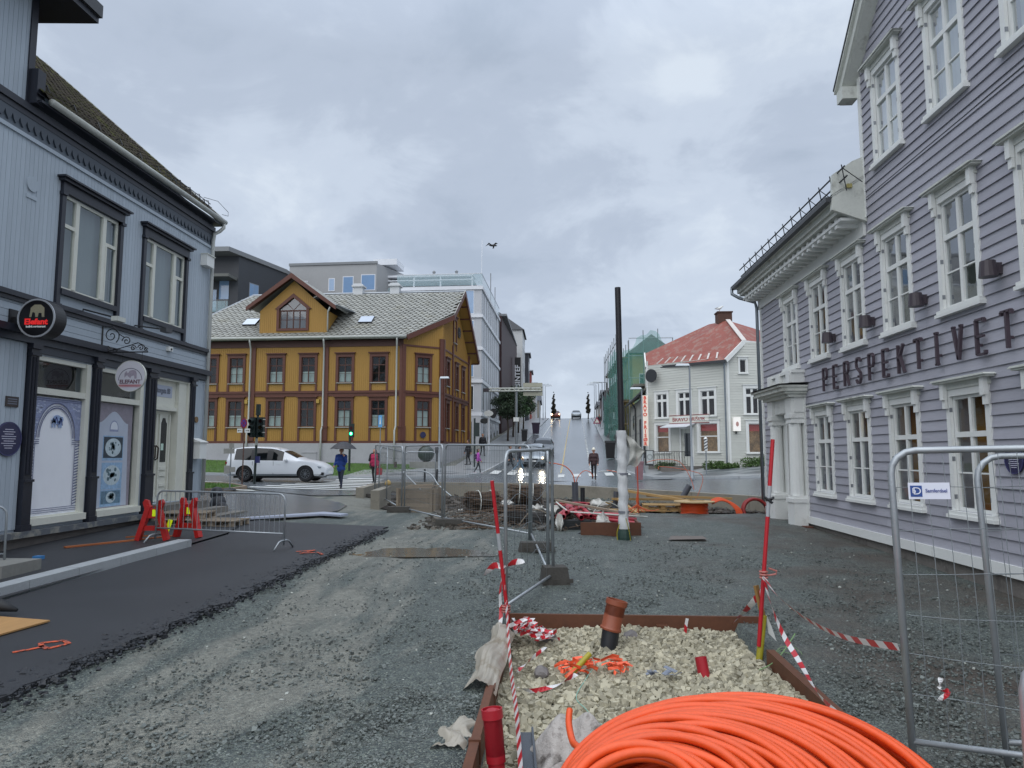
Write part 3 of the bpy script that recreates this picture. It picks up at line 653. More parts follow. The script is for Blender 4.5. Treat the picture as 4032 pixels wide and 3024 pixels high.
# raked fascia of the cross gable
def rake(off0,off1,d0,d1,name,m,par=mus):
    mb=MB(FRt); k=1.02; 
    P=[(14.92,9.42+off0),(9.35,9.42+5.57*k+off0),(9.35,9.42+5.57*k+off1),(14.92,9.42+off1)]
    mb.prism(P,d0,d1); Q=[(2*9.35-a_,z_) for a_,z_ in P]; mb.prism(Q,d0,d1); return mb.build(name,m,par)
rake(.0,.10,-.0,.26,'soffit',M_whw); rake(.02,.24,.26,.31,'barge_board',M_whw); rake(.24,.31,.26,.37,'barge_moulding',M_whw); rake(.31,.35,-6,.39,'gable_roof',M_gutd)
MB(FRt).box(14.56,14.86,.02,.34,9.40,9.66).build('rake_return',M_whw,mus)
# downpipe on the far corner
dp=MB(FRt); dp.tube([(22.35,.78,7.2),(22.34,.78,7.02),(22.2,.60,6.86),(22.12,.14,6.70),(22.10,.10,6.5),(22.10,.10,.5)],.05,8); dp.build('downpipe',M_zinc,mus,smooth=True)
cab=MB(FRt); cab.tube([(2.6,.03,7.28),(8,.035,7.25),(11,.03,7.22),(14.4,.03,7.2)],.008,5); cab.build('cable',M_gutd,mus)
# --- portico
po=MB(FRt)
D=MB(FRt); cells(D,18.38,20.65,.47,3.62,[(18.98,19.78,.2,3.05)],.06,.40); 
D.quad((18.38,0,.3),(18.38,.06,.3),(18.38,.06,3.62),(18.38,0,3.62)); D.quad((20.65,0,.3),(20.65,.06,.3),(20.65,.06,3.62),(20.65,0,3.62))
# arched head filling the square opening corners
ar=[(19.38+.40*math.cos(rad(t)),2.65+.40*math.sin(rad(t))) for t in range(0,181,12)]
for s_ in (0,1):
    pts=ar[:8]+[(19.38,3.06),(19.79,3.06)] if s_==0 else ar[7:]+[(18.97,3.06),(19.38,3.06)]
    D.prism(pts if s_==0 else pts,-.35,.061)
dr=D.build('door_surround',M_wht,mus)
for c0 in (18.66,20.22):
    p=MB(FRt); p.box(c0-.24,c0+.24,.06,.40,.22,.80); p.box(c0-.27,c0+.27,.06,.43,.80,.90); p.box(c0-.22,c0+.22,.06,.38,.90,.97)
    p.lathe([(.17,.97),(.17,2.78)],(0,0),4) if False else None
    for z0_,z1_,r0,r1 in ((.97,2.80,.175,.155),):
        n=14; vs=[]
        for z_,r in ((z0_,r0),(z1_,r1)): vs+=[(c0+r*math.cos(2*PI*k/n),.22+r*math.sin(2*PI*k/n),z_) for k in range(n)]
        p.add(vs,[(k,(k+1)%n,n+(k+1)%n,n+k) for k in range(n)])
    p.box(c0-.20,c0+.20,.06,.38,2.80,2.86); p.box(c0-.22,c0+.22,.06,.41,2.93,3.03); p.box(c0-.19,c0+.19,.06,.37,2.86,2.93); p.box(c0-.21,c0+.21,.06,.38,3.03,3.45)
    p.build('column',M_wht,mus)
p=MB(FRt); p.box(18.42,20.46,.06,.30,3.08,3.46)
for k in range(9): a=18.92+k*.115; p.prism([(a,3.1),(a+.05,3.1),(a+.05,3.42),(a,3.42)],.30,.33)
p.build('entablature',M_wht,mus)
p=MB(FRt)
for z0_,z1_,d_,o_ in ((3.46,3.54,.46,.10),(3.54,3.60,.56,.20),(3.60,3.70,.66,.30),(3.70,3.75,.72,.36)): p.box(18.40-o_*.6,20.46+o_,.0,d_,z0_,z1_)
p.build('cornice',M_whw,mus)
MB(FRt).add([(18.14,.0,3.80),(20.86,.0,3.80),(20.86,.76,3.755),(18.14,.76,3.755)],[(0,1,2,3)]).add([(18.14,.0,3.82),(20.86,.0,3.82),(20.86,.76,3.775),(18.14,.76,3.775)],[(0,1,2,3)]).build('portico_roof',mat('lead_sheet',lin('4a4a4c'),.4,n=(4,.2)),mus)
p=MB(FRt); p.box(18.40,20.35,.0,.30,3.83,4.08)
for a in (18.55,19.4,20.15): p.box(a-.14,a+.14,.30,.40,3.83,4.14)
p.box(18.36,20.40,0,.36,4.08,4.16); p.build('balustrade',M_wht,mus)
dd=thing_d=MB(FRt); dd.box(18.98,19.78,-.30,-.25,.30,2.62); o=dd.build('door',mat('dark_door_paint',lin('2e1d18'),.45,n=(6,.2)),mus)
MB(FRt).box(18.98,19.78,-.26,-.22,2.62,3.05).build('fanlight',M_whw,mus)
MB(FRt).box(19.62,19.66,-.25,-.19,1.35,1.5).build('handle',M_zinc,o)
for k,(a0_,a1_) in enumerate(((18.10,18.36),(18.9,19.1))): MB(FRt).box(a0_,a1_,.05,.25,.10,.24).build('loose_brick',mat('old_brick',lin('5e3a2e'),.8,n=(9,.3)),mus)
# --- round wall lamps
M_lampd=mat('dark_lamp_metal',lin('3c343a'),.45,n=(8,.15))
for k,(a,lab) in enumerate(((16.33,'farthest dark cylinder wall lamp above the first metal letters, beside the far upper windows'),(14.35,'dark cylinder wall lamp above the first metal letters, third from the near end'),(12.36,'dark cylinder wall lamp on lilac boards above the middle letters, second from the near end'),(10.32,'nearest and largest dark cylinder wall lamp, above the last metal letters'))):
    t=thing('wall_lamp',lab,'wall lamp',FRt(a,.03,4.62),group='cylinder lamps along the lilac wall')
    l=MB(FRt); n=14; 
    vs=[]
    for z_,r in ((4.52,.125),(4.75,.10)): vs+=[(a+r*math.cos(2*PI*q/n),.20+r*math.sin(2*PI*q/n),z_) for q in range(n)]
    l.add(vs,[(q,(q+1)%n,n+(q+1)%n,n+q) for q in range(n)]+[tuple(range(n-1,-1,-1)),tuple(range(n,2*n))]); l.build('lamp_shade',M_lampd,t)
    MB(FRt).box(a-.05,a+.05,.03,.12,4.56,4.72).build('wall_plate',M_lampd,t)
# --- letters
def stroke_letter(ch):
    T={'P':[((0,0),(0,1)),((0,1),(.75,1)),((.75,1),(.95,.86)),((.95,.86),(.95,.66)),((.95,.66),(.75,.52)),((.75,.52),(0,.52))],
    'E':[((0,0),(0,1)),((0,1),(.9,1)),((0,.52),(.75,.52)),((0,0),(.9,0)),((.9,0),(.9,.10)),((.9,1),(.9,.9))],
    'R':[((0,0),(0,1)),((0,1),(.75,1)),((.75,1),(.95,.86)),((.95,.86),(.95,.68)),((.95,.68),(.75,.54)),((.75,.54),(0,.54)),((.5,.54),(1,0))],
    'S':[((.95,.85),(.7,1)),((.7,1),(.25,1)),((.25,1),(.02,.84)),((.02,.84),(.1,.64)),((.1,.64),(.9,.40)),((.9,.40),(.97,.17)),((.97,.17),(.7,0)),((.7,0),(.25,0)),((.25,0),(0,.15))],
    'K':[((0,0),(0,1)),((0,.45),(.9,1)),((.3,.62),(.98,0))],'T':[((.5,0),(.5,1)),((0,1),(1,1)),((0,1),(0,.9)),((1,1),(1,.9))],
    'I':[((.5,0),(.5,1)),((.3,0),(.7,0)),((.3,1),(.7,1))],'V':[((0,1),(.5,0)),((.5,0),(1,1)),((-.1,1),(.15,1)),((.85,1),(1.1,1))]}
    return T[ch]
let=thing('wall_lettering','row of twelve dark metal letters standing off the lilac boards','lettering',FRt(13.5,.05,3.47))
M_let=mat('letter_metal',lin('4c4149'),.5,metal=.2,n=(8,.15))
for k,ch in enumerate('PERSPEKTIVET'):
    a=16.93-k*.607; wd=.22 if ch!='I' else .2; mb=MB(FRt)
    for (x0,y0),(x1,y1) in stroke_letter(ch):
        P=[(a-x0*wd,.10,3.47+y0*.52),(a-x1*wd,.10,3.47+y1*.52)]; vert=abs(y1-y0)>.4
        mb.beam(P[0],P[1],.042 if vert else .034,.05,up=(0,1,0))
    mb.box(a-.02-(.5*wd if ch in 'TI' else 0),a+.02-(.5*wd if ch in 'TI' else 0),.03,.08,3.6,3.64); mb.build('letter',M_let,let)
def plaque(fr,a,z,r,label,name='plaque'):
    t=thing(name,label,'plaque',fr(a,.05,z)); MB(fr).disc(a,z,r,.035,.055,32).build('plate',mat('navy_enamel',lin('22234a'),.3),t)
    MB(fr).disc(a,z,r,.055,.06,32,inner=r*.93).build('rim',mat('navy_rim',lin('3a3b66'),.35),t)
    m=MB(fr)
    for k in range(9):
        zz_=z+r*(.55-k*.135); ww=r*(.30+.32*math.sin((k+1)/10*PI))*(.8+.2*math.sin(k*2.3)); q=0
        a_=a-ww
        while a_<a+ww: l_=r*(.05+.05*abs(math.sin(k*3+q*1.7))); m.box(a_,min(a_+l_,a+ww),.0555,.058,zz_-r*.022,zz_+r*.022); a_+=l_+r*.02; q+=1
    m.build('lettering',mat('plaque_lettering',lin('c9c9d8'),.5),t)
plaque(FRt,10.28,1.93,.20,'round navy blue plaque with pale text on the lilac wall at the right edge')
# ================================================================ LEFT: blue house
FL=Fr(-10.5,0,(0,1),(1,0))
blu=thing('blue_house','blue grey board house with restaurant shopfront and mossy tiled roof','house',(-10.5,15,0))
M_blu=mat('blue_grey_board_paint',lin('a9b4be'),.6,n=(1.5,.08,20,.06),b=(60,.12),obr=.05,stretch=(1,1,.2))
M_navy=mat('dark_trim_paint',lin('22252f'),.4,n=(6,.2),b=(30,.15))
M_crm=mat('cream_paint',lin('d2d3c8'),.5,n=(3,.08,30,.06),stain=(4,.62,'8f8d80',.4))
uw=[(14.23,16.17,5.52,7.58),(17.28,19.27,5.52,7.58)]
sw=[(13.75,15.45,.72,4.02),(15.82,17.55,.72,4.02)]; dop=(18.15,19.80,.72,4.05)
Wl=MB(FL); cells(Wl,4,20.8,.5,9.15,uw+sw+[dop],-.004,.34); cells(Wl,4,13.05,9.15,13.2,[],-.004,.1)
Wl.quad((20.8,-.004,.4),(20.8,-11,.4),(20.8,-11,9.2),(20.8,-.004,9.2)); Wl.add([(20.8,.0,9.2),(20.8,-11,9.2),(20.8,-5.5,13.6)],[(0,1,2)])
Wl.quad((13.05,-.004,9.15),(13.05,-7,9.15),(13.05,-7,13.2),(13.05,-.004,13.2)); Wl.quad((4,-11,.4),(20.8,-11,.4),(20.8,-11,9.2),(4,-11,9.2)); Wl.quad((4,0,.4),(4,-11,.4),(4,-11,13),(4,0,13))
Wl.build('wall',M_blu,blu,fix=False)
vboards(FL,blu,M_blu,10.0,20.68,.118,lambda a:(5.18,8.28),[(u[0]-.13,u[1]+.13,u[2]-.4,u[3]+.3) for u in uw])
vboards(FL,blu,M_blu,10.5,13.05,.118,lambda a:(9.02,13.2),[])
vboards(FL,blu,M_blu,9.0,13.46,.118,lambda a:(.55,4.2),[])
vboards(FL,blu,M_blu,20.10,20.70,.118,lambda a:(.75,4.2),[])
for k in range(4): MB(FL).box(9,20.7,-.003,.03,4.50+k*.145,4.50+k*.145+.137).build('fascia_board',M_blu,blu)
def band(z0,z1,d,m,name,a0=9.,a1=20.8): return MB(FL).box(a0,a1,0,d,z0,z1).build(name,m,blu)
band(5.06,5.16,.13,M_navy,'string_course'); band(4.98,5.06,.08,M_navy,'string_course'); band(4.36,4.50,.20,M_navy,'shopfront_cornice'); band(4.22,4.36,.10,mat('dark_blue_trim',lin('343a44'),.45),'shopfront_cornice')
band(8.28,8.36,.06,M_blu,'moulding'); band(8.36,8.72,.035,mat('slate_trim_paint',lin('5a646e'),.5),'frieze'); band(8.82,8.96,.12,M_navy,'cornice_band'); band(8.70,8.82,.08,M_navy,'cornice_band')
# scalloped fringe
s_=MB(FL); a=9.0
while a<20.75:
    s_.prism([(a,8.72),(a+.19,8.72),(a+.19,8.60),(a+.155,8.50),(a+.095,8.43),(a+.035,8.50),(a,8.60)],.036,.07); a+=.19
s_.build('scalloped_fringe',mat('fringe_paint',lin('434b55'),.5),blu)
band(8.96,9.06,.02,M_blu,'upper_frieze',13.05,20.8)
# gutter, eaves and roof
gt=MB(FL); gt.tube([(13.25,.35,9.13),(20.95,.35,9.17)],.075,8); gt.build('gutter',mat('pale_gutter',lin('a9aca6'),.45,n=(3,.2)),blu,smooth=True)
MB(FL).box(13.05,20.9,0,.30,9.03,9.08).build('soffit',M_navy,blu)
k_=math.tan(rad(41.)); R0=(.46,9.44)
rf=MB(FL); rf.add([(13.0,.28,9.17),(21.05,.28,9.17),(21.05,-6.,9.17+6.28*k_),(13.0,-6.,9.17+6.28*k_)],[(0,1,2,3)]); rf.add([(13.0,-6,9.17+6.28*k_),(21.05,-6,9.17+6.28*k_),(21.05,-12,9.2),(13.0,-12,9.2)],[(0,1,2,3)]); rf.build('roof',M_gutd,blu)
M_tile=mat('mossy_roof_tile',lin('37322a'),.85,spec=.15,n=(1.2,.35,14,.3),b=(25,.5,.02),obr=.22,stain=(1.5,.5,'41431f',.8),isl=.25)
# pantiles: nearest 300 are parts, the rest one mesh
tl=MB(); 
def tilemesh():
    m_=MB(); n=6; vs=[]
    for j in (0,1):
        for i in range(n+1): vs.append((.26*i/n,-.36*j*1.0,.035*math.sin(PI*2*i/n)+(.035 if j==0 else .0)))
    vs+= [(v[0],v[1],v[2]-.025) for v in vs[:n+1]]
    fs=[(i,i+1,n+2+i,n+1+i) for i in range(n)]+[(2*n+2+i,2*n+3+i,i+1,i) for i in range(n)]; m_.add(vs,fs); return m_
tm=tilemesh(); me=None; cnt=0; rest_v=[];rest_f=[]; cs,sn=math.cos(math.atan(k_)),math.sin(math.atan(k_))
for row in range(26):
    for col in range(31):
        a=13.05+col*.258; s0=row*.325
        if s0>8.2: continue
        # position of the lower edge of this tile on the slope
        jitter=rng.uniform(-.008,.008)
        def wp(v): 
            s_v=s0-v[1]; return FL(a+v[0], .30-s_v*cs-(v[2]+.03)*(-sn)*0, 9.20+s_v*sn+v[2]+.02+jitter)
        if row<10 and cnt<300:
            mb=MB(); mb.v=[wp(v) for v in tm.v]; mb.f=tm.f; mb.mi=[0]*len(tm.f); mb.build('roof_tile',M_tile,blu,fix=False); cnt+=1
        else:
            o0=len(rest_v); rest_v+=[wp(v) for v in tm.v]; rest_f+=[tuple(o0+i for i in f) for f in tm.f]
mb=MB(); mb.v=rest_v; mb.f=rest_f; mb.mi=[0]*len(rest_f); mb.build('roof_tiles',M_tile,blu,kind='stuff',fix=False)
MB().beam(FL(21.06,.3,9.15),FL(21.06,-6,9.15+6.3*k_),.04,.2).build('verge_board',mat('pale_gutter'),blu)
# snow hooks and guard
h=MB(FL)
for row,(d_,n_) in enumerate(((-.1,9),)):
    for k in range(n_): a=13.8+k*.85; h.tube([(a,-.12,9.62),(a,-.2,9.80),(a,-.32,9.76)],.014,5)
for k in range(5):
    a=18.6+k*.55; h.tube([(a,-.1,9.56),(a,-.16,9.84),(a,-.28,9.86),(a,-.3,9.7)],.013,5)
h.tube([(18.4,-.18,9.82),(21,-.18,9.8)],.012,5); h.tube([(18.4,-.14,9.7),(21,-.14,9.68)],.012,5); h.tube([(20.4,-.1,9.8),(20.9,.1,9.85),(21.2,.3,9.6),(21.0,.4,9.4),(20.7,.35,9.35)],.008,5); h.build('snow_guard',M_gutd,blu)
# corner of the higher cross gable
MB(FL).box(12.95,13.12,-.02,.05,9.0,13.2).build('corner_board',M_navy,blu)
MB(FL).box(13.0,13.22,-.0,.22,9.0,9.72).build('gable_bracket',M_navy,blu)
MB(FL).add([(9,.75,11.15),(13.95,.75,11.25),(13.95,-5,11.5),(9,-5,11.5),(9,.75,11.55),(13.95,.75,11.65),(13.95,-5,15),(9,-5,15)],[(0,1,2,3),(4,5,6,7),(0,1,5,4),(1,2,6,5),(3,0,4,7)]).build('gable_eave',M_navy,blu)
MB(FL).box(9,13.97,.70,.82,11.38,11.66).build('gable_gutter',mat('dark_gutter'),blu)
# downpipe
dp=MB(FL); dp.tube([(20.85,.35,9.1),(20.85,.35,8.98),(20.80,.25,8.85),(20.74,.12,8.75),(20.72,.10,8.5),(20.72,.10,.8)],.055,8); dp.build('downpipe',mat('pale_pipe',lin('b9bcb8'),.45),blu,smooth=True)
# upper windows
for u in uw:
    a0,a1,z0,z1=u
    o=window(FL,blu,a0,a1,z0,z1,cas=False,m=M_crm,cols=1,trans=(),glass=M_glassup,curt=(0,1),mcur=mat('grey_blind',lin('8b9494'),.8),sill=False,inner=-.05,fw=.06,cw=.0)
    f=MB(FL)
    for a in (a0+.47,a1-.52): f.box(a-.06,a+.06,-.055,.02,z0+.055,z1-.055)
    f.box(a0+.055,a0+.41,-.055,.01,z0+1.36,z0+1.44); f.box(a1-.46,a1-.055,-.055,.012,z0+1.36,z0+1.44); 
    f.box(a1-.45,a1-.40,-.05,.02,z0+.06,z0+1.36); f.build('mullion',M_crm,o)
    c=MB(FL); c.box(a0-.12,a0,0,.08,z0-.46,z1+.02); c.box(a1,a1+.12,0,.08,z0-.46,z1+.02); c.box(a0-.15,a0+.02,0,.11,z0-.46,z0-.34); c.box(a1-.02,a1+.15,0,.11,z0-.46,z0-.34)
    c.box(a0-.12,a1+.12,0,.09,z1+.02,z1+.24); c.box(a0-.20,a1+.20,0,.16,z1+.24,z1+.30); c.box(a0-.25,a1+.25,0,.22,z1+.30,z1+.34)
    c.box(a0,a1,0,.10,z0-.12,z0-.0); c.box(a0-.15,a0-.0,0,.12,z1-.05,z1+.02); c.box(a1,a1+.15,0,.12,z1-.05,z1+.02); c.build('casing',M_navy,o)
MB(FL).box(13.5,20.0,-.003,.05,4.06,4.22).build('shopfront_head',mat('dark_blue_trim'),blu)
# shopfront pilasters
for a in (13.60,15.635,17.86,19.95):
    w_=.11 if a!=17.86 else .18
    p=MB(FL); p.box(a-w_,a+w_,0,.10,.50,4.22); p.box(a-w_-.03,a+w_+.03,0,.14,.50,.62); p.box(a-w_-.02,a+w_+.02,0,.15,1.46,1.51); p.box(a-w_-.01,a+w_+.01,.0,.12,.62,1.46)
    p.box(a-w_-.02,a+w_+.02,0,.14,3.98,4.03); p.box(a-w_-.03,a+w_+.03,0,.15,4.12,4.22); p.tube([(a-w_*.3,.10,1.6),(a-w_*.3,.10,3.95)],.035,6); p.tube([(a+w_*.4,.10,1.6),(a+w_*.4,.10,3.95)],.035,6); p.build('pilaster',M_navy,blu)
M_ledge=mat('peeling_ledge_paint',lin('5b6066'),.7,n=(3,.25),b=(20,.4,.02),stain=(2.2,.52,'8f8e84',.9))
MB(FL).box(9,20.1,0,.16,.38,.50).build('ledge',M_ledge,blu); MB(FL).box(4,20.8,-.3,.03,-.4,.38).build('foundation',mat('rendered_foundation',lin('6b6763'),.8,n=(2,.2,12,.15),b=(10,.4,.03),stain=(1.5,.55,'4e4b48',.6)),blu)
# shop windows
M_prn=mat('window_print_white',lin('eceff5'),.35,n=(1.5,.05))
for q,(a0,a1,z0,z1) in enumerate(sw):
    f=MB(FL)
    o=MB(FL).box(a0,a1,-.04,.10,z0-.14,z0-.0).build('window',M_crm,blu)
    f.box(a0,a0+.05,-.12,-.02,z0,z1); f.box(a1-.14,a1,-.12,.03,z0,z1); f.box(a0+.05,a1-.14,-.12,.0,z1-.09,z1); f.box(a0+.05,a1-.14,-.12,.02,3.24,3.37); f.box(a0+.05,a1-.14,-.12,0,z0,z0+.03); f.build('frame',M_crm,o)
    for zz0,zz1 in ((z0,3.24),(3.37,z1-.09)): MB(FL).quad((a0+.04,-.09,zz0),(a1-.13,-.09,zz0),(a1-.13,-.09,zz1),(a0+.04,-.09,zz1)).build('pane',M_glass,o)
    MB(FL).box(a0-.02,a1+.02,-.36,-.33,z0,z1).build('room_behind_pane',M_dark,o)
    A=a0+.05; B=a1-.14; wd=B-A; cx_=(A+B)/2
    if q==0:
        p=MB(FL); n=30; vs=[];
        # creased white banner
        for i in range(n+1):
            for j in range(21):
                z=z0+.02+(3.18-z0)*j/20; a=A+wd*i/n; vs.append((a,-.075+.012*math.sin(i*.9+j*.55)*(1-j/20)**1.3,z))
        p.add(vs,[(i*21+j,(i+1)*21+j,(i+1)*21+j+1,i*21+j+1) for i in range(n) for j in range(20)]); p.build('printed_banner',M_prn,o,smooth=True)
        M_pr2=mat('banner_print_blue',lin('8c95b4'),.5,n=(14,.35,5,.2)); M_pr3=mat('banner_print_dark',lin('5d6486'),.5,n=(20,.3)); M_pr4=mat('banner_print_pale',lin('bcc4d8'),.5,n=(12,.2))
        arch=lambda R,n_=20:[(cx_+R*wd*math.cos(rad(t))*1.0,2.35+R*wd*1.25*math.sin(rad(t))) for t in np.linspace(0,180,n_)]
        e=MB(FL); od=arch(.40); zt=3.19
        for (x0,y0),(x1,y1) in zip(od,od[1:]): e.prism([(x0,y0),(x1,y1),(x1,zt),(x0,zt)],-.061,-.058)
        e.box(A,cx_-.40*wd,-.061,-.058,2.30,zt); e.box(cx_+.40*wd,B,-.061,-.058,2.30,zt); e.build('stone_wall_print',M_pr2,o)
        # little blocks of the printed masonry
        e=MB(FL)
        for _ in range(150):
            a=rng.uniform(A+.02,B-.1); z=rng.uniform(2.35,3.1); 
            if ((a-cx_)/(.44*wd))**2+((z-2.35)/(.44*wd*1.25))**2<1: continue
            e.box(a,a+rng.uniform(.03,.1),-.0575,-.0565,z,z+rng.uniform(.012,.03))
        e.build('printed_masonry',M_pr4,o)
        e=MB(FL)
        for R0_,R1_ in ((.40,.385),(.365,.355),(.345,.33)):
            P,Q=arch(R0_,24),arch(R1_,24)
            for i in range(23): e.add([(*P[i],0),(*P[i+1],0),(*Q[i+1],0),(*Q[i],0)] and [(P[i][0],-.055,P[i][1]),(P[i+1][0],-.055,P[i+1][1]),(Q[i+1][0],-.055,Q[i+1][1]),(Q[i][0],-.055,Q[i][1])],[(0,1,2,3)])
        for zz_ in (2.30,2.26,2.22,.80,.84,.88,3.12,3.16):
            if zz_>2 and zz_<3: e.box(A,A+.17*wd,-.056,-.054,zz_,zz_+.015); e.box(B-.17*wd,B,-.056,-.054,zz_,zz_+.015)
            else: e.box(A,B,-.056,-.054,zz_,zz_+.012)
        z=.92
        while z<2.2:
            for x in (A,B-.085*wd): e.add([(x,-.056,z),(x+.085*wd,-.056,z+.03),(x+.085*wd,-.056,z+.055),(x,-.056,z+.025)],[(0,1,2,3)])
            z+=.062
        e.box(B-.10*wd,B-.09*wd,-.056,-.054,.9,2.25); e.box(A+.09*wd,A+.10*wd,-.056,-.054,.9,2.25); e.build('arch_lines_print',M_pr3,o)
        e=MB(FL)   # elephant logo, printed
        for a_,z_,r_,sa in ((0,2.74,.10,1.35),(.13,2.75,.06,1.),(-.12,2.71,.06,.8)): e.disc(cx_+a_,z_,r_,-.054,-.0525,14,sa=sa)
        for a_ in (-.14,-.06,.06,.12): e.box(cx_+a_-.02,cx_+a_+.02,-.054,-.0525,2.57,2.72)
        e.build('elephant_logo_print',mat('logo_print_blue',lin('8fa6cc'),.5,n=(30,.5)),o)
        e=MB(FL)
        for a_,z_,a2,z2 in ((.16,2.62,.13,2.76),(.13,2.76,.08,2.68),(.02,2.66,-.03,2.80),(-.03,2.80,-.07,2.72),(.1,2.68,.04,2.64)): e.beam((cx_+a_,-.052,z_),(cx_+a2,-.052,z2),.03,.002,up=(0,1,0))
        e.build('logo_print',mat('logo_print_navy',lin('34437a'),.5),o)
    else:
        M_s1=mat('poster_ground',lin('b3bccb'),.45,n=(5,.1)); M_s2=mat('poster_border',lin('8b8590'),.5,n=(9,.25))
        MB(FL).box(A,B-.12,-.078,-.074,z0+.03,3.22).build('poster',M_s2,o)
        n=14; top=[(A+.12+(wd-.42)*i/n,2.75+.28*math.sin(PI*i/n)**2) for i in range(n+1)]
        MB(FL).prism([(A+.02,z0+.05),(B-.22,z0+.05)]+[(x,z) for x,z in reversed(top)],-.073,-.071).build('poster',M_s1,o)
        pc=cx_-.08
        e=MB(FL); e.prism([(pc-.17,2.55)]+[(pc+.17*math.cos(rad(t)),2.62+.2*math.sin(rad(t))) for t in range(180,-1,-15)]+[(pc+.17,2.55)],-.070,-.069); e.build('logo_print',mat('banner_print_blue'),o)
        e=MB(FL); e.prism([(pc-.14,2.60)]+[(pc+.14*math.cos(rad(t)),2.63+.16*math.sin(rad(t))) for t in range(180,-1,-15)]+[(pc+.14,2.60)],-.0685,-.068); e.build('logo_print',mat('poster_pale',lin('d5dbe4'),.5),o)
        M_f1=mat('food_photo',lin('5c7a8e'),.4,n=(9,.9,25,.4)); M_f2=mat('food_photo_pale',lin('8fb0cf'),.4,n=(11,.35,30,.3)); M_fd=mat('food_photo_dark',lin('2f3d4a'),.4,n=(8,.4))
        for (z_a,z_b,mm) in ((1.92,2.42,M_fd),(1.24,1.78,M_f2),(.84,1.14,M_f1)):
            MB(FL).box(pc-.40,pc+.40,-.070,-.068,z_a-.06,z_b+.03).build('menu_picture_border',M_f2,o); MB(FL).box(pc-.37,pc+.37,-.0675,-.066,z_a,z_b).build('menu_picture',mm,o)
            e=MB(FL); r=(z_b-z_a)*.44; e.disc(pc,(z_a+z_b)/2,r,-.0655,-.065,24,sa=1.4); e.build('dish_print',mat('dish_print_pale',lin('b8c8cf'),.4,n=(12,.3)),o)
            e=MB(FL)
            for _ in range(16):
                t=rng.uniform(0,2*PI); rr=rng.uniform(0,.8)*r; e.disc(pc+1.3*rr*math.cos(t),(z_a+z_b)/2+rr*math.sin(t),rng.uniform(.02,.06),-.0645,-.064,8)
            e.build('dish_print',mat('dish_print_dark',lin('56707a'),.4,n=(20,.5)),o)
# entrance
e=MB(FL); e.box(18.06,18.15,-.3,.03,.72,4.1); e.box(19.78,19.86,-.3,.04,.72,4.1); e.box(18.15,19.78,-.3,.02,4.02,4.12)
e.box(18.15,19.36,-.32,-.12,3.28,4.02); e.box(19.36,19.78,-.32,-.02,.72,4.02); e.box(18.10,19.40,-.2,-.05,3.20,3.30); dfr=e.build('door_frame',M_crm,blu)
MB(FL).box(18.22,19.16,-.118,-.112,3.56,3.88).build('street_name_panel',mat('pale_blue_panel',lin('a9b1c2'),.4),dfr)
text('street_name','Storgata 88',.20,FL(18.69,-.105,3.73),(0,1,0),(0,0,1),mat('grey_lettering',lin('6c7280'),.5),dfr,depth=.005,bold=.006,sx=.78)
d_=MB(FL); d_.box(18.17,19.34,-.26,-.21,.74,3.18); dor=d_.build('door',M_crm,blu)
e=MB(FL); 
for a in (18.30,18.45,18.60): e.box(a-.02,a+.02,-.21,-.185,.85,3.1)
for z0_,z1_ in ((1.42,1.50),(1.58,1.66),(1.14,1.22)): e.box(18.82,19.14,-.21,-.18,z0_,z1_)
e.box(18.72,18.78,-.21,-.17,.9,3.1); e.box(19.2,19.26,-.21,-.17,.9,3.1); e.build('door_moulding',M_crm,dor)
e=MB(FL); e.prism([(18.83,1.80),(19.13,1.80),(19.13,2.85),(19.08,2.90),(19.04,3.0),(18.92,3.0),(18.88,2.90),(18.83,2.85)],-.208,-.200); e.build('door_pane',mat('door_glass_dark',lin('262a2c'),.1,n=(3,.4)),dor)
MB(FL).box(18.86,18.99,-.199,-.195,2.12,2.30).build('notice',mat('paper_mint',lin('bcd6c8'),.6),dor)
h=MB(FL); h.tube([(18.50,-.18,1.88),(18.46,-.11,1.92),(18.46,-.11,2.20),(18.50,-.18,2.25)],.018,6); h.tube([(18.58,-.18,1.86),(18.54,-.09,1.9),(18.56,-.09,2.18),(18.60,-.18,2.24)],.022,6); h.build('handle',mat('dark_bronze',lin('33241f'),.4),dor)
st=thing('entrance_steps','stone entrance steps under the cream door','steps',FL(19,.5,.2))
MB(FL).box(18.0,20.2,.0,.55,.10,.70).build('step',M_found,st); MB(FL).box(18.1,20.6,.55,.95,.10,.50).build('step',mat('worn_timber',lin('75716a'),.7,n=(2,.2,30,.2),stretch=(1,.2,6)),st); MB(FL).box(18.2,21.0,.95,1.35,.1,.34).build('step',mat('worn_timber'),st)
# small fittings on the blue wall
t=thing('postbox','white metal postbox on the blue corner by the cream door','postbox',FL(20.25,.2,1.9)); MB(FL).prism([(20.05,1.88),(20.45,1.88),(20.45,2.36),(20.05,2.36)],.03,.30).build('body',M_wht,t)
MB(FL).add([(20.02,.33,2.37),(20.48,.33,2.37),(20.48,.03,2.48),(20.02,.03,2.48),(20.02,.33,2.35),(20.48,.33,2.35),(20.48,.03,2.35),(20.02,.03,2.35)],[(0,1,2,3),(4,5,1,0),(5,6,2,1),(7,4,0,3),(6,7,3,2)]).build('lid',M_wht,t)
t=thing('wall_unit','white ventilation box high on the blue corner','vent box',FL(20.4,.1,7.7)); MB(FL).box(20.15,20.6,.02,.22,7.62,7.95).build('body',M_wht,t); MB(FL).box(20.13,20.62,.02,.25,7.95,7.98).build('lid',M_whw,t)
t=thing('wall_vent','round painted vent cover beside the upper left window','vent',FL(12.9,.05,6.95)); MB(FL).disc(13.28,7.42,.15,.02,.05,20).build('cover',M_blu,t); MB(FL).box(13.14,13.42,.02,.04,7.12,7.2).build('flap',M_blu,t)
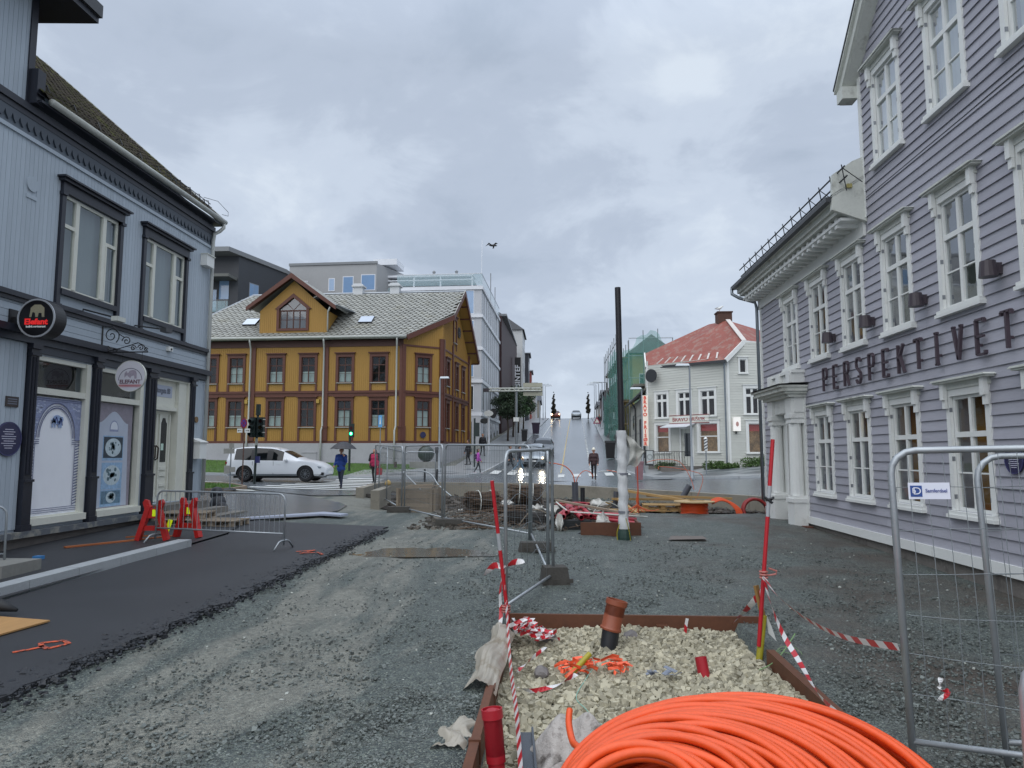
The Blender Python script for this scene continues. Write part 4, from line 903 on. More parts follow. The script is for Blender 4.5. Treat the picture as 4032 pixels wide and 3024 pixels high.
plaque(FL,13.10,2.30,.33,'large round navy plaque with pale text on the blue wall beside the shop window')
t=thing('brown_plate','small brown rectangular plate above the round plaque on blue boards','plate',FL(12.9,.04,3.0)); MB(FL).box(12.98,13.30,.025,.045,2.92,3.12).build('plate',mat('brown_metal',lin('3a3230'),.5,n=(10,.2)),t)
for k in range(3): MB(FL).box(13.02,13.26,.045,.048,2.97+k*.045,2.99+k*.045).build('text_line',mat('grey_lettering'),t)
t=thing('round_badge','small round brass badge beside the cream door','badge',FL(20.3,.04,2.9)); MB(FL).disc(20.28,3.02,.09,.02,.045,18).build('badge',mat('tarnished_brass',lin('7c6344'),.5,n=(12,.3)),t); MB(FL).disc(20.28,3.02,.09,.045,.052,18,inner=.075).build('rim',mat('tarnished_brass'),t)
def wlamp(pts,lab,shade):
    t=thing('arm_lamp',lab,'wall lamp',pts[0]); b=MB(); b.tube(pts,.018,6); b.build('arm',M_iron,t)
    s=MB(); p=Vector(pts[-1]); s.add([tuple(v) for v in []],[]); s.beam(p+Vector((0,-.14,-.02)),p+Vector((0,.14,-.02)),.16,.10); s.build('lamp_head',shade,t)
wlamp([FL(15.0,.05,5.12),FL(15.0,.06,5.22),FL(14.85,.8,5.02),FL(14.9,.95,4.98)],'black arm lamp with pale head over the gap between the shop windows',M_whw)
wlamp([FL(16.9,.05,5.12),FL(16.9,.1,5.2),FL(17.1,.8,5.12)],'slim black arm lamp below the right upper window',M_gutd)
t=thing('camera_box','small white box fixed under the blue fascia above the cream door','camera',FL(18.6,.05,4.9)); MB(FL).box(18.5,18.68,.02,.12,4.80,4.92).build('body',M_wht,t); MB(FL).disc(18.59,4.85,.03,.12,.14,10).build('lens',M_iron,t)
# --- hanging signs
def disc_sign(c,r,nrm,depth,m1,m2,label,rimm):
    pass
dz=Vector((0,0,1))
sg=thing('round_shop_sign','round black lightbox sign with red lettering on an arm','sign',(-10.5,13.05,4.6))
FS=Fr(-9.87,13.03,(1,0),(0,-1))   # faces down the street to the viewer
MB(FS).disc(0,4.60,.365,-.17,.17,40).build('drum',M_iron,sg,smooth=False); MB(FS).disc(0,4.60,.375,.165,.185,40,inner=.345).build('rim',mat('brushed_rim',lin('b9bcc0'),.3,metal=.5),sg)
M_face=mat('sign_face_black',lin('0d0c10'),.3); MB(FS).disc(0,4.60,.35,.17,.174,40).build('face',M_face,sg)
e=MB(FS)
for P in ([(-.12,4.80),(-.05,4.86),(.08,4.86),(.15,4.80),(.16,4.62),(.11,4.62),(.10,4.70),(.04,4.70),(.03,4.62),(-.02,4.62),(-.03,4.70),(-.08,4.72),(-.10,4.62),(-.14,4.62)],): e.prism(P,.174,.177)
e.build('elephant_emblem',mat('emblem_cream',lin('8d8871'),.5,n=(25,.3)),sg)
text('lettering','Elefant',.155,FS(0,.178,4.525),(1,0,0),(0,0,1),mat('red_lettering',lin('e02a2a'),.4,emis=.25),sg,depth=.006,bold=.006,sx=1.1)
text('lettering','Indisk restaurant',.05,FS(0,.178,4.435),(1,0,0),(0,0,1),M_wht,sg,depth=.004,bold=.003,sx=1.15)
MB().beam((-10.47,13.03,4.58),(-10.22,13.03,4.58),.10,.14).build('arm',M_iron,sg); MB(FL).box(12.9,13.16,.03,.06,4.38,4.80).build('wall_plate',M_iron,sg)
sg=thing('hanging_shop_sign','white round sign with arch and elephant hanging from scrolled wrought iron bracket','sign',(-10.5,15.9,4.9))
FS=Fr(-9.72,15.75,(1,0),(0,-1)); zc=3.80
MB(FS).disc(0,zc,.355,-.025,.025,40).build('disc',mat('sign_white',lin('c9c9d2'),.45,n=(6,.06)),sg); MB(FS).disc(0,zc,.36,-.028,.028,40,inner=.345).build('rim',M_whw,sg)
M_sgrey=mat('sign_grey_print',lin('5b5c6b'),.5); e=MB(FS); A_=arc(0,zc-.10,.285,0,180,24); B_=arc(0,zc-.10,.27,0,180,24)
for i in range(24): e.add([(A_[i][0],.026,A_[i][1]),(A_[i+1][0],.026,A_[i+1][1]),(B_[i+1][0],.026,B_[i+1][1]),(B_[i][0],.026,B_[i][1])],[(0,1,2,3)])
e.build('arch_print',M_sgrey,sg)
e=MB(FS); e.prism([(-.14,zc-.04),(-.14,zc+.06),(-.10,zc+.12),(-.06,zc+.06),(-.02,zc+.12),(.05,zc+.14),(.12,zc+.13),(.15,zc+.06),(.15,zc-.06),(.10,zc-.06),(.09,zc+.01),(.03,zc+.0),(-.0,zc-.05),(-.04,zc-.02),(-.08,zc+.02)],.026,.028); e.build('elephant_emblem',mat('emblem_mauve',lin('9c94a2'),.5,n=(30,.35)),sg)
text('lettering','ELEFANT',.125,FS(0,.03,zc-.135),(1,0,0),(0,0,1),mat('plum_lettering',lin('6a4a56'),.5),sg,depth=.004,bold=.003,sx=1.0)
e=MB(FS); e.box(-.27,.27,.026,.028,zc-.225,zc-.20); e.box(-.25,.25,.026,.028,zc-.255,zc-.24); e.build('underline_print',mat('red_underline',lin('b05a60'),.5),sg)
br=MB(FS)
br.tube([(-.75,0,4.36),(.38,0,4.36)],.016,6); br.tube([(-.74,0,4.30),(-.74,0,5.0)],.02,6)
def spiral(cx_,cz,r0,turn,dirn,a0): return [(cx_+r0*(1-i/34)*math.cos(a0+dirn*turn*2*PI*i/30),0,cz+r0*(1-i/34)*math.sin(a0+dirn*turn*2*PI*i/30)) for i in range(31)]
for s_ in (spiral(-.52,4.75,.20,1.6,1,-PI*.3),spiral(-.15,4.62,.11,1.5,-1,PI),spiral(.02,4.45,.07,1.4,1,0),spiral(.2,4.46,.075,1.3,-1,PI),spiral(.32,4.42,.05,1.2,1,0),spiral(-.6,4.44,.07,1.4,1,0),spiral(-.42,4.42,.06,1.2,-1,0)): br.tube(s_,.012,5)
br.tube([(-.6,0,4.38),(-.3,0,4.45),(-.05,0,4.52),(.12,0,4.58),(.26,0,4.52),(.36,0,4.38)],.012,5); br.tube([(-.7,0,4.95),(-.5,0,4.96),(-.33,0,4.78),(-.2,0,4.7)],.012,5)
br.tube([(-.22,0,4.36),(-.22,0,4.12)],.006,4); br.tube([(.24,0,4.36),(.24,0,4.05)],.006,4); br.build('bracket',M_iron,sg)
# ================================================================ YELLOW HOUSE
t18=rad(1.8); sU=(math.sin(t18),math.cos(t18))
FY=Fr(-10.09,47,(-sU[1],sU[0]),(-sU[0],-sU[1]))
CE=(-7.67,48.7); FC=Fr(-10.09,47,(CE[0]+10.09,CE[1]-47),(1.7,-2.42)); LC=math.hypot(CE[0]+10.09,1.7)
GE=(-6.95,57.5); FG=Fr(CE[0],CE[1],(GE[0]-CE[0],GE[1]-CE[1]),(8.8,-.72)); LG=math.hypot(GE[0]-CE[0],GE[1]-CE[1])
yel=thing('yellow_house','ochre yellow timber house with brown trim and grey diamond slate roof','house',FY(6,0,1.3))
M_yel=mat('ochre_board_paint',lin('a07b38'),.6,n=(1.3,.10,30,.08),b=(50,.15),stain=(1.3,.60,'8a6a26',.4),stretch=(1,1,.25))
M_brn=mat('brown_trim_paint',lin('593226'),.55,n=(4,.15))
M_brnd=mat('dark_brown_trim',lin('4a2b22'),.55,n=(4,.15))
M_pls=mat('plaster_plinth',lin('a3a4a8'),.75,n=(1,.12,10,.1),b=(20,.2),stain=(1.2,.62,'7c7c80',.5))
oy=[]
for c in (13.55,11.65,8.83,6.57,4.0,1.66):
    for z0,z1 in ((3.87,5.62),(6.86,8.60)): oy.append((c-.47,c+.47,z0,z1))
w=MB(FY); cells(w,-.0,17,2.78,9.75,oy,0,.2); w.build('wall',M_yel,yel,fix=False)
oc=[(LC/2-.45,LC/2+.45,3.87,5.62),(LC/2-.45,LC/2+.45,6.86,8.60)]
w=MB(FC); cells(w,0,LC,2.78,9.75,oc,0,.2); w.add([(0,0,9.75),(LC,0,9.75),(LC,0,11.2)],[(0,1,2)]); w.build('wall',M_yel,yel,fix=False)
og=[(a-.42,a+.42,z0,z1) for a in (1.35,4.3,6.6) for z0,z1 in ((3.87,5.62),(6.86,8.60))]+[(3.2,4.0,10.3,12.0)]
w=MB(FG); cells(w,0,LG,2.78,9.75,og,0,.2); w.add([(0,0,9.75),(LG,0,9.75),(3.9,0,13.8),(0,0,11.0)],[(0,1,2,3)]); w.build('wall',M_yel,yel,fix=False)
w=MB(FY); w.quad((17,0,1),(17,-11,1),(17,-11,9.8),(17,0,9.8)); w.quad((17,-11,1),(-3,-11,1),(-3,-11,9.8),(17,-11,9.8)); w.build('wall',M_yel,yel,fix=False)
# board grooves: joined batten relief (boards are about six pixels wide)
def battens(fr,a0,a1,zf,ops,name='board_battens',m=M_yel,st=.14):
    b=MB(fr); a=a0+.07
    while a<a1:
        z0,z1=zf(a); segs=[(z0,z1)]
        for o in ops:
            if o[0]-.2<a<o[1]+.2:
                ns=[]
                for s0,s1 in segs:
                    if o[2]-.1>s0: ns.append((s0,min(s1,o[2]-.1)))
                    if o[3]+.25<s1: ns.append((max(s0,o[3]+.25),s1))
                segs=ns
        for s0,s1 in segs:
            if s1>s0: b.box(a-.02,a+.02,.002,.018,s0,s1)
        a+=st
    return b.build(name,m,yel,kind='stuff')
battens(FY,0,14.6,lambda a:(2.8,9.4),oy); battens(FC,0,LC,lambda a:(2.8,9.7+1.3*a/LC),oc); battens(FG,0,LG,lambda a:(2.8,min(10.9+a*.7,13.7-(a-3.9)*.82)),og)
for fr,Ln in ((FY,15.),(FC,LC),(FG,LG)):
    t=MB(fr); t.box(0,Ln,0,.07,2.76,2.92); t.build('base_beam',M_brn,yel)
    t=MB(fr); t.box(0,Ln,.0,.06,5.93,6.30); t.box(0,Ln,.06,.12,6.14,6.20); t.build('belt_course',M_brn,yel)
    t=MB(fr); t.box(0,Ln,0,.06,9.30,9.75 if fr is FY else 9.42); t.build('frieze',M_brnd if fr is FY else M_brn,yel)
for a in (.10,5.28,10.42,15.0):
    t=MB(FY); t.box(a-.13,a+.13,0,.11,2.92,9.3); t.box(a-.16,a+.16,0,.15,2.92,3.8); t.box(a-.2,a+.2,0,.2,3.8,3.9); t.build('post',M_brn,yel)
for fr,a in ((FC,.02),(FC,LC-.14),(FG,.12),(FG,2.9),(FG,LG-.12)):
    t=MB(fr); t.box(a-.13,a+.13,0,.12,2.92,9.42 if fr is FC and a<1 else 10.); t.box(a-.16,a+.16,0,.16,2.92,3.9); t.build('post',M_brn,yel)
M_net=mat('net_curtain',lin('b6c4bf'),.8,n=(3,.15))
def ywin(fr,o,i):
    a0,a1,z0,z1=o; c=(a0+a1)/2
    wnd=window(fr,yel,a0,a1,z0,z1,cas=True,m=M_brn,mf=M_brnd,cols=2,trans=(.68,),bars=(.36,),cw=.17,cd_=.09,fw=.05,curt=[(0,.45),(0,.62),None,(0,.42)][i%4],mcur=M_net,sill=False,mull=.06)
    h=MB(fr); h.box(a0-.17,a1+.17,0,.12,z1+.17,z1+.24); h.box(a0-.25,a1+.25,0,.2,z1+.24,z1+.30); h.build('header',M_brn,wnd)
    h=MB(fr); h.box(a0-.1,a1+.1,0,.14,z0-.07,z0-.02); h.build('sill',mat('sill_grey',lin('9c9a96'),.5),wnd)
    zb=z0-.95 if z0<5 else z0-.56
    for p_,r_ in ((a0-.17,a0-.03),(a1+.03,a1+.17)): MB(fr).box(p_,r_,0,.08,zb,z0-.07).build('apron',M_brn,wnd)
for i,o in enumerate(oy): ywin(FY,o,(i*7)%5)
for i,o in enumerate(oc): ywin(FC,o,1)
for i,o in enumerate(og): ywin(FG,o,2)
# plinth and its vents
pl=MB(FY); pl.box(-.02,17,-.4,.10,.6,2.76); pl.build('plinth',M_pls,yel); pl=MB(FC); pl.box(-.05,LC+.03,-.4,.10,.6,2.755); pl.build('plinth',M_pls,yel); pl=MB(FG); pl.box(0,LG,-.4,.09,.6,2.75); pl.build('plinth',M_pls,yel)
for a in (6.3,1.55,9.6): MB(FY).box(a-.5,a+.5,.10,.13,1.5,2.12).box(a-.52,a+.52,.10,.16,2.12,2.17).build('cellar_hatch',M_pls,yel)
# roof
SL=(14.2-9.85)/6.05
def ry(d): return 9.9+( .55-d)*SL
ro=MB(FY)
eC=FY(-.35,.55,9.9); kink=(-7.0,49.25,11.75); peakp=(-6.62,52.55,14.25); rl=FY(15.2,-5.5,14.25); el=FY(17,.55,9.9); hl=FY(13.3,-5.5,14.25)
farR=(-6.18,58.6,9.7); farL=FY(17,-11.6,9.8)
ro.fr=None
ro.add([el,eC,kink,peakp,hl],[(0,1,2,3,4)]); ro.add([peakp,farR,farL,hl],[(0,1,2,3)]); ro.add([el,hl,farL],[(0,1,2)])
def low(p,d=.14): return (p[0],p[1],p[2]-d)
ro.add([low(el),low(eC),low(kink),low(peakp),low(hl)],[(0,1,2,3,4)]); ro.add([low(peakp),low(farR),low(farL),low(hl)],[(0,1,2,3)])
ro.build('roof',mat('roof_underlay',lin('5e5a52'),.8,n=(2,.2)),yel,fix=False)
M_slate=mat('diamond_slate',lin('8d8e88'),.5,n=(.9,.12),isl=.12,obr=.14,b=(20,.2),stain=(.9,.55,'74715f',.5))
M_lead=mat('ridge_flashing',lin('9aa0a6'),.4,metal=.3,n=(3,.15))
# slates laid diamond-wise, hexagonal look, on the front slope
ang=math.atan(SL); ca,sa=math.cos(ang),math.sin(ang); Ls=6.05/ca; W_,H_=.40,.27
dm=[(5.36,10.12)]
def onroof(a,s):  # s up-slope distance
    d=.55-s*ca; return FY(a,d,9.9+s*sa)
nr=(FY.n[0]*sa,FY.n[1]*sa,ca)
def inside(a,s):
    d=.55-s*ca; z=9.9+s*sa
    if s<.0 or s>Ls-.1: return False
    if a<-.35+ (0): 
        # chamfer edge: eave corner -> kink -> peak
        pass
    P=FY(a,d,0); 
    def side(A,B): return (B[0]-A[0])*(P[1]-A[1])-(B[1]-A[1])*(P[0]-A[0])
    if z>kink[2] and side(kink,peakp)<.12: return False
    if z<=kink[2] and side(eC,kink)<.12: return False
    if a>13.3+1.9*(1-s/Ls)*1.9: return False
    # dormer footprint
    if 5.25<a<10.2 and z>10.3 and z<11.9+2.3*(1-abs(a-7.74)/3.0): return False
    return True
cnt=0; rv=[];rf=[]
rows=int(Ls/H_)+1
slots=[]
for r in range(rows):
    s=.1+r*H_
    for c in range(60):
        a=-3.9+c*W_+(W_/2 if r%2 else 0)
        if inside(a,s): slots.append((a,s))
slots.sort(key=lambda q:(q[1],q[0]))
for a,s in slots:
    j=rng.uniform(-.004,.004,4); h=.035
    pts=[]
    for (da,ds,lift) in ((0,-.20,.050),(W_*.5,-.01,.036),(W_*.42,.17,.010),(-W_*.42,.17,.010),(-W_*.5,-.01,.036)):
        p=onroof(a+da*.97,s+ds); pts.append((p[0]+nr[0]*lift,p[1]+nr[1]*lift,p[2]+nr[2]*lift+j[0]))
    lowp=[(p[0]-nr[0]*.012,p[1]-nr[1]*.012,p[2]-nr[2]*.012) for p in pts]
    fs=[(0,1,2,3,4),(0,5,6,1),(0,4,9,5),(1,6,7,2),(4,3,8,9)]
    if cnt<300: 
        mb=MB(); mb.v=pts+lowp; mb.f=fs; mb.mi=[0]*5; mb.build('slate',M_slate,yel,fix=False); cnt+=1
    else: o0=len(rv); rv+=pts+lowp; rf+=[tuple(o0+i for i in f) for f in fs]
mb=MB(); mb.v=rv; mb.f=rf; mb.mi=[0]*len(rf); mb.build('slates',M_slate,yel,kind='stuff',fix=False)
MB().tube([hl,(peakp[0],peakp[1],peakp[2]+.03)],.10,6).build('ridge_capping',M_lead,yel)
MB().tube([el,hl],.08,6).build('hip_capping',M_lead,yel)
g=MB(); g.tube([FY(17,.68,9.86),FY(-.35,.68,9.86)],.09,8); g.build('gutter',mat('pale_gutter'),yel,smooth=True)
MB(FY).box(-.3,17,.45,.6,9.74,9.80).build('fascia',mat('pale_gutter'),yel)
bb=MB(); bb.beam((eC[0],eC[1],eC[2]-.10),(kink[0],kink[1],kink[2]-.10),.10,.34); bb.beam((kink[0],kink[1],kink[2]-.1),(peakp[0],peakp[1],peakp[2]-.08),.10,.34); bb.beam((peakp[0],peakp[1],peakp[2]-.08),(farR[0],farR[1],farR[2]-.1),.10,.34); bb.build('barge_board',M_brn,yel)
wb=MB(); wb.beam((kink[0]+.02,kink[1],kink[2]+.10),(peakp[0]+.02,peakp[1],peakp[2]+.12),.06,.05); wb.beam((eC[0],eC[1],eC[2]+.1),(kink[0],kink[1],kink[2]+.1),.06,.04); wb.build('verge_flashing',mat('pale_gutter'),yel)
sf=MB()   # soffit boards and outriggers under the far rake
for k in range(7):
    t=k/6; p=Vector(peakp).lerp(Vector(farR),t); sf.beam((p.x-.05,p.y,p.z-.2),(p.x-1.15,p.y+.05,p.z-.2),.10,.10)
sf.build('outrigger',M_brn,yel)
MB().add([(peakp[0],peakp[1],peakp[2]-.16),(farR[0],farR[1],farR[2]-.16),(farR[0]-1.3,farR[1],farR[2]-.16),(peakp[0]-1.2,peakp[1],peakp[2]-.16)],[(0,1,2,3)]).build('soffit',M_yel,yel)
for a in (.42,5.45,10.62):
    dp=MB(FY); dp.tube([(a-.12,.66,9.8),(a-.12,.62,9.6),(a,.16,9.2),(a,.14,3.9),(a+.06,.22,3.6),(a+.06,.2,1.4)],.06,8); dp.build('downpipe',mat('pale_pipe'),yel,smooth=True)
# dormer
dmr=MB(FY); ow=(6.80,8.72,10.60,12.05)
cells(dmr,5.36,10.12,9.95,11.85,[(6.80,8.72,10.60,11.85)],.02,.2); 
PE=(7.74,13.95)
for s_ in (0,1):
    q=[(5.36,11.85),(6.80,11.85),(6.80,12.0),(7.74,12.75),(7.74,13.95)] if s_==0 else [(10.12,11.85),(8.72,11.85),(8.72,12.0),(7.74,12.75),(7.74,13.95)]
    dmr.add([(a,.02,z) for a,z in q],[(0,1,2,3,4)])
for a in (5.36,10.12): dmr.quad((a,.02,9.95),(a,.02,11.85),(a,-3.4,11.85),(a,-3.4,9.95))
dmr.build('dormer',M_yel,yel,fix=False)
b=MB(FY); a=5.45
while a<10.1:
    zt=11.85+(1-abs(a-7.74)/2.38)*2.0
    for z0,z1 in ([(10.35,zt)] if not 6.6<a<8.92 else [(13.05-abs(a-7.74)*.78,zt)]): 
        if z1>z0: b.box(a-.02,a+.02,.022,.038,z0,z1)
    a+=.14
b.build('board_battens',M_yel,yel,kind='stuff')
rr=MB(FY)
for s_ in (-1,1):
    E_=(7.74+s_*3.05,12.0); top=(7.74,14.25)
    for dz0,dz1 in ((0,.10),): rr.add([(E_[0],.55,E_[1]),(top[0],.55,top[1]),(top[0],-5.3,top[1]),(E_[0],-2.7,E_[1]),(E_[0],.55,E_[1]+.12),(top[0],.55,top[1]+.12),(top[0],-5.3,top[1]+.12),(E_[0],-2.7,E_[1]+.12)],[(0,1,2,3),(4,5,6,7),(0,4,5,1),(0,3,7,4)])
rr.build('dormer_roof',M_slate,yel,fix=False)
b=MB(FY)
for s_ in (-1,1): b.prism([(7.74+s_*3.15,11.78),(7.74+s_*3.15,12.06),(7.74,14.38),(7.74,14.02)],.50,.60)
b.build('barge_board',M_brn,yel)
b=MB(FY)
for s_ in (-1,1): b.prism([(7.74+s_*3.05,11.90),(7.74+s_*3.05,11.94),(7.74,14.2),(7.74,14.16)],.05,.50)
b.build('soffit',M_brnd,yel)
b=MB(FY); b.add([(10.5-5.9,.2,11.9),(5.0,-2.5,12.1),(3.9,-2.0,11.65),(4.3,-.3,10.6)],[(0,1,2,3)]) if False else None
b.beam((4.75,.5,12.12),(4.4,-3.0,12.2),.5,.06); b.build('dormer_gutter',M_lead,yel)
b=MB(FY); b.tube([(5.0,.5,11.95),(5.2,.3,11.7),(5.28,.1,11.5),(5.28,.08,10.4)],.05,7); b.build('downpipe',mat('pale_pipe'),yel,smooth=True)
# flashing strip of the valley
b=MB(); P1,P2=Vector(onroof(5.35,3.9)),Vector(onroof(3.6,2.2)); 
wn=MB(FY)   # dormer window
o=MB(FY); o.box(6.62,6.80,.02,.11,10.45,12.0); o.box(8.72,8.90,.02,.11,10.45,12.0); o.prism([(6.55,11.95),(6.82,12.02),(7.74,12.77),(7.74,13.05),(6.45,11.98)],.02,.13); o.prism([(8.93,11.95),(8.66,12.02),(7.74,12.77),(7.74,13.05),(9.03,11.98)],.02,.13); o.box(6.8,8.72,.02,.11,10.45,10.60); o=o.build('window',M_brn,yel)
f=MB(FY)
for a in (6.82,7.28,7.74,8.20,8.66): f.box(a-.035,a+.035,-.06,.0,10.6,11.85)
f.box(6.8,8.72,-.06,.01,11.80,11.90); f.box(6.8,8.72,-.05,-.01,11.2,11.24); f.box(6.8,8.72,-.06,0,10.58,10.64)
for a,z in ((7.28,12.3),(7.74,12.1),(8.2,12.3)): pass
f.beam((7.74,-.03,11.88),(7.3,-.03,12.35),.04,.04); f.beam((7.74,-.03,11.88),(8.18,-.03,12.35),.04,.04); f.build('sash',M_brnd,o)
for k in range(4):
    for z0,z1 in ((10.62,11.2),(11.24,11.8)): MB(FY).quad((6.84+.46*k,-.03,z0),(7.27+.46*k,-.03,z0),(7.27+.46*k,-.03,z1),(6.84+.46*k,-.03,z1)).build('pane',M_glassup,o)
MB(FY).add([(6.8,-.03,11.9),(8.72,-.03,11.9),(8.72,-.03,12.0),(7.74,-.03,12.76),(6.8,-.03,12.0)],[(0,1,2,3,4)]).build('pane',M_glassup,o)
MB(FY).box(6.7,8.8,-.5,-.48,10.5,12.8).build('room_behind_pane',mat('attic_room',lin('6f6f74'),.8,n=(1,.3)),o)
# rooflights, vents
for a0,s0 in ((10.9,1.9),(2.55,2.0)):
    q=MB(); P=[onroof(a0,s0),onroof(a0+.95,s0),onroof(a0+.95,s0+.95),onroof(a0,s0+.95)]; up=lambda p,h:(p[0]+nr[0]*h,p[1]+nr[1]*h,p[2]+nr[2]*h)
    q.add([up(p,.0) for p in P]+[up(p,.16) for p in P],[(0,1,5,4),(1,2,6,5),(2,3,7,6),(3,0,4,7)]); rlx=q.build('rooflight',M_gutd,yel)
    q=MB(); q.add([up(p,.155) for p in P],[(0,1,2,3)]); q.build('pane',glassmat('rooflight_glass',(.3,.35,.4),.75),rlx)
for a in (4.95,1.9+.2):
    q=MB(FY); q.box(a-.35,a+.35,-6.0,-5.4,13.9,14.75); q.box(a-.45,a+.45,-6.15,-5.25,14.75,14.88); q.prism([(a-.4,14.88),(a+.4,14.88),(a+.3,15.0),(a-.3,15.0)],-6.1,-5.3); q.build('roof_vent',mat('vent_white',lin('c3c6c8'),.4,n=(4,.1)),yel)
# small fittings
MB(FC).disc(LC/2-.02,3.33,.21,.10,.13,20).build('round_plate',mat('navy_enamel'),yel)
for a in (10.82,5.8): MB(FY).box(a-.1,a+.1,.02,.2,5.45,5.72).build('light_fitting',mat('ochre_lamp',lin('a78a3a'),.4),yel)
q=MB(FG); q.disc(4.9,11.3,.42,.05,.12,14,inner=.33)
for k in range(8): t=k*PI/4; q.beam((4.9,.1,11.3),(4.9+.4*math.cos(t),.1,11.3+.4*math.sin(t)),.05,.04)
q.build('gable_wheel',M_gutd,yel)
# ================================================================ generic far block
M_blind=mat('blue_blind',lin('6f8fb4'),.6,n=(2,.1))
def block(name,label,pts,z0,z1,m,group=None,cat='building',base=None):
    """pts: footprint corners; returns thing"""
    cxm=sum(p[0] for p in pts)/len(pts); cym=sum(p[1] for p in pts)/len(pts)
    t=thing(name,label,cat,(cxm,cym,z0),group=group)
    b=MB(); b.vprism(pts,z0,z1); b.build('wall',m,t); return t
def fwin(t,fr,a0,a1,z0,z1,mf,mg,d=.02,inset=.06,cols=1,rows=1,fw=.05):
    f=MB(fr); f.box(a0-fw,a1+fw,.0,d,z0-fw,z1+fw); o=f.build('window',mf,t)
    for i in range(cols):
        for j in range(rows):
            A=a0+(a1-a0)*i/cols; B=a0+(a1-a0)*(i+1)/cols; C=z0+(z1-z0)*j/rows; D_=z0+(z1-z0)*(j+1)/rows
            MB(fr).box(A+.02,B-.02,d,d+.004,C+.02,D_-.02).build('pane',mg,o)
    return o
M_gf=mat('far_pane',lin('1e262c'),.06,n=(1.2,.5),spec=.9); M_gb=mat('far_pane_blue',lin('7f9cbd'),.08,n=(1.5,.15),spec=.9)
# --- white modern corner building
M_mod=mat('pale_render',lin('b4b7bc'),.55,n=(1,.06,12,.06),stain=(1.,.63,'8d9096',.5),stretch=(1,1,.3)); M_band=mat('white_band',lin('d6d9de'),.5,n=(2,.05)); M_gry=mat('grey_cladding',lin('9a9b9c'),.6,n=(.8,.06,6,.05)); M_grd=mat('grey_side',lin('7c7f82'),.6,n=(1,.08))
C0=(-6.75,66); C1=(-6.35,82.5)
wm=block('white_office_building','pale five storey corner building with white bands and glass roof rail',[C0,(-15,66.3),(-15,83),C1],2.4,18.0,M_mod)
FA=Fr(C0[0],C0[1],(-1,.031),(-.031,-1)); FB=Fr(C0[0],C0[1],(C1[0]-C0[0],C1[1]-C0[1]),(1,-.024)); LB=math.hypot(C1[0]-C0[0],16.5)
for z in (5.6,8.7,11.8,14.9,17.6):
    b=MB(); 
    for fr,Ln in ((FA,8.2),(FB,LB)): mb=MB(fr); mb.box(-.12,Ln,.0,.14,z,z+.30); mb.build('white_band',M_band,wm)
for k,z in enumerate((6.2,9.3,12.4,15.3)):
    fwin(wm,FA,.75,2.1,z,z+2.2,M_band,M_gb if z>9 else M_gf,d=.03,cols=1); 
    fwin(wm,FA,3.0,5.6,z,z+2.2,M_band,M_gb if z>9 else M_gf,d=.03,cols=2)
    for q in range(8): 
        a=.9+q*1.95; fwin(wm,FB,a,a+.5,z,z+2.3,M_band,mat('white_shutter',lin('c8ccd2'),.4,n=(3,.1)) if (q*k+q)%3 else M_gf,d=.02)
        mb=MB(FB); mb.box(a+.75,a+.80,0,.03,z-.3,z+2.4); mb.build('panel_joint',M_grd,wm)
b=MB(FA); b.box(0,6.9,.0,.3,2.3,5.55); b.build('shopfront_surround',M_mod,wm)
fwin(wm,FA,.9,3.1,2.8,5.0,M_gutd,M_gf,d=.32); 
for q in range(5): fwin(wm,FB,1.2+q*3,2.6+q*3,2.9+q*.25,5.2,M_band,M_gf,d=.04)
sgn=MB(FA); sgn.disc(-.35,5.1,.26,.3,.36,20,sa=1.5); sgn.build('round_sign',mat('sign_dark_round',lin('2a2d30'),.4),wm); text('sign_lettering','MIRAI',.26,FA(-.35,.37,5.1),(1,0,0),(0,0,1),M_band,wm,depth=.01) if False else None
M_glr=mat('roof_glass',lin('9fb8bf'),.08,n=(1,.1),trans=.62)
rl_=MB(FA); rl_.box(-.05,8.2,-.02,.0,18.05,19.15); rl_.build('glass_rail',M_glr,wm); rl_=MB(FB); rl_.box(0,LB,-.02,0,18.05,19.15); rl_.build('glass_rail',M_glr,wm)
r2=MB(FA); r2.box(-.05,8.2,-.03,.02,19.15,19.2); r2.build('rail_cap',M_band,wm); r2=MB(FB); r2.box(0,LB,-.03,.02,19.15,19.2); r2.build('rail_cap',M_band,wm)
MB(FB).tube([(2.0,-.3,18.0),(2.6,-.3,23.2)],.03,5).build('antenna',M_band,wm)
for a,h in ((11.,4.),(15.5,3.5)): MB(FB).tube([(a,-.4,18),(a,-.4,18+h)],.05,5).build('flagpole',M_grd,wm)
# entry canopy on left part of front
MB(FA).box(5.6,9.6,.2,1.6,15.9,16.3).build('canopy',M_band,wm); MB(FA).box(5.8,9.0,-.1,.3,14.2,15.9).build('loggia',mat('loggia_red',lin('3a2224'),.5),wm)
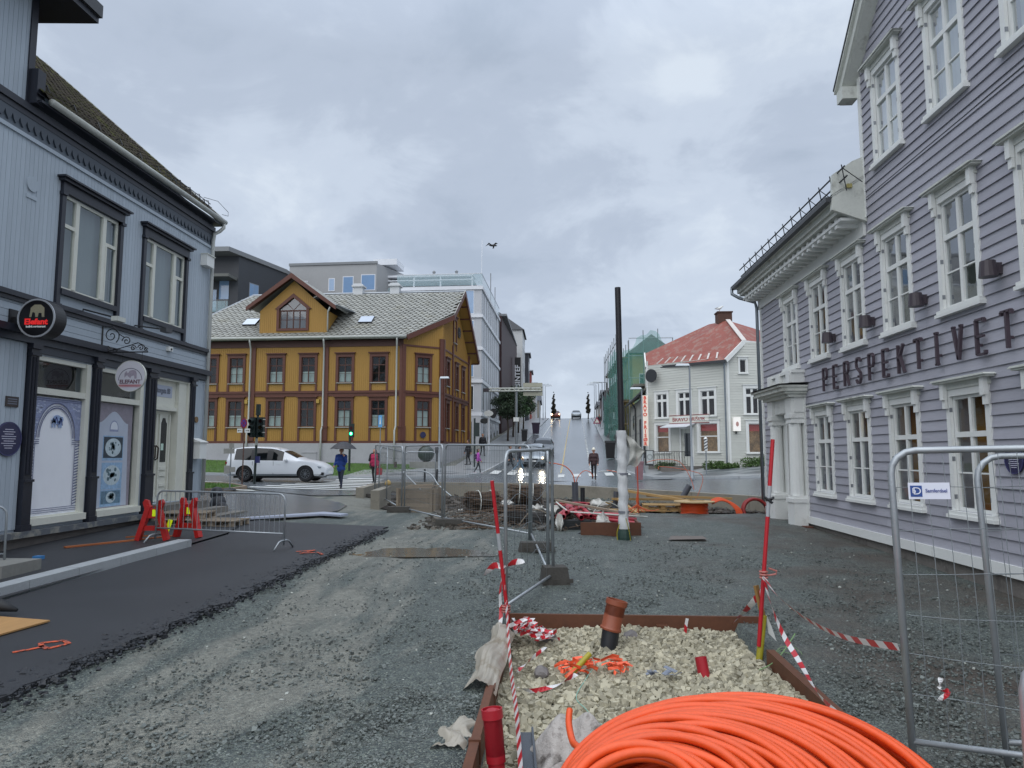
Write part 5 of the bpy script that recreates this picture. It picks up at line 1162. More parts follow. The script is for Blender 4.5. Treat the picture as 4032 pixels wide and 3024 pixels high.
# --- grey apartment block with roof terrace
gb=block('grey_apartment_block','light grey rendered apartment block with blue blinds behind the slate roof','' or [(-26.2,68),(-17.3,67.6),(-15.2,73),(-15.2,80),(-26.2,80)],4,20.75,M_gry)
FD=Fr(-26.2,68,(8.9,-.4),(-.045,-1))
MB(FD).box(-.05,9.0,-.05,.10,20.7,20.95).build('parapet',M_grd,gb)
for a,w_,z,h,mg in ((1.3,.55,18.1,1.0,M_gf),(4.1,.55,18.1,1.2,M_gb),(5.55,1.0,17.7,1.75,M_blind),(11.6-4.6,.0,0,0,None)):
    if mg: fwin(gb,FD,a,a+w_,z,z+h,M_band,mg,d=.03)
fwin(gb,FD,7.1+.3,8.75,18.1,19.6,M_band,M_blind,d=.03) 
MB(FD).box(8.2,10.6,-4,-1.2,20.9,21.5).build('plant_room',M_band,gb)
tb=block('roof_terrace_block','pale block with glazed roof terrace and pergola beside the grey apartments',[(-17.2,69.5),(-8.0,69.2),(-8.0,80),(-17.2,80)],4,17.6,M_gry)
FE=Fr(-17.2,69.5,(9.2,-.3),(-.03,-1))
MB(FE).box(0,9.2,-6,-1.6,17.6,19.4).build('set_back_wall',mat('terrace_wall',lin('7b7f80'),.6,n=(1,.2)),tb); MB(FE).box(0,9.3,-1.7,.1,19.75,19.95).build('pergola_beam',M_band,tb); MB(FE).box(0,9.3,-3.,.1,19.35,19.45).build('pergola_beam',M_band,tb)
for a in (.1,3.2,5.9,9.1): MB(FE).box(a,a+.14,-.1,.05,17.6,19.8).build('pergola_post',M_band,tb)
MB(FE).box(0,9.2,.02,.05,17.6,18.7).build('glass_rail',M_glr,tb)
for a in (3.9,6.3): MB(FE).box(a,a+1.2,-1.6,-1.55,17.8,18.9).build('terrace_door',M_gf,tb)
for a in (7.5,5.2): MB(FE).lathe([(.14,19.9),(.14,20.3),(.2,20.35),(.05,20.5)],(a,-.5),10).build('roof_cowl',M_grd,tb)
# --- charcoal block with balconies
M_chr=mat('charcoal_cladding',lin('393c41'),.5,n=(1,.12,10,.1)); M_slab=mat('balcony_slab',lin('5f615d'),.6,n=(1,.15))
db=block('charcoal_apartment_block','charcoal clad apartment block with recessed balconies beyond the blue house','' or [(-40,60),(-27.7,60),(-25.9,66.3),(-25.9,76),(-40,76)],2,19.6,M_chr)
FH=Fr(-25.9,66.3,(-1.8,-6.3),(6.3,-1.8)); FI=Fr(-40,60,(1,0),(0,-1))
MB().vprism([(-40,58.4),(-27.9,58.4),(-25.8,66.2),(-25.8,76.2),(-40.1,76.2)],19.5,19.9).build('roof_edge',M_grd,db)
for z in (4.6,7.8,11.0,14.3,17.3-.15-.2):
    pass
for z in (10.9,14.1):
    MB(FI).box(3,12.2,.0,1.7,z-.25,z).build('balcony',M_slab,db); 
    g=MB(FI)
    a=3.0
    while a<12.2: g.box(a,a+.05,1.6,1.65,z,z+1.05); a+=.75
    g.box(3,12.2,1.58,1.67,z+1.05,z+1.1); g.build('railing',M_grd,db); MB(FI).box(3,12.2,1.63,1.64,z+.05,z+1.0).build('balcony_glass',M_glr,db)
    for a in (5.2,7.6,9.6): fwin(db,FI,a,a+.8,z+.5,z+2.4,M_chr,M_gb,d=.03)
    MB(FI).box(9.9,10.1,1.2,1.4,z,z+3.1).build('column',M_grd,db)
MB(FI).box(3,12.2,0,1.7,17.25,17.5).build('balcony',M_slab,db)
g=MB(FI); a=3.
while a<12.2: g.box(a,a+.05,1.6,1.65,14.1+0,15.2); a+=.75
FHs=FH
fwin(db,FH,3.9,5.1,15.0,17.4,M_grd,M_gb,d=.03,cols=2); fwin(db,FH,1.7,2.2,14.6,16.4,M_grd,M_gf,d=.03)
fwin(db,FI,9.0,9.9,15.6,17.4,M_chr,M_gb,d=.03); fwin(db,FI,10.6,11.5,15.6,17.4,M_chr,M_gb,d=.03)
# --- dark red building along the hill street
M_red=mat('dark_red_cladding',lin('2e1215'),.6,n=(1.5,.15,12,.15))
rb=block('dark_red_building','windowless dark red clad building up the hill street behind the trees',[(-6.1,83),(-14,83),(-14,107),(-5.55,107)],3.5,18.4,M_red)
MB().box(-6.2,-5.5,83,107,18.4,18.65).build('parapet',M_grd,rb)
sg=thing('vertical_sign','tall black vertical sign with white letters on the dark red building','sign',(-5.2,100,12))
FV=Fr(-5.0,99,(1,0),(0,-1)); MB(FV).box(-.42,.42,-.2,0,9.6,15.6).build('panel',mat('sign_black',lin('121215'),.4),sg)
text('lettering','SINTEF',1.0,FV(0,.02,13.0),(0,0,1),(-1,0,0),M_band,sg,depth=.02,bold=.02)
q=MB(FV); q.disc(0,10.1,.33,.0,.03,20,inner=.22); q.disc(.02,10.1,.14,0,.03,12); q.build('round_logo',M_band,sg)
# --- further houses up both sides
def farhouse(name,label,x0,x1,y0,y1,zb,ze,zr,m,mr,side,grp='houses further up the hill street',nw=3,fl=2,axis='x'):
    t=block(name,label,[(x0,y0),(x1,y0),(x1,y1),(x0,y1)],zb,ze,m,group=grp,cat='house')
    r=MB(); xm,ym=(x0+x1)/2,(y0+y1)/2
    if axis=='x': r.add([(x0-.3,y0-.3,ze),(x1+.3,y0-.3,ze),(x1+.3,y1+.3,ze),(x0-.3,y1+.3,ze),(x0-.3,ym,zr),(x1+.3,ym,zr)],[(0,1,5,4),(2,3,4,5),(1,2,5),(3,0,4)])
    else: r.add([(x0-.3,y0-.3,ze),(x1+.3,y0-.3,ze),(x1+.3,y1+.3,ze),(x0-.3,y1+.3,ze),(xm,y0-.3,zr),(xm,y1+.3,zr)],[(3,0,4,5),(1,2,5,4),(0,1,4),(2,3,5)])
    r.build('roof',mr,t)
    fr=Fr(x1,y0,(0,1),(1,0)) if side>0 else Fr(x0,y0,(0,1),(-1,0)); L_=y1-y0
    for f_ in range(fl):
        for k in range(nw):
            a=L_*(k+.5)/nw; z=zb+1.2+f_*(ze-zb)/fl; fwin(t,fr,a-.45,a+.45,z,z+1.4,M_band,M_gf,d=.04)
    fr=Fr(x0,y0,(1,0),(0,-1)); 
    for f_ in range(fl):
        for k in range(2): a=(x1-x0)*(k+.5)/2; z=zb+1.2+f_*(ze-zb)/fl; fwin(t,fr,a-.45,a+.45,z,z+1.4,M_band,M_gf,d=.04)
    return t
M_rg=mat('far_roof_grey',lin('5a5c60'),.5,n=(1,.2)); M_hw=mat('far_white_wall',lin('b9bbbb'),.6,n=(1,.1)); M_hr=mat('far_red_wall',lin('9a4a40'),.6,n=(1,.1)); M_hd=mat('far_dark_wall',lin('3c3f47'),.6,n=(1,.1)); M_hb=mat('far_beige_wall',lin('9a958a'),.6,n=(1,.1))
farhouse('white_gable_house','tall white gabled house just beyond the dark red building',-12,-4.75,108.5,118,6,21.2,24,M_hw,M_rg,1,nw=3,fl=4,axis='y')
farhouse('dark_slim_house','dark narrow flat fronted house beyond the white gabled house',-11,-4.2,119,125,7,19.0,19.6,M_hd,M_rg,1,nw=2,fl=3)
farhouse('red_far_house','small red house far up on the left of the hill street',-10,-4.0,126,132,8,16.8,17.4,M_hr,M_rg,1,nw=2,fl=2)
farhouse('white_far_house','pale house near the crest on the left of the hill street',-9,-3.4,134,146,8.5,14.6,16.2,M_hw,M_rg,1,nw=4,fl=2)
farhouse('beige_far_house','low beige house at the crest on the left',-8.5,-2.9,148,162,8.8,13.2,14.8,M_hb,M_hd,1,nw=4,fl=1)
farhouse('dark_far_house','dark gabled house right of the street beyond the netted scaffold',7.6,14,104,113,6,11.2,13.6,M_hd,M_rg,-1,nw=3,fl=1,axis='y')
farhouse('brown_far_house','brown house near the crest on the right of the street',8.4,14,118,130,7.5,11.8,13.2,mat('far_brown_wall',lin('4e3230'),.6,n=(1,.1)),M_rg,-1,nw=3,fl=1)
farhouse('grey_far_house','low grey house at the crest on the right',8.8,14,136,150,8.5,11.4,12.6,M_hb,M_hd,-1,nw=3,fl=1)
# ================================================================ white corner hairdresser
M_bw=mat('cream_board_paint',lin('c2c4bd'),.6,n=(1,.08,20,.06),b=(40,.15),stain=(1.6,.62,'8f9188',.5),obr=.04,stretch=(.4,.4,1))
br=thing('corner_shop_house','white clapboard corner house with red roof and hairdresser sign','house',(9,43.5,1.3))
A0=(6.0,46.0); A1=(10.1,41.9); FBL=Fr(A1[0],A1[1],(A0[0]-A1[0],A0[1]-A1[1]),(-1,-1)); LL=math.hypot(4.1,4.1)
FBR=Fr(A1[0],A1[1],(1,.08),(.08,-1)); FBS=Fr(A0[0],A0[1],(.03,1),(-1,.03))
B0=1.32
opsL=[(.85,1.78,4.30,5.80),(2.55,3.40,4.30,5.80),(4.25,5.05,4.30,5.80),(.70,1.95,2.15,3.85),(4.15,5.10,2.15,3.85),(2.45,3.25,1.35,3.55)]
opsR=[(1.05,1.80,4.35,5.85),(2.75,3.50,4.35,5.85),(1.15,2.05,2.1,3.80),(2.75,3.65,2.1,3.80),(.75,1.15,6.75,7.55),(2.45,3.15,6.60,8.05),(4.6,5.4,4.35,5.85)]
w=MB(FBL); cells(w,0,LL,B0,7.7,opsL,-.003,.2); w.build('wall',M_bw,br,fix=False)
w=MB(FBR); cells(w,0,7.5,B0,7.7,[o for o in opsR if o[3]<7.7],-.003,.2); cells(w,1.15,7.5,7.7,8.55,[],-.003,.1); w.add([(0,-.003,7.7),(1.15,-.003,7.7),(1.15,-.003,8.55)],[(0,1,2)]); w.build('wall',M_bw,br,fix=False)
MB(FBS).box(0,1.2,-.1,0,B0,8.0).build('wall',M_bw,br)
hboards(FBL,br,M_bw,B0,7.7,.155,lambda z:(.08,LL-.08),opsL,t1=.03)
hboards(FBR,br,M_bw,B0,8.5,.155,lambda z:(max(.08,(z-7.6)*1.35),7.5),opsR,t1=.03)
for fr,a in ((FBL,0),(FBL,LL-.12),(FBR,0)): MB(fr).box(a,a+.12,0,.05,B0,7.7).build('corner_board',M_wht,br)
for fr,Ln in ((FBL,LL),(FBR,7.5)): MB(fr).box(0,Ln,-.2,-.01,.4,B0).build('foundation',M_found,br)
M_win2=mat('dark_red_room',lin('2e1a1a'),.7,n=(1,.3))
M_lit=mat('lit_shop_room',lin('8a6c4a'),.7,n=(2.6,1.2,9,.8),emis=.10)
for fr,ops_ in ((FBL,opsL[:5]),(FBR,opsR)):
    for o in ops_:
        lw_=o[2]<3; small=(o[1]-o[0])<.5
        window(fr,br,*o,cas=True,m=M_wht,cols=1 if lw_ or small else 2,trans=(.55,) if lw_ and fr is FBL else (() if lw_ or small else (.72,)),cw=.15 if not small else .08,cd_=.06,fw=.05,lit=M_lit if lw_ else M_win2,hdr=(.05,.12,.07),mull=.13 if not lw_ else .05,curt=(.74,1) if lw_ else None,mcur=mat('red_valance',lin('a03a34'),.7,n=(8,.3),emis=.1))
for fr,a,z in ((FBL,4.6,3.55),(FBL,1.3,3.6),(FBR,1.6,3.45),(FBR,3.2,3.45)): MB(fr).box(a-.25,a+.25,-.3,-.28,z-.04,z).build('tube_light',mat('tube_light_glow',lin('ffe3a8'),.5,emis=2.2),br)
# door, canopy, steps
f=MB(FBL); f.box(2.35,2.45,0,.06,B0,3.65); f.box(3.25,3.35,0,.06,B0,3.65); f.box(2.45,3.25,0,.06,3.55,3.65); dr=f.build('door_frame',M_wht,br)
MB(FBL).box(2.45,3.25,-.14,-.08,B0,3.55).build('door',M_whw,br); MB(FBL).box(2.62,3.08,-.079,-.07,1.9,3.3).build('door_pane',M_gf,br)
f=MB(FBL); f.add([(2.2,.03,3.85),(4.1,.03,3.85),(4.1,1.0,3.62),(2.2,1.0,3.62),(2.2,.03,3.90),(4.1,.03,3.90),(4.1,1.0,3.67),(2.2,1.0,3.67)],[(0,1,2,3),(4,5,6,7),(2,3,7,6),(1,2,6,5),(0,4,7,3)]); f.build('canopy',mat('canopy_white',lin('cdd1d6'),.4),br)
f=MB(FBL); f.box(1.9,3.9,.0,1.3,.9,B0-.02); f.box(2.2,3.6,1.3,1.65,.9,1.17); f.build('steps',M_found,br)
f=MB(FBL)
for a in np.arange(2.0,4.9,.18): f.tube([(a if a<3.9 else a,1.25,B0-.02),(a,1.25,B0+.85)],.012,4)
f.tube([(2.0,1.25,B0+.85),(4.9,1.25,B0+.85)],.02,5); f.tube([(2.0,1.25,B0+.1),(4.9,1.25,B0+.1)],.015,5); 
for a in np.arange(2.1,4.8,.36): f.tube([(a,1.25,B0+.1),(a+.18,1.25,B0+.8)],.01,4)
f.build('railing',M_iron,br)
# sign board BRAVO FRISØR
sg=thing('shop_name_board','long pale name board with dark red lettering above the hairdresser door','sign',FBL(2.4,.05,4))
MB(FBL).box(.75+.5,3.55+.5,.03,.09,3.93,4.36).build('board',M_crm,sg); f=MB(FBL); 
for q in ((1.22,4.08,3.89,3.92),(1.22,4.08,4.37,4.40)): f.box(q[0],q[1],.03,.10,q[2],q[3])
f.build('border',mat('sign_red',lin('8e2430'),.5),sg)
xd=(-FBL.u[0],-FBL.u[1],0); text('lettering','BRAVO FRIS\u00d8R',.34,FBL(2.65,.095,4.13),xd,(0,0,1),mat('sign_red'),sg,depth=.01,bold=.003,sx=1.02)
sg=thing('vertical_shop_sign','narrow upright lit sign with stacked orange red letters on the corner house','sign',(5.95,45.3,4))
FVs=Fr(5.62,45.6,(1,0),(0,-1)); MB(FVs).box(-.02,.36,-.08,.08,2.55,5.75).build('panel',mat('lit_sign_panel',lin('e8dccd'),.5,emis=.15),sg)
for k,ch in enumerate('BRAVO FRIS\u00d8R'):
    if ch!=' ': text('letter',ch,.30,FVs(.17,.09,5.58-k*.265),(1,0,0),(0,0,1),mat('sign_orange_red',lin('d0402c'),.5,emis=.1),sg,depth=.015,bold=.012)
sg=thing('lit_box_sign','small white lit box sign on the right wall of the corner house','sign',FBR(.4,.3,3.9)); MB(FBR).box(.22,.62,.1,.32,3.35,4.15).build('box',mat('lit_box',lin('e9e6e0'),.5,emis=.25),sg); MB(FBR).disc(.42,3.75,.14,.32,.33,14,sa=.6).build('emblem',mat('pale_emblem',lin('b98f86'),.5),sg); MB(FBR).box(.38,.46,.03,.1,3.2,3.5).build('bracket',M_gutd,sg)
# roof
M_rr=mat('red_metal_roof',lin('87483c'),.6,n=(.9,.25,9,.2),b=(8,.3,.03),stain=(2.6,.5,'8d776c',.6))
def PX(u,v,D): 
    d=ray(u,v); t=D/d[1]; return (d[0]*t,D,CH+d[2]*t)
Le=PX(2543,1447,46.2); Ce=PX(2858,1418,41.5); K=PX(2930,1344,42.0); P=PX(2866,1262,45.2); Q=PX(2791,1277,47.2); T=PX(2538,1393,47.6); R1=PX(3090,1362,42.8); R2=PX(3090,1330,46.5)
r=MB(); r.add([Le,Ce,K,P,Q,T],[(0,1,3),(1,2,3),(0,3,4),(0,4,5)]); r.add([K,R1,R2,P],[(0,1,2,3)]); r.add([T,Q,P,R2,(16,52,8),(8,52,8)],[(0,1,2,3,4,5)]); r.build('roof',M_rr,br,fix=False)
r=MB(); r.add([low(Le,.1),low(Ce,.1),low(K,.1),low(R1,.1),(16,52,7.8),(7,52,7.8)],[(0,1,2,3,4,5)]); r.build('soffit',M_gutd,br)
b=MB(); b.beam(low(Le,.05),low(Ce,.05),.08,.16); b.build('eave_board',M_gutd,br)
b=MB(); b.beam(low(Ce,.02),low(K,.02),.10,.24); b.beam(low(K,.0),low(R1,.0),.08,.12); b.beam(low(T,-.02),low(Le,.0),.08,.14); b.build('barge_board',M_wht,br)
b=MB(); b.beam(low(K,-.06),low(P,-.06),.28,.04); b.build('hip_flashing',mat('faded_flashing',lin('c3bdb8'),.6,n=(4,.2)),br)
s_=MB(); n_=9
for i in range(1,n_):
    t=i/n_; a=Vector(Le).lerp(Vector(Ce),t); c=Vector(Q).lerp(Vector(P),t); a2=a.lerp(c,.05); s_.beam(tuple(a2+Vector((0,0,.03))),tuple(a.lerp(c,.16)+Vector((0,0,.10))),.10,.05)
s_.build('snow_stop',mat('faded_flashing'),br)
ch=MB(); cp=Vector(P)+Vector((-.05,.9,0)); ch.box(cp.x-.45,cp.x+.45,cp.y-.4,cp.y+.4,cp.z-1,cp.z+.62); ch.box(cp.x-.5,cp.x+.5,cp.y-.45,cp.y+.45,cp.z+.62,cp.z+.70); ch.build('chimney',mat('chimney_brick',lin('4f372e'),.8,n=(5,.25,30,.2)),br)
MB(FBL).tube([(.10,.09,7.7),(.10,.09,1.3)],.05,7).build('downpipe',M_zinc,br)
MB(FBL).disc(LL-.65,6.98,.42,.35,.43,26).build('satellite_dish',mat('dish_dark',lin('2c2f33'),.5),br); MB(FBL).beam((LL-.65,.0,6.85),(LL-.65,.38,6.95),.08,.08).build('dish_arm',M_zinc,br)
# gull on the chimney
gl=thing('gull','white gull standing on the chimney of the corner house','bird',(cp.x-.36,cp.y-.3,cp.z+.70))
g=MB(); x,y,z=cp.x-.36,cp.y-.3,cp.z+.70; g.tube([(x-.22,y,z+.17),(x-.1,y,z+.19),(x+.06,y,z+.22),(x+.15,y,z+.27),(x+.2,y,z+.33),(x+.25,y,z+.345),(x+.30,y,z+.335)],[.01,.06,.085,.07,.045,.045,.01],8); g.build('body',M_wht,gl,smooth=True)
g=MB(); g.tube([(x-.27,y,z+.18),(x-.1,y,z+.23),(x+.08,y,z+.25)],[.01,.05,.06],7); g.build('wing',M_grd,gl); g=MB(); g.tube([(x+.02,y-.03,z),(x+.02,y-.03,z+.16)],.008,4); g.tube([(x+.05,y+.03,z),(x+.05,y+.03,z+.16)],.008,4); g.build('leg',mat('gull_leg',lin('b08a5a'),.6),gl)
# --- grey warehouse up the hill
wh=thing('grey_warehouse','weathered grey concrete warehouse between the corner house and the scaffold','warehouse',(8,54,2))
M_whs=mat('weathered_concrete_wall',lin('a8a9a2'),.75,n=(.8,.15,6,.15),b=(8,.3),stain=(.9,.55,'6a6c62',.7)); M_whr=mat('warehouse_roof',lin('77766d'),.6,n=(1,.2))
FWH=Fr(6.25,47.0,(.45,15.5),(-1,.03)); b=MB(FWH); b.box(0,15.5,-6,0,.8,6.1); b.build('wall',M_whs,wh)
for z in (3.6,4.9,6.0): MB(FWH).box(0,15.5,0,.015,z,z+.03).build('panel_joint',M_grd,wh)
MB(FWH).add([(-.6,.35,6.15),(15.8,.35,6.15),(15.8,-3.0,8.2),(-.6,-3.0,8.2),(-.6,.35,6.28),(15.8,.35,6.28),(15.8,-3.0,8.35),(-.6,-3.0,8.35)],[(0,1,2,3),(4,5,6,7),(0,1,5,4),(0,3,7,4),(1,2,6,5)]).add([(-.6,-3,8.35),(15.8,-3,8.35),(15.8,-6.5,6),(-.6,-6.5,6)],[(0,1,2,3)]).build('roof',M_whr,wh)
MB(FWH).add([(0,0,6.1),(0,-3,8.0),(0,-6,6.1)],[(0,1,2)]).build('gable',M_whs,wh)
MB(FWH).tube([(-.6,.42,6.15),(15.8,.42,6.15)],.08,6).build('gutter',M_gutd,wh)
for a in (2.6,9.5): MB(FWH).tube([(a,.42,6.1),(a,.15,5.7),(a,.10,5.5),(a,.10,1.5+a*.1)],.07,6).build('downpipe',M_gutd,wh)
MB(FWH).box(5.6,7.0,.0,.03,2.2,4.6).build('door',mat('dark_door',lin('2a2a2c'),.5),wh); MB(FWH).box(1.0,3.2,.0,.9,6.6,6.75).build('porch_roof',M_whr,wh)
fwin(wh,FWH,11.5,12.7,4.0,5.2,M_whs,M_gf,d=.03)
# --- scaffolded house
M_ye2=mat('pale_yellow_wall',lin('a39a5e'),.65,n=(1,.12)); sc=thing('netted_house','pale yellow house wrapped in scaffold and green netting','house',(9,72,3))
b=MB(); b.vprism([(7.2,65),(10.9,65),(10.9,80),(7.2,80)],2.6,11.2); b.build('wall',M_ye2,sc)
b=MB(); b.add([(6.7,64.5,11.2),(11.2,64.5,11.2),(11.2,80.5,11.2),(6.7,80.5,11.2),(8.9,64.5,12.9),(8.9,80.5,12.9)],[(0,4,5,3),(1,2,5,4),(0,1,4),(2,3,5)]); b.build('roof',mat('grey_roof_sheet',lin('6e6a70'),.5,n=(1,.15)),sc)
FSC=Fr(7.2,65,(1,0),(0,-1)); FSD=Fr(7.2,65,(0,1),(-1,0))
for a in (1.,2.6):
    for z in (5.0,8.0): fwin(sc,FSC,a-.35,a+.35,z,z+1.3,M_band,M_gf,d=.04)
for a in (2,5,8,11,14):
    for z in (4.5,7.8): fwin(sc,FSD,a-.4,a+.4,z,z+1.4,M_band,M_gf,d=.04)
sf=thing('scaffold','steel scaffold with torn green debris netting round the pale yellow house','scaffold',(6,72,2.5))
M_gnet=mat('green_net',lin('5f9c90'),.8,n=(.6,.4,3,.3),trans=.58); M_pole=mat('scaffold_tube',lin('8a8f92'),.4,metal=.5)
b=MB()
for y in np.arange(64,82,2.2):
    for x in (5.85,6.75): b.tube([(x,y,gz(x,y)),(x,y,13.2 if x<6 else 12.2)],.045,5)
for x in np.arange(6.75,11,1.3): b.tube([(x,63.6,2.6),(x,63.6,11.6+2*(1-abs(x-8.8)/3))],.045,5)
for z in (4.8,6.8,8.8,10.8,12.4):
    b.tube([(5.85,64,z),(5.85,81.5,z)],.035,5); b.tube([(6.75,63.6,z),(10.7,63.6,z)],.035,5)
b.build('poles',M_pole,sf)
for z in (4.7,6.7,8.7,10.7): MB().box(5.9,6.7,64,81.5,z,z+.05).build('deck',mat('scaffold_board',lin('8d7a58'),.7,n=(2,.3)),sf)
n=MB(); N1=18
def netsheet(P0,P1,zt,zb,name,seed):
    m_=MB(); K=16; J=10; vs=[]
    for i in range(K+1):
        t=i/K; x=P0[0]+(P1[0]-P0[0])*t; y=P0[1]+(P1[1]-P0[1])*t; ztop=zt(t); zbot=zb(t)
        for j in range(J+1): s=j/J; vs.append((x+.12*math.sin(i*1.7+j*1.1+seed),y-.10*math.sin(i*2.1+j*.9+seed),zbot+(ztop-zbot)*s))
    m_.add(vs,[(i*(J+1)+j,(i+1)*(J+1)+j,(i+1)*(J+1)+j+1,i*(J+1)+j+1) for i in range(K) for j in range(J)]); return m_.build(name,M_gnet,sf,smooth=True)
netsheet((5.75,63.5),(5.75,74),lambda t:12.0-.6*math.sin(t*9)**2,lambda t:3.6+.5*math.sin(t*7),'netting',0)
netsheet((5.75,63.45),(10.6,63.45),lambda t:10.6+2.6*(1-abs(t-.6)/.6)+.2*math.sin(t*20),lambda t:6.6+.3*math.sin(t*11),'netting',2)
netsheet((5.72,74.5),(5.7,81.5),lambda t:8.2+.4*math.sin(t*8),lambda t:3.9+.3*math.sin(t*6),'netting',5)
# left stone retaining wall / stair by the trees
# ================================================================ low kerb wall round the excavation
M_cw=mat('precast_concrete',lin('8a8579'),.7,n=(1.5,.15,14,.15),b=(20,.3),stain=(1.3,.56,'6a665b',.6))
lw=thing('kerb_wall','low precast concrete wall edging the excavation','wall',(0,29,.1))
def wallseg(p,q,zt0,zt1,zb=.0,th=.26,name='wall_block'):
    L_=math.hypot(q[0]-p[0],q[1]-p[1]); u=((q[0]-p[0])/L_,(q[1]-p[1])/L_); n_=(-u[1],u[0]); mb=MB()
    P=[(p[0]+u[0]*.01-n_[0]*th/2,p[1]+u[1]*.01-n_[1]*th/2),(q[0]-u[0]*.01-n_[0]*th/2,q[1]-u[1]*.01-n_[1]*th/2),(q[0]-u[0]*.01+n_[0]*th/2,q[1]-u[1]*.01+n_[1]*th/2),(p[0]+u[0]*.01+n_[0]*th/2,p[1]+u[1]*.01+n_[1]*th/2)]
    Z=[zt0,zt1,zt1,zt0]; mb.add([(x,y,zb) for x,y in P]+[(x,y,z) for (x,y),z in zip(P,Z)],[(0,3,2,1),(4,5,6,7),(0,1,5,4),(1,2,6,5),(2,3,7,6),(3,0,4,7)]); return mb.build(name,M_cw,lw)
pts=[(-7.45,31.6),(-5.3,31.65),(-3.2,31.6),(-1.0,31.5),(1.0,29.9),(3.0,28.1),(5.0,26.2),(6.6,24.6),(8.0,23.1)]
zt=[.78,.78,.76,.75,.72,.68,.66,.63,.60]
for i in range(len(pts)-1): wallseg(pts[i],pts[i+1],zt[i],zt[i+1])
for i,(p,q,z0,z1) in enumerate([((-7.5,31.5),(-7.55,29.2),.80,.78),((-7.55,29.2),(-7.4,27.0),.76,.74),((-6.3,26.8),(-6.1,24.2),.80,.78)]): wallseg(p,q,z0,z1,th=.3)
# ================================================================ fences
M_galv=mat('galvanised_tube',lin('a3a9ad'),.42,metal=.55,n=(6,.18),b=(40,.1)); M_wire=mat('fence_wire',lin('777d80'),.4,metal=.6); M_foot=mat('concrete_fence_foot',lin('45433f'),.85,n=(4,.25,30,.2),b=(25,.5,.02))
def rpath(L,H,r=.16,z0=.0):
    P=[(0,0,z0),(0,0,H-r)]+[(r-r*math.cos(rad(t)),0,H-r+r*math.sin(rad(t))) for t in (22,45,68)]+[(r,0,H),(L-r,0,H)]+[(L-r+r*math.sin(rad(t)),0,H-r+r*math.cos(rad(t))) for t in (22,45,68)]+[(L,0,H-r),(L,0,z0)]
    return P
def fence(A,B,label,H=2.0,za=None,zb=None,vb=2,lean=0.,hstep=.30,vstep=.11,mesh=True,bottom=.14,warp=.03,tr=.024,wr=.0026,name='mesh_fence',grp='temporary mesh fence panels',hr=.003):
    za=gz(*A) if za is None else za; zb=gz(*B) if zb is None else zb; L_=math.hypot(B[0]-A[0],B[1]-A[1]); ang=math.atan2(B[1]-A[1],B[0]-A[0])
    t=thing(name,label,'fence',(A[0],A[1],za),ang,grp,rot=(lean,-math.atan2(zb-za,L_),ang))
    f=MB(); 
    f.tube(rpath(L_,H),tr,8)
    for k in range(vb): x=L_*(k+1)/(vb+1); f.tube([(x,0,bottom),(x,0,H)],tr*.8,6)
    f.tube([(0,0,bottom),(L_,0,bottom)],tr*.9,6); f_=f
    o=MB(); o.fr=None; o.v=f.v;o.f=f.f;o.mi=f.mi
    def L2(mb,nm,mt,**k):
        R=wmat(t); mb.v=[tuple(R@Vector(v)) for v in mb.v]; return mb.build(nm,mt,t,**k)
    L2(f,'frame',M_galv,smooth=True)
    if mesh:
        w=MB(); z=bottom+hstep
        while z<H-.04:
            n=10; w.tube([(L_*i/n,.006,z+warp*math.sin(i*.9+z*4)*.5) for i in range(n+1)],hr,4,cap=False); z+=hstep
        x=vstep
        while x<L_: w.tube([(x,-.004,bottom),(x+warp*.3*math.sin(x*5),-.004,H*.5),(x,-.004,H)],wr,3,cap=False); x+=vstep
        L2(w,'wire_mesh',M_wire)
    return t
def foot(x,y,rz,label,s=(.72,.24,.14),z=None):
    t=thing('ballast_block',label,'fence foot',(x,y,gz(x,y) if z is None else z),rz,'concrete fence feet'); a,b,c=s; m_=MB()
    m_.add([(-a/2,-b/2,0),(a/2,-b/2,0),(a/2,b/2,0),(-a/2,b/2,0),(-a/2+.04,-b/2+.03,c),(a/2-.04,-b/2+.03,c),(a/2-.04,b/2-.03,c),(-a/2+.04,b/2-.03,c)],[(0,3,2,1),(4,5,6,7),(0,1,5,4),(1,2,6,5),(2,3,7,6),(3,0,4,7)])
    for k in (-1,0,1): m_.box(k*.2-.05,k*.2+.05,-b/2-.004,-b/2+.02,.03,.09)
    R=wmat(t); m_.v=[tuple(R@Vector(v)) for v in m_.v]; m_.build('block',M_foot,t)
    return t
pA=(-.60,8.95); pB=(-.03,11.05); pC=(-.20,11.9); pD=(-.50,15.7)
fence((-.60,9.0),(-.02,11.1),'nearest standing mesh panel beside the red and white pole, its far leg on a block',vb=0,H=2.04,tr=.024,hstep=.42,vstep=.3,warp=.16,hr=.005)
fence((-.10,11.35),(-.50,15.7),'mesh panel seen edge on behind the nearest one',vb=0,hstep=.3,vstep=.4)
fence((-.55,15.75),(-2.88,18.75),'mesh panel crossing in front of the brown brush bundles, left of the red pole',vb=0,H=2.05)
fence((-2.95,18.85),(-4.62,22.0),'mesh panel in front of the wooden crate',vb=0,H=2.05)
fence((-4.75,22.2),(-7.1,28.1),'mesh panel left of the wooden crate at the pit corner',vb=1,H=2.05)
fence((-7.0,28.3),(-6.6,31.0),'short mesh panel standing by the low wall nearest the crossing',vb=0,H=2.0)
fence((-6.5,31.0),(-5.2,31.2),'farthest thin mesh panel behind the low wall end',vb=0,H=2.0)
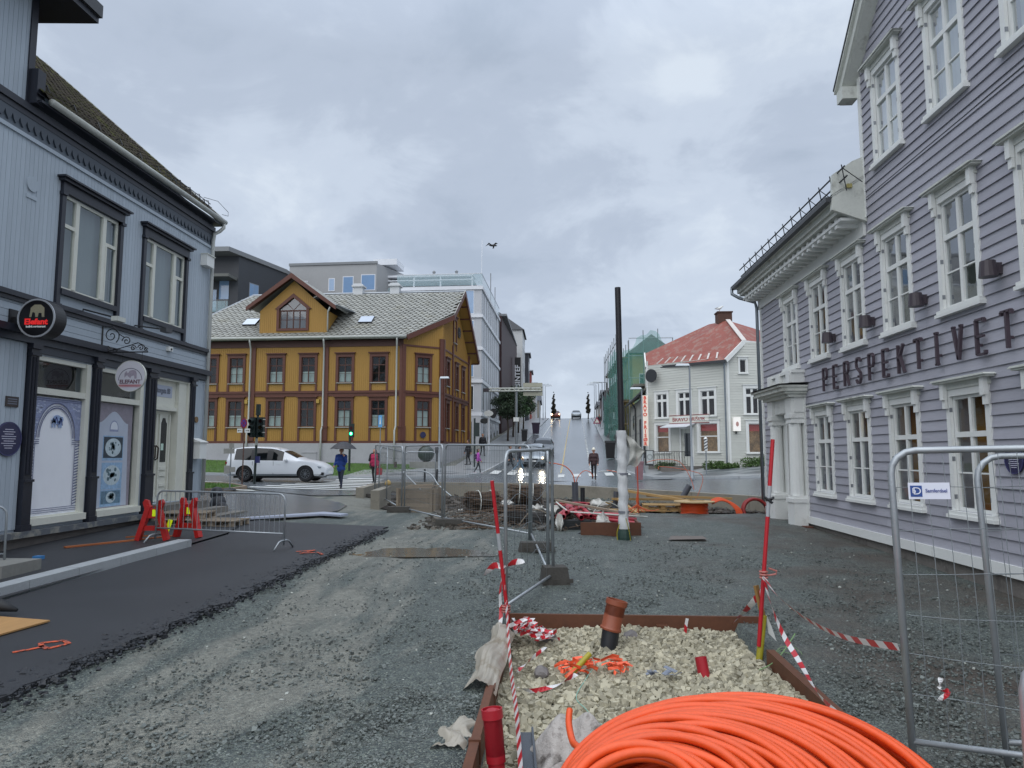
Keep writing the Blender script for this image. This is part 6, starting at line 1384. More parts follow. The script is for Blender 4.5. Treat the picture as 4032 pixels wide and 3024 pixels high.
for x,y,rz,lab in [(.0,11.1,.2,'concrete foot under the nearest mesh panel'),(-.35,14.2,.1,'concrete foot seen through the near mesh panel'),(-2.65,18.1,.0,'pale flat concrete foot on the track left of the red pole'),(-4.7,21.6,.1,'dark foot below the wooden crate'),(-7.0,27.6,.1,'dark foot at the left end of the fence line')]: foot(x,y,rz,lab,s=(.72,.3,.18) if y>12 else (.42,.36,.26))
br_=MB(); 
# right near panels
fr1=fence((2.32,4.98),(5.1,3.9),'large near mesh panel at the right edge with a white sign tied to it',za=.0,zb=.06,vb=0,H=2.03,lean=0,hstep=.27,vstep=.105,warp=.05,tr=.023,hr=.0022)
fr1.rotation_euler[0]=rad(-3.5)
fr2=fence((2.92,5.0),(5.8,4.7),'second near mesh panel at the right edge, behind the one with the sign',za=.0,zb=.05,vb=0,H=1.99,hstep=.27,vstep=.105,warp=.05,tr=.021,hr=.0022)
fr2.rotation_euler[0]=rad(-3.0)
def tie(x,y,z,n=(0,-1,0)): pass
# white sign tied to the near panel
R_=wmat(fr1); sg=thing('fence_sign','white rectangular sign with blue emblem tied to the near mesh panel','sign',tuple(R_@Vector((.02,0,1.7))))
RR=R_.to_3x3(); xd=RR@Vector((1,0,0)); yd=RR@Vector((0,0,1)); nd=RR@Vector((0,-1,0))
def onf(a,z,d=.02): return R_@Vector((a,-d,z))
def fplate(a0,a1,z0,z1,d0,d1,nm,m_,par):
    mb=MB(); P=[(a0,z0),(a1,z0),(a1,z1),(a0,z1)]; mb.add([tuple(onf(a,z,d0)) for a,z in P]+[tuple(onf(a,z,d1)) for a,z in P],[(0,1,2,3),(7,6,5,4),(0,4,5,1),(1,5,6,2),(2,6,7,3),(3,7,4,0)]); return mb.build(nm,m_,par)
a0=.095; fplate(a0,a0+.245,1.70,1.81,.018,.022,'plate',mat('sign_plate_white',lin('d4d8e4'),.35),sg); fplate(a0+.012,a0+.082,1.715,1.79,.0225,.024,'emblem_ground',mat('emblem_blue',lin('1f4487'),.4),sg)
text('emblem','D',.07,onf(a0+.052,1.752,.0265),xd,yd,mat('sign_plate_white'),sg,depth=.002,bold=.0); text('emblem','b',.05,onf(a0+.034,1.754,.0265),xd,yd,mat('sign_plate_white'),sg,depth=.002)
text('lettering','Samferdsel',.034,onf(a0+.165,1.755,.025),xd,yd,mat('sign_text_blue',lin('44508c'),.5),sg,depth=.001,bold=.0006,sx=.86)
# crowd barrier
def crowd(A,B,label,H=1.05,za=None):
    L_=math.hypot(B[0]-A[0],B[1]-A[1]); ang=math.atan2(B[1]-A[1],B[0]-A[0]); z0=gz(*A)+.07; t=thing('crowd_barrier',label,'barrier',(A[0],A[1],z0),rot=(0,-math.atan2(gz(*B)-gz(*A),L_),ang)); R=wmat(t)
    def bl(mb,nm,**k): mb.v=[tuple(R@Vector(v)) for v in mb.v]; return mb.build(nm,M_galv,t,**k)
    f=MB(); f.tube([(0,0,.06),(0,0,.9)]+[(.15-.15*math.cos(rad(q)),0,.9+.15*math.sin(rad(q))) for q in (25,50,75)]+[(.15,0,H),(L_-.15,0,H)]+[(L_-.15+.15*math.sin(rad(q)),0,.9+.15*math.cos(rad(q))) for q in (25,50,75)]+[(L_,0,.9),(L_,0,.06)],.019,8); f.tube([(0,0,.28),(L_,0,.28)],.017,6); bl(f,'frame',smooth=True)
    n=int(L_/.115)
    for k in range(1,n): f=MB(); f.tube([(L_*k/n,0,.28),(L_*k/n,0,H-.01 if .1<k/n<.9 else H-.03)],.0065,5); bl(f,'bar')
    for x in (0,L_): f=MB(); f.tube([(x,-.30,.0),(x,-.16,.13),(x,-.08,.15),(x,.08,.15),(x,.16,.13),(x,.30,.0)],.019,7); bl(f,'foot',smooth=True)
    return t
crowd((-8.33,14.65),(-5.28,13.85),'galvanised crowd barrier standing across the fresh asphalt by the red trestles')
t=crowd((2.06,3.38),(4.2,2.6),'rounded end of a galvanised barrier just inside the right edge',H=1.05)
crowd((-8.9,11.25),(-11.2,9.6),'pale barrier end at the left edge by the blue wall')
# red trestles
M_redp=mat('red_plastic',lin('b3221f'),.4,n=(5,.12)); M_fluo=mat('fluorescent_tape',lin('d8f01a'),.4,emis=.12)
def trestle(x,y,rz,label):
    t=thing('barrier_trestle',label,'trestle',(x,y,gz(x,y)+.08),rz,'red plastic trestles'); R=wmat(t)
    def bl(mb,nm,m_): mb.v=[tuple(R@Vector(v)) for v in mb.v]; return mb.build(nm,m_,t)
    for s_ in (-1,1): f=MB(); f.beam((s_*.30,0,.0),(s_*.09,0,.72),.10,.13,up=(0,1,0)); bl(f,'leg',M_redp)
    f=MB(); f.box(-.27,.27,-.03,.03,.20,.30); bl(f,'crossbar',M_redp); f=MB(); f.box(-.16,.16,-.045,.045,.46,.66); bl(f,'head',M_redp)
    for s_ in (-1,1): f=MB(); f.prism([(s_*.05,.63),(s_*.17,.63),(s_*.22,.78),(s_*.18,.85),(s_*.11,.83),(s_*.08,.74)],-.04,.04); bl(f,'horn',M_redp)
    f=MB(); f.box(.0,.12,-.062,-.05,.50,.64); bl(f,'reflector',M_fluo)
trestle(-8.45,14.75,rad(5),'red plastic trestle nearer the viewer, yellow reflector at its head'); trestle(-7.95,15.25,rad(-14),'second red plastic trestle behind the barrier bars')
f=MB(); f.beam((-8.15,14.9,.62),(-8.25,14.9,.30),.09,.012,up=(0,-1,0)); solo(f.build('reflective_strip',M_fluo),'fluorescent yellow strip hanging between the red trestles','reflector')
# pallets, plywood, blocks
M_plk=mat('weathered_pallet_wood',lin('8c8070'),.8,n=(2,.25,25,.2),obr=.18,b=(30,.3)); M_newp=mat('fresh_pallet_wood',lin('a98b5c'),.75,n=(2,.2,25,.15),obr=.15,b=(30,.3))
def pallet(x,y,z,rz,label,m_,grp=None,tilt=0.):
    t=thing('pallet',label,'pallet',(x,y,z),group=grp,rot=(tilt,0,rz)); R=wmat(t)
    def bl(mb,nm): mb.v=[tuple(R@Vector(v)) for v in mb.v]; return mb.build(nm,m_,t)
    for k in range(7): yy_=-.4+k*.1333; bl(MB().box(-.6,.6,yy_-.045,yy_+.045,.122,.144),'slat')
    for k in (-1,0,1): bl(MB().box(-.6,.6,k*.35-.05,k*.35+.05,.0,.022),'bottom_slat')
    for i in (-1,0,1): bl(MB().box(i*.52-.07,i*.52+.07,-.4,.4,.10,.122),'bearer')
    for i in (-1,0,1):
        for k in (-1,0,1): bl(MB().box(i*.52-.07,i*.52+.07,k*.35-.05,k*.35+.05,.022,.10),'block')
g0=gz(-8.6,17.6)+.06
pallet(-9.3,17.75,g0+.01,rad(3),'grey weathered pallet, lower layer against the entrance steps',M_plk,'pallets used as steps'); pallet(-9.35,17.85,g0+.16,rad(5),'grey weathered pallet stacked on top, nearest the door',M_plk,'pallets used as steps'); pallet(-8.35,17.55,g0+.0,rad(-4),'grey pallet lying lowest and farthest from the wall, behind the barrier',M_plk,'pallets used as steps')
t=MB(); z=gz(-6.3,8)+.06; t.add([(-6.9,7.2,z),(-5.98,7.4,z),(-5.88,8.2,z),(-6.9,8.42,z)]+[(-6.9,7.2,z+.018),(-5.98,7.4,z+.018),(-5.88,8.2,z+.018),(-6.9,8.42,z+.018)],[(0,3,2,1),(4,5,6,7),(0,1,5,4),(1,2,6,5),(2,3,7,6),(3,0,4,7)]); solo(t.build('plywood_sheet',mat('plywood',lin('a98252'),.7,n=(2,.15,20,.15),stretch=(1,.2,1))),'tan plywood sheet lying on the asphalt at the left edge','plywood sheet')
t=MB(); t.tube([(-7.4,8.35,z+.12),(-6.75,8.5,z+.12),(-6.52,8.5,z+.06)],[.09,.08,.02],10); solo(t.build('rubber_foot',mat('black_rubber',lin('1d1f22'),.6),smooth=True),'black rubber object poking in over the plywood at the left edge','rubber foot')
t=MB(); t.box(-9.5,-8.42,10.6,11.45,.06,.30); solo(t.build('concrete_slab',M_conc),'pale concrete block at the left edge by the kerb','concrete block')
t=MB(); t.beam((-9.55,13.6,.20),(-8.35,15.4,.22),.10,.03); t.beam((-9.1,14.9,.25),(-8.5,14.75,.30),.06,.03); solo(t.build('timber_batten',mat('orange_timber',lin('9a5a34'),.7,n=(3,.3))),'reddish timber battens lying along the foot of the blue house','timber')
t=MB(); t.box(-9.22,-9.08,12.3,12.42,.15,.21); solo(t.build('plastic_scrap',mat('blue_plastic',lin('3f7fb8'),.4)),'small blue plastic scrap on the asphalt footway','scrap')
t=MB(); z=gz(-8,20)+.06; t.add([(-8.35,18.6,z),(-8.1,18.5,z),(-6.6,19.9,z),(-5.9,19.6,z),(-5.8,20.0,z),(-6.7,20.6,z)]+[(a,b,z+.05) for a,b in ((-8.35,18.6),(-8.1,18.5),(-6.6,19.9),(-5.9,19.6),(-5.8,20.0),(-6.7,20.6))],[(0,5,4,3,2,1),(6,7,8,9,10,11),(0,1,7,6),(1,2,8,7),(2,3,9,8),(3,4,10,9),(4,5,11,10),(5,0,6,11)]); solo(t.build('plastic_sheet',mat('pale_blue_panel')),'pale bluish plastic panel lying on wet ground behind the barrier','panel')
t=thing('dark_sacks','heap of dark sacks at the far foot of the blue house','sacks',(-10.2,21.0,.35))
for k,(a,b,c,r) in enumerate(((-10.1,21.1,.55,.25),(-9.9,20.9,.42,.2),(-10.2,21.2,.85,.2))):
    q=MB(); q.lathe([(r*.5,c-r),(r*.95,c-r*.6),(r,c),(r*.7,c+r*.7),(r*.2,c+r*.9)],(a,b),9); q.build('sack',mat('black_sack',lin('22242a'),.5,n=(8,.3)),t,smooth=True)
# ================================================================ planter with pale gravel
M_cor=mat('rusted_steel',lin('5f3a26'),.65,n=(2,.22,16,.2),b=(30,.2),stain=(2.,.56,'3a2620',.6))
pf=thing('steel_planter','rusted steel edging frame filled with pale angular stones','planter',(.9,7,0))
bk=MB(); bk.box(-.56,2.46,8.93,8.97,-.45,.06); bk.build('back_plate',M_cor,pf)
MB().box(-.585,-.52,3.3,6.25,-.4,.05).box(-.53,-.515,6.25,8.93,-.4,.02).build('side_plate',M_cor,pf); MB().box(2.13,2.21,3.3,7.55,-.4,.04).build('side_plate',M_cor,pf); MB().box(2.21,2.26,3.3,8.93,-.4,-.02).build('side_plate',M_cor,pf)
for x in (1.22,2.33): MB().box(x,x+.13,8.86,8.93,-.12,-.04).build('lug',M_cor,pf)
MB().box(-.595,-.51,5.05,5.09,-.1,.062).build('joint_plate',M_cor,pf)
# cut the ground inside the planter down (the stones fill it)
for v in ground.data.vertices:
    x,y,z=v.co
    if -.56<x<2.2 and 2.9<y<9.0: v.co.z=-.42
M_st=mat('pale_quarry_stone',lin('a09b87'),.75,isl=.36,n=(1.6,.2,30,.12),b=(60,.08))
def stones(n,m_,zl,seed,smin,smax,name,par=None):
    r=np.random.default_rng(seed); X=r.uniform(-.50,2.12,n); Y=r.uniform(3.2,8.90,n); 
    return X,Y
base=np.array([(-1,-1,-1),(1,-1,-1),(1,1,-1),(-1,1,-1),(-1,-1,1),(1,-1,1),(1,1,1),(-1,1,1)],float)
X=rng.uniform(-.50,2.11,17500); Y=3.3+5.6*rng.random(17500); 
hz_=lambda x,y:-.13-.02*np.sin(x*2.3+y)+.015*np.sin(y*3.1)+np.where(x<-.05,-.07*(1-np.clip((x+.5)/.45,0,1)),0)
n=len(X); s=rng.uniform(.024,.058,n)*np.where(rng.random(n)<.1,1.3,1); v=base[None]*np.array([1.25,.85,.75])*(1+rng.uniform(-.24,.24,(n,8,3)))*(s[:,None,None]/2)
def rot(v,n):
    q=rng.normal(size=(n,4)); q/=np.linalg.norm(q,axis=1)[:,None]; w,x,y,z=q.T
    Rm=np.stack([1-2*(y*y+z*z),2*(x*y-z*w),2*(x*z+y*w),2*(x*y+z*w),1-2*(x*x+z*z),2*(y*z-x*w),2*(x*z-y*w),2*(y*z+x*w),1-2*(x*x+y*y)],1).reshape(n,3,3)
    return np.einsum('nij,nkj->nki',Rm,v)
v=rot(v,n); Z=hz_(X,Y)+rng.uniform(-.035,.028,n)
v=(v+np.stack([X,Y,Z],1)[:,None,:]).reshape(-1,3); fq=np.array([(0,3,2,1),(4,5,6,7),(0,1,5,4),(1,2,6,5),(2,3,7,6),(3,0,4,7)]); fq=(fq[None]+(np.arange(n)*8)[:,None,None]).reshape(-1,4)
mesh_from(v,fq,'planter_stones',M_st,kind='stuff')
MB().quad((-.53,3.2,-.17),(2.2,3.2,-.17),(2.2,8.93,-.17),(-.53,8.93,-.17)).build('planter_soil',mat('stone_bed',lin('6a6452'),.9,n=(20,.4)),kind='stuff')
gs=mat('grey_field_stone',lin('6f6b6a'),.7,n=(6,.2),b=(20,.4))
for k,(x,y,r) in enumerate(((-.07,8.4,.10),(.87,8.45,.10),(-.13,7.05,.085))):
    bm=bmesh.new(); bmesh.ops.create_icosphere(bm,subdivisions=2,radius=r)
    for v_ in bm.verts: v_.co*=1+.22*math.sin(v_.co.x*40+k)*math.cos(v_.co.y*35); v_.co.z*=.75
    me=bpy.data.meshes.new('grey_stone'); bm.to_mesh(me); bm.free(); me.materials.append(gs); o=bpy.data.objects.new('grey_stone',me); COL.objects.link(o); o.location=(x,y,-.08)
    tag(o,['grey stone lump against the rusted back plate among pale stones','grey stone just right of the brown pipe','smooth grey stone beside the striped tape, left of the yellow hose'][k],'stone','grey stones in the planter')
# pipes in the planter
M_rpvc=mat('red_pipe_plastic',lin('a31f2b'),.38,n=(6,.1)); M_bpvc=mat('brown_pipe_plastic',lin('8a4a32'),.45,n=(6,.12)); M_blk=mat('black_pipe_plastic',lin('1f2226'),.45,n=(6,.2)); M_yel_p=mat('yellow_hose',lin('9d9428'),.45,n=(8,.15))
def hollow(mb,p,q,r,wall=.006,n=20,prof=None):
    p,q=Vector(p),Vector(q); ax=(q-p).normalized(); prof=prof or [(0,r),(1,r)]; Lh=(q-p).length
    up=Vector((1,0,0)) if abs(ax.x)<.8 else Vector((0,1,0)); a=ax.cross(up).normalized(); b=ax.cross(a)
    vs=[];ringsn=[(t,R_) for t,R_ in prof]+[(prof[-1][0],prof[-1][1]-wall),(max(0,prof[-1][0]-.5),prof[-1][1]-wall)]
    for t,R_ in ringsn: vs+=[tuple(p+ax*Lh*t+(a*math.cos(2*PI*k/n)+b*math.sin(2*PI*k/n))*R_) for k in range(n)]
    m_=len(ringsn); mb.add(vs,[(i*n+k,i*n+(k+1)%n,(i+1)*n+(k+1)%n,(i+1)*n+k) for i in range(m_-1) for k in range(n)]+[tuple((m_-1)*n+k for k in range(n))]); return mb
t=thing('clay_brown_pipe','brown socket pipe on a black stub leaning out of the pale stones','pipe',(.58,7.6,-.15))
hollow(MB(),(.61,8.1,.08),(.69,8.12,.40),.118,prof=[(0,.118),(.06,.122),(.12,.108),(.80,.108),(.84,.12),(1,.12)],wall=.012).build('socket',M_bpvc,t,smooth=True,auto=35); hollow(MB(),(.56,8.05,-.25),(.625,8.1,.14),.095).build('stub',M_blk,t,smooth=True,auto=40)
t=thing('tall_red_pipe','tall red capped socket pipe inside the left steel plate','pipe',(-.40,4.9,-.2))
hollow(MB(),(-.36,4.88,-.35),(-.425,4.93,.31),.062,prof=[(0,.056),(.55,.056),(.57,.064),(.90,.064),(.91,.072),(1,.072)],wall=.008).build('pipe',M_rpvc,t,smooth=True,auto=30); q=MB(); q.tube([(-.421,4.928,.27),(-.4245,4.93,.298)],.055,20); q.build('cap',M_rpvc,t,smooth=True,auto=30); q=MB(); q.tube([(-.4245,4.93,.298),(-.425,4.93,.304)],.035,20); q.build('cap_ring',M_rpvc,t)
o=hollow(MB(),(1.43,7.03,-.25),(1.385,7.1,.08),.056).build('short_red_pipe',M_rpvc,smooth=True,auto=40); solo(o,'short open red pipe standing in the pale stones right of centre','pipe')
t=thing('yellow_hose','yellow corrugated hose end lying on the orange tape heap','hose',(.2,6.7,0)); q=MB(); hollow(q,(.10,7.05,-.14),(.34,7.25,.05),.028,wall=.005,n=14); q.build('hose',M_yel_p,t,smooth=True,auto=40)
t=thing('yellow_pipe','upright yellow pipe with split end at the back right corner of the planter','pipe',(1.98,7.35,-.1)); q=MB(); hollow(q,(2.09,7.72,-.2),(2.18,7.78,.33),.034,wall=.006,n=14); q.build('pipe',M_yel_p,t,smooth=True,auto=40); q=MB(); q.beam((2.18,7.8,.30),(2.13,7.85,.62),.06,.03); q.build('wooden_lath',mat('ochre_lath',lin('8a6a3a'),.7,n=(5,.2)),t)
q=MB(); q.prism([(2.21,.34),(2.26,.22),(2.31,.06),(2.23,.14)],7.8,7.81); q.build('paper_flap',mat('white_film',lin('d0d2cf'),.5),t)
# orange debris tape heap and ribbons
def ribbon(pts,w,name,m_,par=None,tw=0.,seed=0,up=(0,0,1)):
    pts=[Vector(p) for p in pts]; mb=MB(); vs=[]
    for i,p in enumerate(pts):
        t=(pts[min(i+1,len(pts)-1)]-pts[max(i-1,0)]).normalized(); u=Vector(up); s_=t.cross(u); 
        if s_.length<.05: s_=t.cross(Vector((1,0,0)))
        s_.normalize(); u2=s_.cross(t); a=tw*i+seed; d=(s_*math.cos(a)+u2*math.sin(a))*w/2; vs+=[tuple(p-d),tuple(p+d)]
    mb.add(vs,[(2*i,2*i+2,2*i+3,2*i+1) for i in range(len(pts)-1)]); return mb,vs
def tapemat():
    m=bpy.data.materials.new('barrier_tape'); m.use_nodes=True; t=m.node_tree; p=t.nodes['Principled BSDF']; at=t.nodes.new('ShaderNodeUVMap'); sx=t.nodes.new('ShaderNodeSeparateXYZ'); t.links.new(at.outputs[0],sx.inputs[0])
    f=mth(t,'GREATER_THAN',mth(t,'FRACT',mth(t,'ADD',sx.outputs[0],mth(t,'MULTIPLY',sx.outputs[1],.16))),.5); x=t.nodes.new('ShaderNodeMix'); x.data_type='RGBA'; x.inputs['A'].default_value=(*lin('d2d2d2'),1); x.inputs['B'].default_value=(*lin('b5222c'),1); t.links.new(f,x.inputs['Factor']); t.links.new(x.outputs['Result'],p.inputs['Base Color']); p.inputs['Roughness'].default_value=.35; return m
M_tape=tapemat()
def tape(pts,w,name,period=.2,tw=.0,seed=0.,par=None,smooth_n=6,up=(0,0,1),off=0.):
    # resample with catmull-rom
    P=[Vector(p) for p in pts]; Q=[]
    for i in range(len(P)-1):
        p0,p1,p2,p3=P[max(i-1,0)],P[i],P[i+1],P[min(i+2,len(P)-1)]
        for k in range(smooth_n):
            t=k/smooth_n; Q.append(.5*((2*p1)+(p2-p0)*t+(2*p0-5*p1+4*p2-p3)*t*t+(3*p1-p0-3*p2+p3)*t**3))
    Q.append(P[-1]); mb,vs=ribbon(Q,w,name,None,tw=tw,seed=seed,up=up); o=mb.build(name,M_tape,par,fix=False)
    uv=o.data.uv_layers.new(name='UVMap'); d=[0]
    for a,b in zip(Q,Q[1:]): d.append(d[-1]+(b-a).length)
    for pl_ in o.data.polygons:
        for li in pl_.loop_indices: vi=o.data.loops[li].vertex_index; uv.data[li].uv=(d[vi//2]/period+off,vi%2)
    return o
# poles
M_pr=mat('pole_red',lin('b5202a'),.4,n=(8,.1)); M_pg=mat('pole_reflective_grey',lin('a3a7ab'),.35,n=(8,.1))
def pole(p,q,label,bands,r=.022):
    p,q=Vector(p),Vector(q); t=thing('marker_pole',label,'pole',p,group='red snow marker poles'); prev=0; col=0
    for b_,c_ in bands: mb=MB(); mb.tube([p.lerp(q,prev),p.lerp(q,b_)],r,10); mb.build('red_band' if c_=='r' else 'grey_band',M_pr if c_=='r' else M_pg,t,smooth=True,auto=40); prev=b_
    return p,q
tp=ony(1937,1893,8.55); bp_=ony(2008,2500,8.75); pole(bp_,tp,'left red marker pole with one grey band, wound with striped tape',[(.55,'r'),(.66,'g'),(1.,'r')],r=.023)
tpR=ony(3043,1730,7.75); bpR=ony(2988,2545,7.72); pole(bpR,tpR,'right red marker pole standing taller, tapes knotted round its middle',[(.62,'r'),(.77,'g'),(1.,'r')],r=.021)
kn=tpR.lerp(bpR,.30); q=MB(); q.tube([kn+Vector((-.03,0,0)),kn+Vector((.03,-.03,.02)),kn+Vector((.05,0,.03)),kn+Vector((0,.03,-.03)),kn+Vector((-.04,-.02,.03)),kn+Vector((.03,-.03,-.03))],.014,5); solo(q.build('cord_knot',M_blk),'black cord knotted round the right marker pole','cord')
# tapes
kL=tp.lerp(bp_,.78); kR=tpR.lerp(bpR,.665)
gT='striped barrier tapes'
o=tape([kL+Vector((-.01,-.02,.42)),kL+Vector((-.02,-.03,.15)),kL,ony(2010,2620,7.0),ony(2033,2800,5.4),ony(2052,3060,4.2)],.052,'barrier_tape',period=.26,up=(1,0,0),seed=0.5); solo(o,'red and white tape hanging from the left pole toward the viewer','tape',gT)
o=tape([kL+Vector((-.03,-.03,.36)),kL+Vector((-.07,0,.1)),kL+Vector((-.06,0,-.15)),ony(1962,2500,8.5),ony(1935,2580,8.3),ony(1950,2600,8.2)],.045,'barrier_tape',period=.3,tw=.12,up=(1,0,0)); solo(o,'red and white tape strand twisted down the left side of the left pole','tape',gT)
q=MB()
o=tape([kL+Vector((-.26,0,.30)),kL+Vector((-.14,-.03,.42)),kL+Vector((-.02,-.03,.40)),kL+Vector((.10,-.03,.46)),kL+Vector((.22,0,.47))],.07,'barrier_tape',period=.24,tw=.25); solo(o,'short tape ends fluttering from the left pole','tape',gT)
# loose tape heap at the left back corner
pts=[(-.5,8.75,.05)]
for k in range(46): pts.append((-.42+.36*(k/46)+.13*math.sin(k*2.4),8.45-.35*(k/46)+.16*math.cos(k*1.9),-.03+.16*abs(math.sin(k*1.3))*(1-k/60)))
o=tape(pts,.045,'barrier_tape',period=.16,tw=.6,smooth_n=3); solo(o,'tangled heap of red and white tape on the stones by the left pole','tape',gT)
o=tape([(-.10,7.9,-.06),(-.25,7.5,-.08),(-.34,7.15,-.07),(-.36,7.0,-.05)],.035,'barrier_tape',period=.3,tw=.3); solo(o,'tape tail running from the heap toward the viewer','tape',gT)
o=tape([(-.34,6.55,-.06),(-.2,6.5,-.07),(.0,6.62,-.06),(.12,6.8,-.05),(.2,6.9,-.04)],.04,'barrier_tape',period=.35,tw=.25); solo(o,'tape strand crossing the stones toward the orange heap','tape',gT)
o=tape([kR,ony(3060,2345,7.3),ony(3180,2440,6.5),ony(3330,2510,5.7),ony(3538,2548,4.98)],.05,'barrier_tape',period=.23,tw=.03,seed=.6); solo(o,'sagging tape from the right pole to the near fence panel','tape',gT)
o=tape([kR,ony(3035,2380,7.3),ony(3085,2500,6.8),ony(3150,2610,6.2),ony(3220,2730,5.6),ony(3300,2815,5.2)],.045,'barrier_tape',period=.25,tw=.16,seed=.3); solo(o,'twisted tape falling steeply from the right pole behind the orange coil','tape',gT)
o=tape([kR+Vector((0,0,-.1)),ony(2985,2345,7.85),ony(2940,2400,8.1),ony(2890,2450,8.6)],.06,'barrier_tape',period=.3,tw=.2,seed=.5); solo(o,'short tape from the right pole down to the rusted back plate','tape',gT)
o=tape([ony(2706,2435,8.7),ony(2700,2470,8.7),ony(2697,2510,8.7)],.035,'barrier_tape',period=.2,seed=1.57); solo(o,'short tape scrap hanging over the back plate','tape',gT)
o=tape([(2.46,4.86,.58),(2.44,4.84,.52),(2.5,4.84,.50),(2.42,4.85,.44)],.03,'barrier_tape',period=.2,tw=.5); solo(o,'tape knot on the near fence post','tape',gT)
o=tape([ony(3600,2990,4.9),ony(3625,2985,4.8),ony(3630,3024,4.7),ony(3600,3060,4.7)],.04,'barrier_tape',period=.2,tw=.2); solo(o,'tape wound on the foot of the near fence post','tape',gT)
q=MB(); 
for k in range(3): a=kR+Vector((.0,0,.03*k-.02)); q.tube([a+Vector((.035*math.cos(u),.035*math.sin(u),0)) for u in np.linspace(0,2*PI,10)],.012,5)
q.tube([kR+Vector((.03,0,.0)),kR+Vector((.12,-.02,.02)),kR+Vector((.13,-.02,.05)),kR+Vector((.05,-.02,.08))],.01,5); solo(q.build('tape_knot',mat('faded_red_knot',lin('b06a62'),.5,n=(30,.4))),'bunched tape knot on the right pole','tape knot')
q=MB()
for k in range(3): a=kL+Vector((.0,0,.03*k-.12)); q.tube([a+Vector((.045*math.cos(u),.045*math.sin(u),0)) for u in np.linspace(0,2*PI,10)],.012,5)
solo(q.build('tape_knot',mat('faded_red_knot')),'bunched tape knot low on the left pole','tape knot')
M_or=mat('orange_ribbon',lin('e8603a'),.45,isl=.2,n=(10,.15)); mb=MB()
for k in range(46):
    a=rng.uniform(0,2*PI); c=Vector((.36+.32*rng.uniform(-1,1),7.22+.22*rng.uniform(-1,1),-.10+.08*rng.random())); d=Vector((math.cos(a),math.sin(a)*.7,rng.uniform(-.15,.25)))*rng.uniform(.06,.14)
    m1,vs=ribbon([c-d,c-d*.3+Vector((0,0,.03)),c+d*.4+Vector((0,0,.015)),c+d],.028,'x',None,tw=.4,seed=rng.uniform(0,3)); mb.add(vs,[(2*i,2*i+2,2*i+3,2*i+1) for i in range(3)])
solo(mb.build('ribbon_heap',M_or,fix=False),'crumpled heap of bright orange ribbon on the pale stones','ribbon')
q=MB(); 
for k in range(7): c=Vector((.85+.05*k+.04*math.sin(k*3),6.92+.05*math.cos(k*2.2),-.05+.02*(k%3))); q.beam(c,c+Vector((.10*math.cos(k*1.9),.08*math.sin(k*2.7),.03)),.06,.006)
solo(q.build('foil_scraps',mat('grey_foil',lin('8e95a2'),.25,metal=.3)),'torn grey foil scraps in the middle of the stones','scrap')
# green strings
M_str=mat('pale_green_string',lin('7fae9f'),.6); q=MB()
def wob(P,n=6):
    P=[Vector(p) for p in P]; Q=[]
    for i in range(len(P)-1):
        p0,p1,p2,p3=P[max(i-1,0)],P[i],P[i+1],P[min(i+2,len(P)-1)]
        for k in range(n): t=k/n; Q.append(.5*((2*p1)+(p2-p0)*t+(2*p0-5*p1+4*p2-p3)*t*t+(3*p1-p0-3*p2+p3)*t**3))
    return Q+[P[-1]]
q.tube(wob([(.35,7.26,.04),(.38,7.2,-.04),(.30,6.95,-.08),(.18,6.4,-.08),(.25,6.1,-.08),(.34,5.8,-.08),(.5,5.6,-.08),(.62,5.62,-.08)]),.004,4); q.tube(wob([(.7,5.7,-.08),(.85,5.75,-.07),(.95,5.95,-.06),(1.0,6.2,-.07),(.97,6.35,-.07)]),.004,4); q.tube(wob([(1.05,6.0,-.07),(1.12,5.75,-.07),(1.25,5.85,-.07),(1.4,5.9,-.07)]),.004,4)
solo(q.build('string',M_str),'pale green string straying over the stones','string')
q=MB()
for k in range(3): c=Vector((2.3,7.5,-.04)); q.tube([c+Vector(((.10+.02*k)*math.cos(u)+.02*k,.05*math.sin(u),(.06+.02*k)*math.sin(u)+.01*k)) for u in np.linspace(0,2*PI*.9,12)],.0035,4)
q.tube(wob([(1.85,7.2,-.1),(2.05,7.3,-.06),(2.2,7.4,.0),(2.35,7.5,.13),(2.42,7.55,.2)]),.006,5); solo(q.build('string_tangle',mat('green_cord',lin('7b9a6a'),.6,n=(10,.3))),'tangle of green and blue cord beside the upright yellow pipe','string')
# plastic film over the left plate, geotextile, steel strip
def cloth(fn,nu,nv,name,m_,label,cat,smooth=True,th=0.):
    vs=[fn(i/nu,j/nv) for i in range(nu+1) for j in range(nv+1)]; mb=MB(); mb.add(vs,[(i*(nv+1)+j,(i+1)*(nv+1)+j,(i+1)*(nv+1)+j+1,i*(nv+1)+j+1) for i in range(nu) for j in range(nv)]); return solo(mb.build(name,m_,smooth=smooth),label,cat)
M_film=mat('dirty_plastic_film',lin('a8a295'),.35,n=(3,.12),stain=(4,.52,'857862',.7),trans=.12)
cloth(lambda u,v:(-.74+.29*v+.03*math.sin(u*9+v*2)*(1-v)-.05*(1-u),6.2+u*2.1,.02+.07*math.sin(v*PI)+.02*math.sin(u*13+v*5)-.06*max(0,.3-v)-.12*max(0,v-.75)+.006*math.sin(v*21+u*6)+.004*math.sin(v*37-u*9)),48,30,'plastic_film',M_film,'dirty translucent plastic film folded over the left steel plate','plastic film')
cloth(lambda u,v:(-.86+.25*v+.03*math.sin(u*7)+.06*u,5.0+u*.5,.0+.05*math.sin(v*PI)+.015*math.sin(u*11+v*9)+.006*math.sin(u*9+v*17)+.004*math.sin(v*33)),30,24,'plastic_film',M_film,'white plastic sheet end lying on gravel outside the left plate','plastic film')
M_geo=mat('dirty_geotextile',lin('a5a09b'),.75,n=(2,.18,14,.15),b=(9,.9,.04),stain=(5,.52,'463e38',.85))
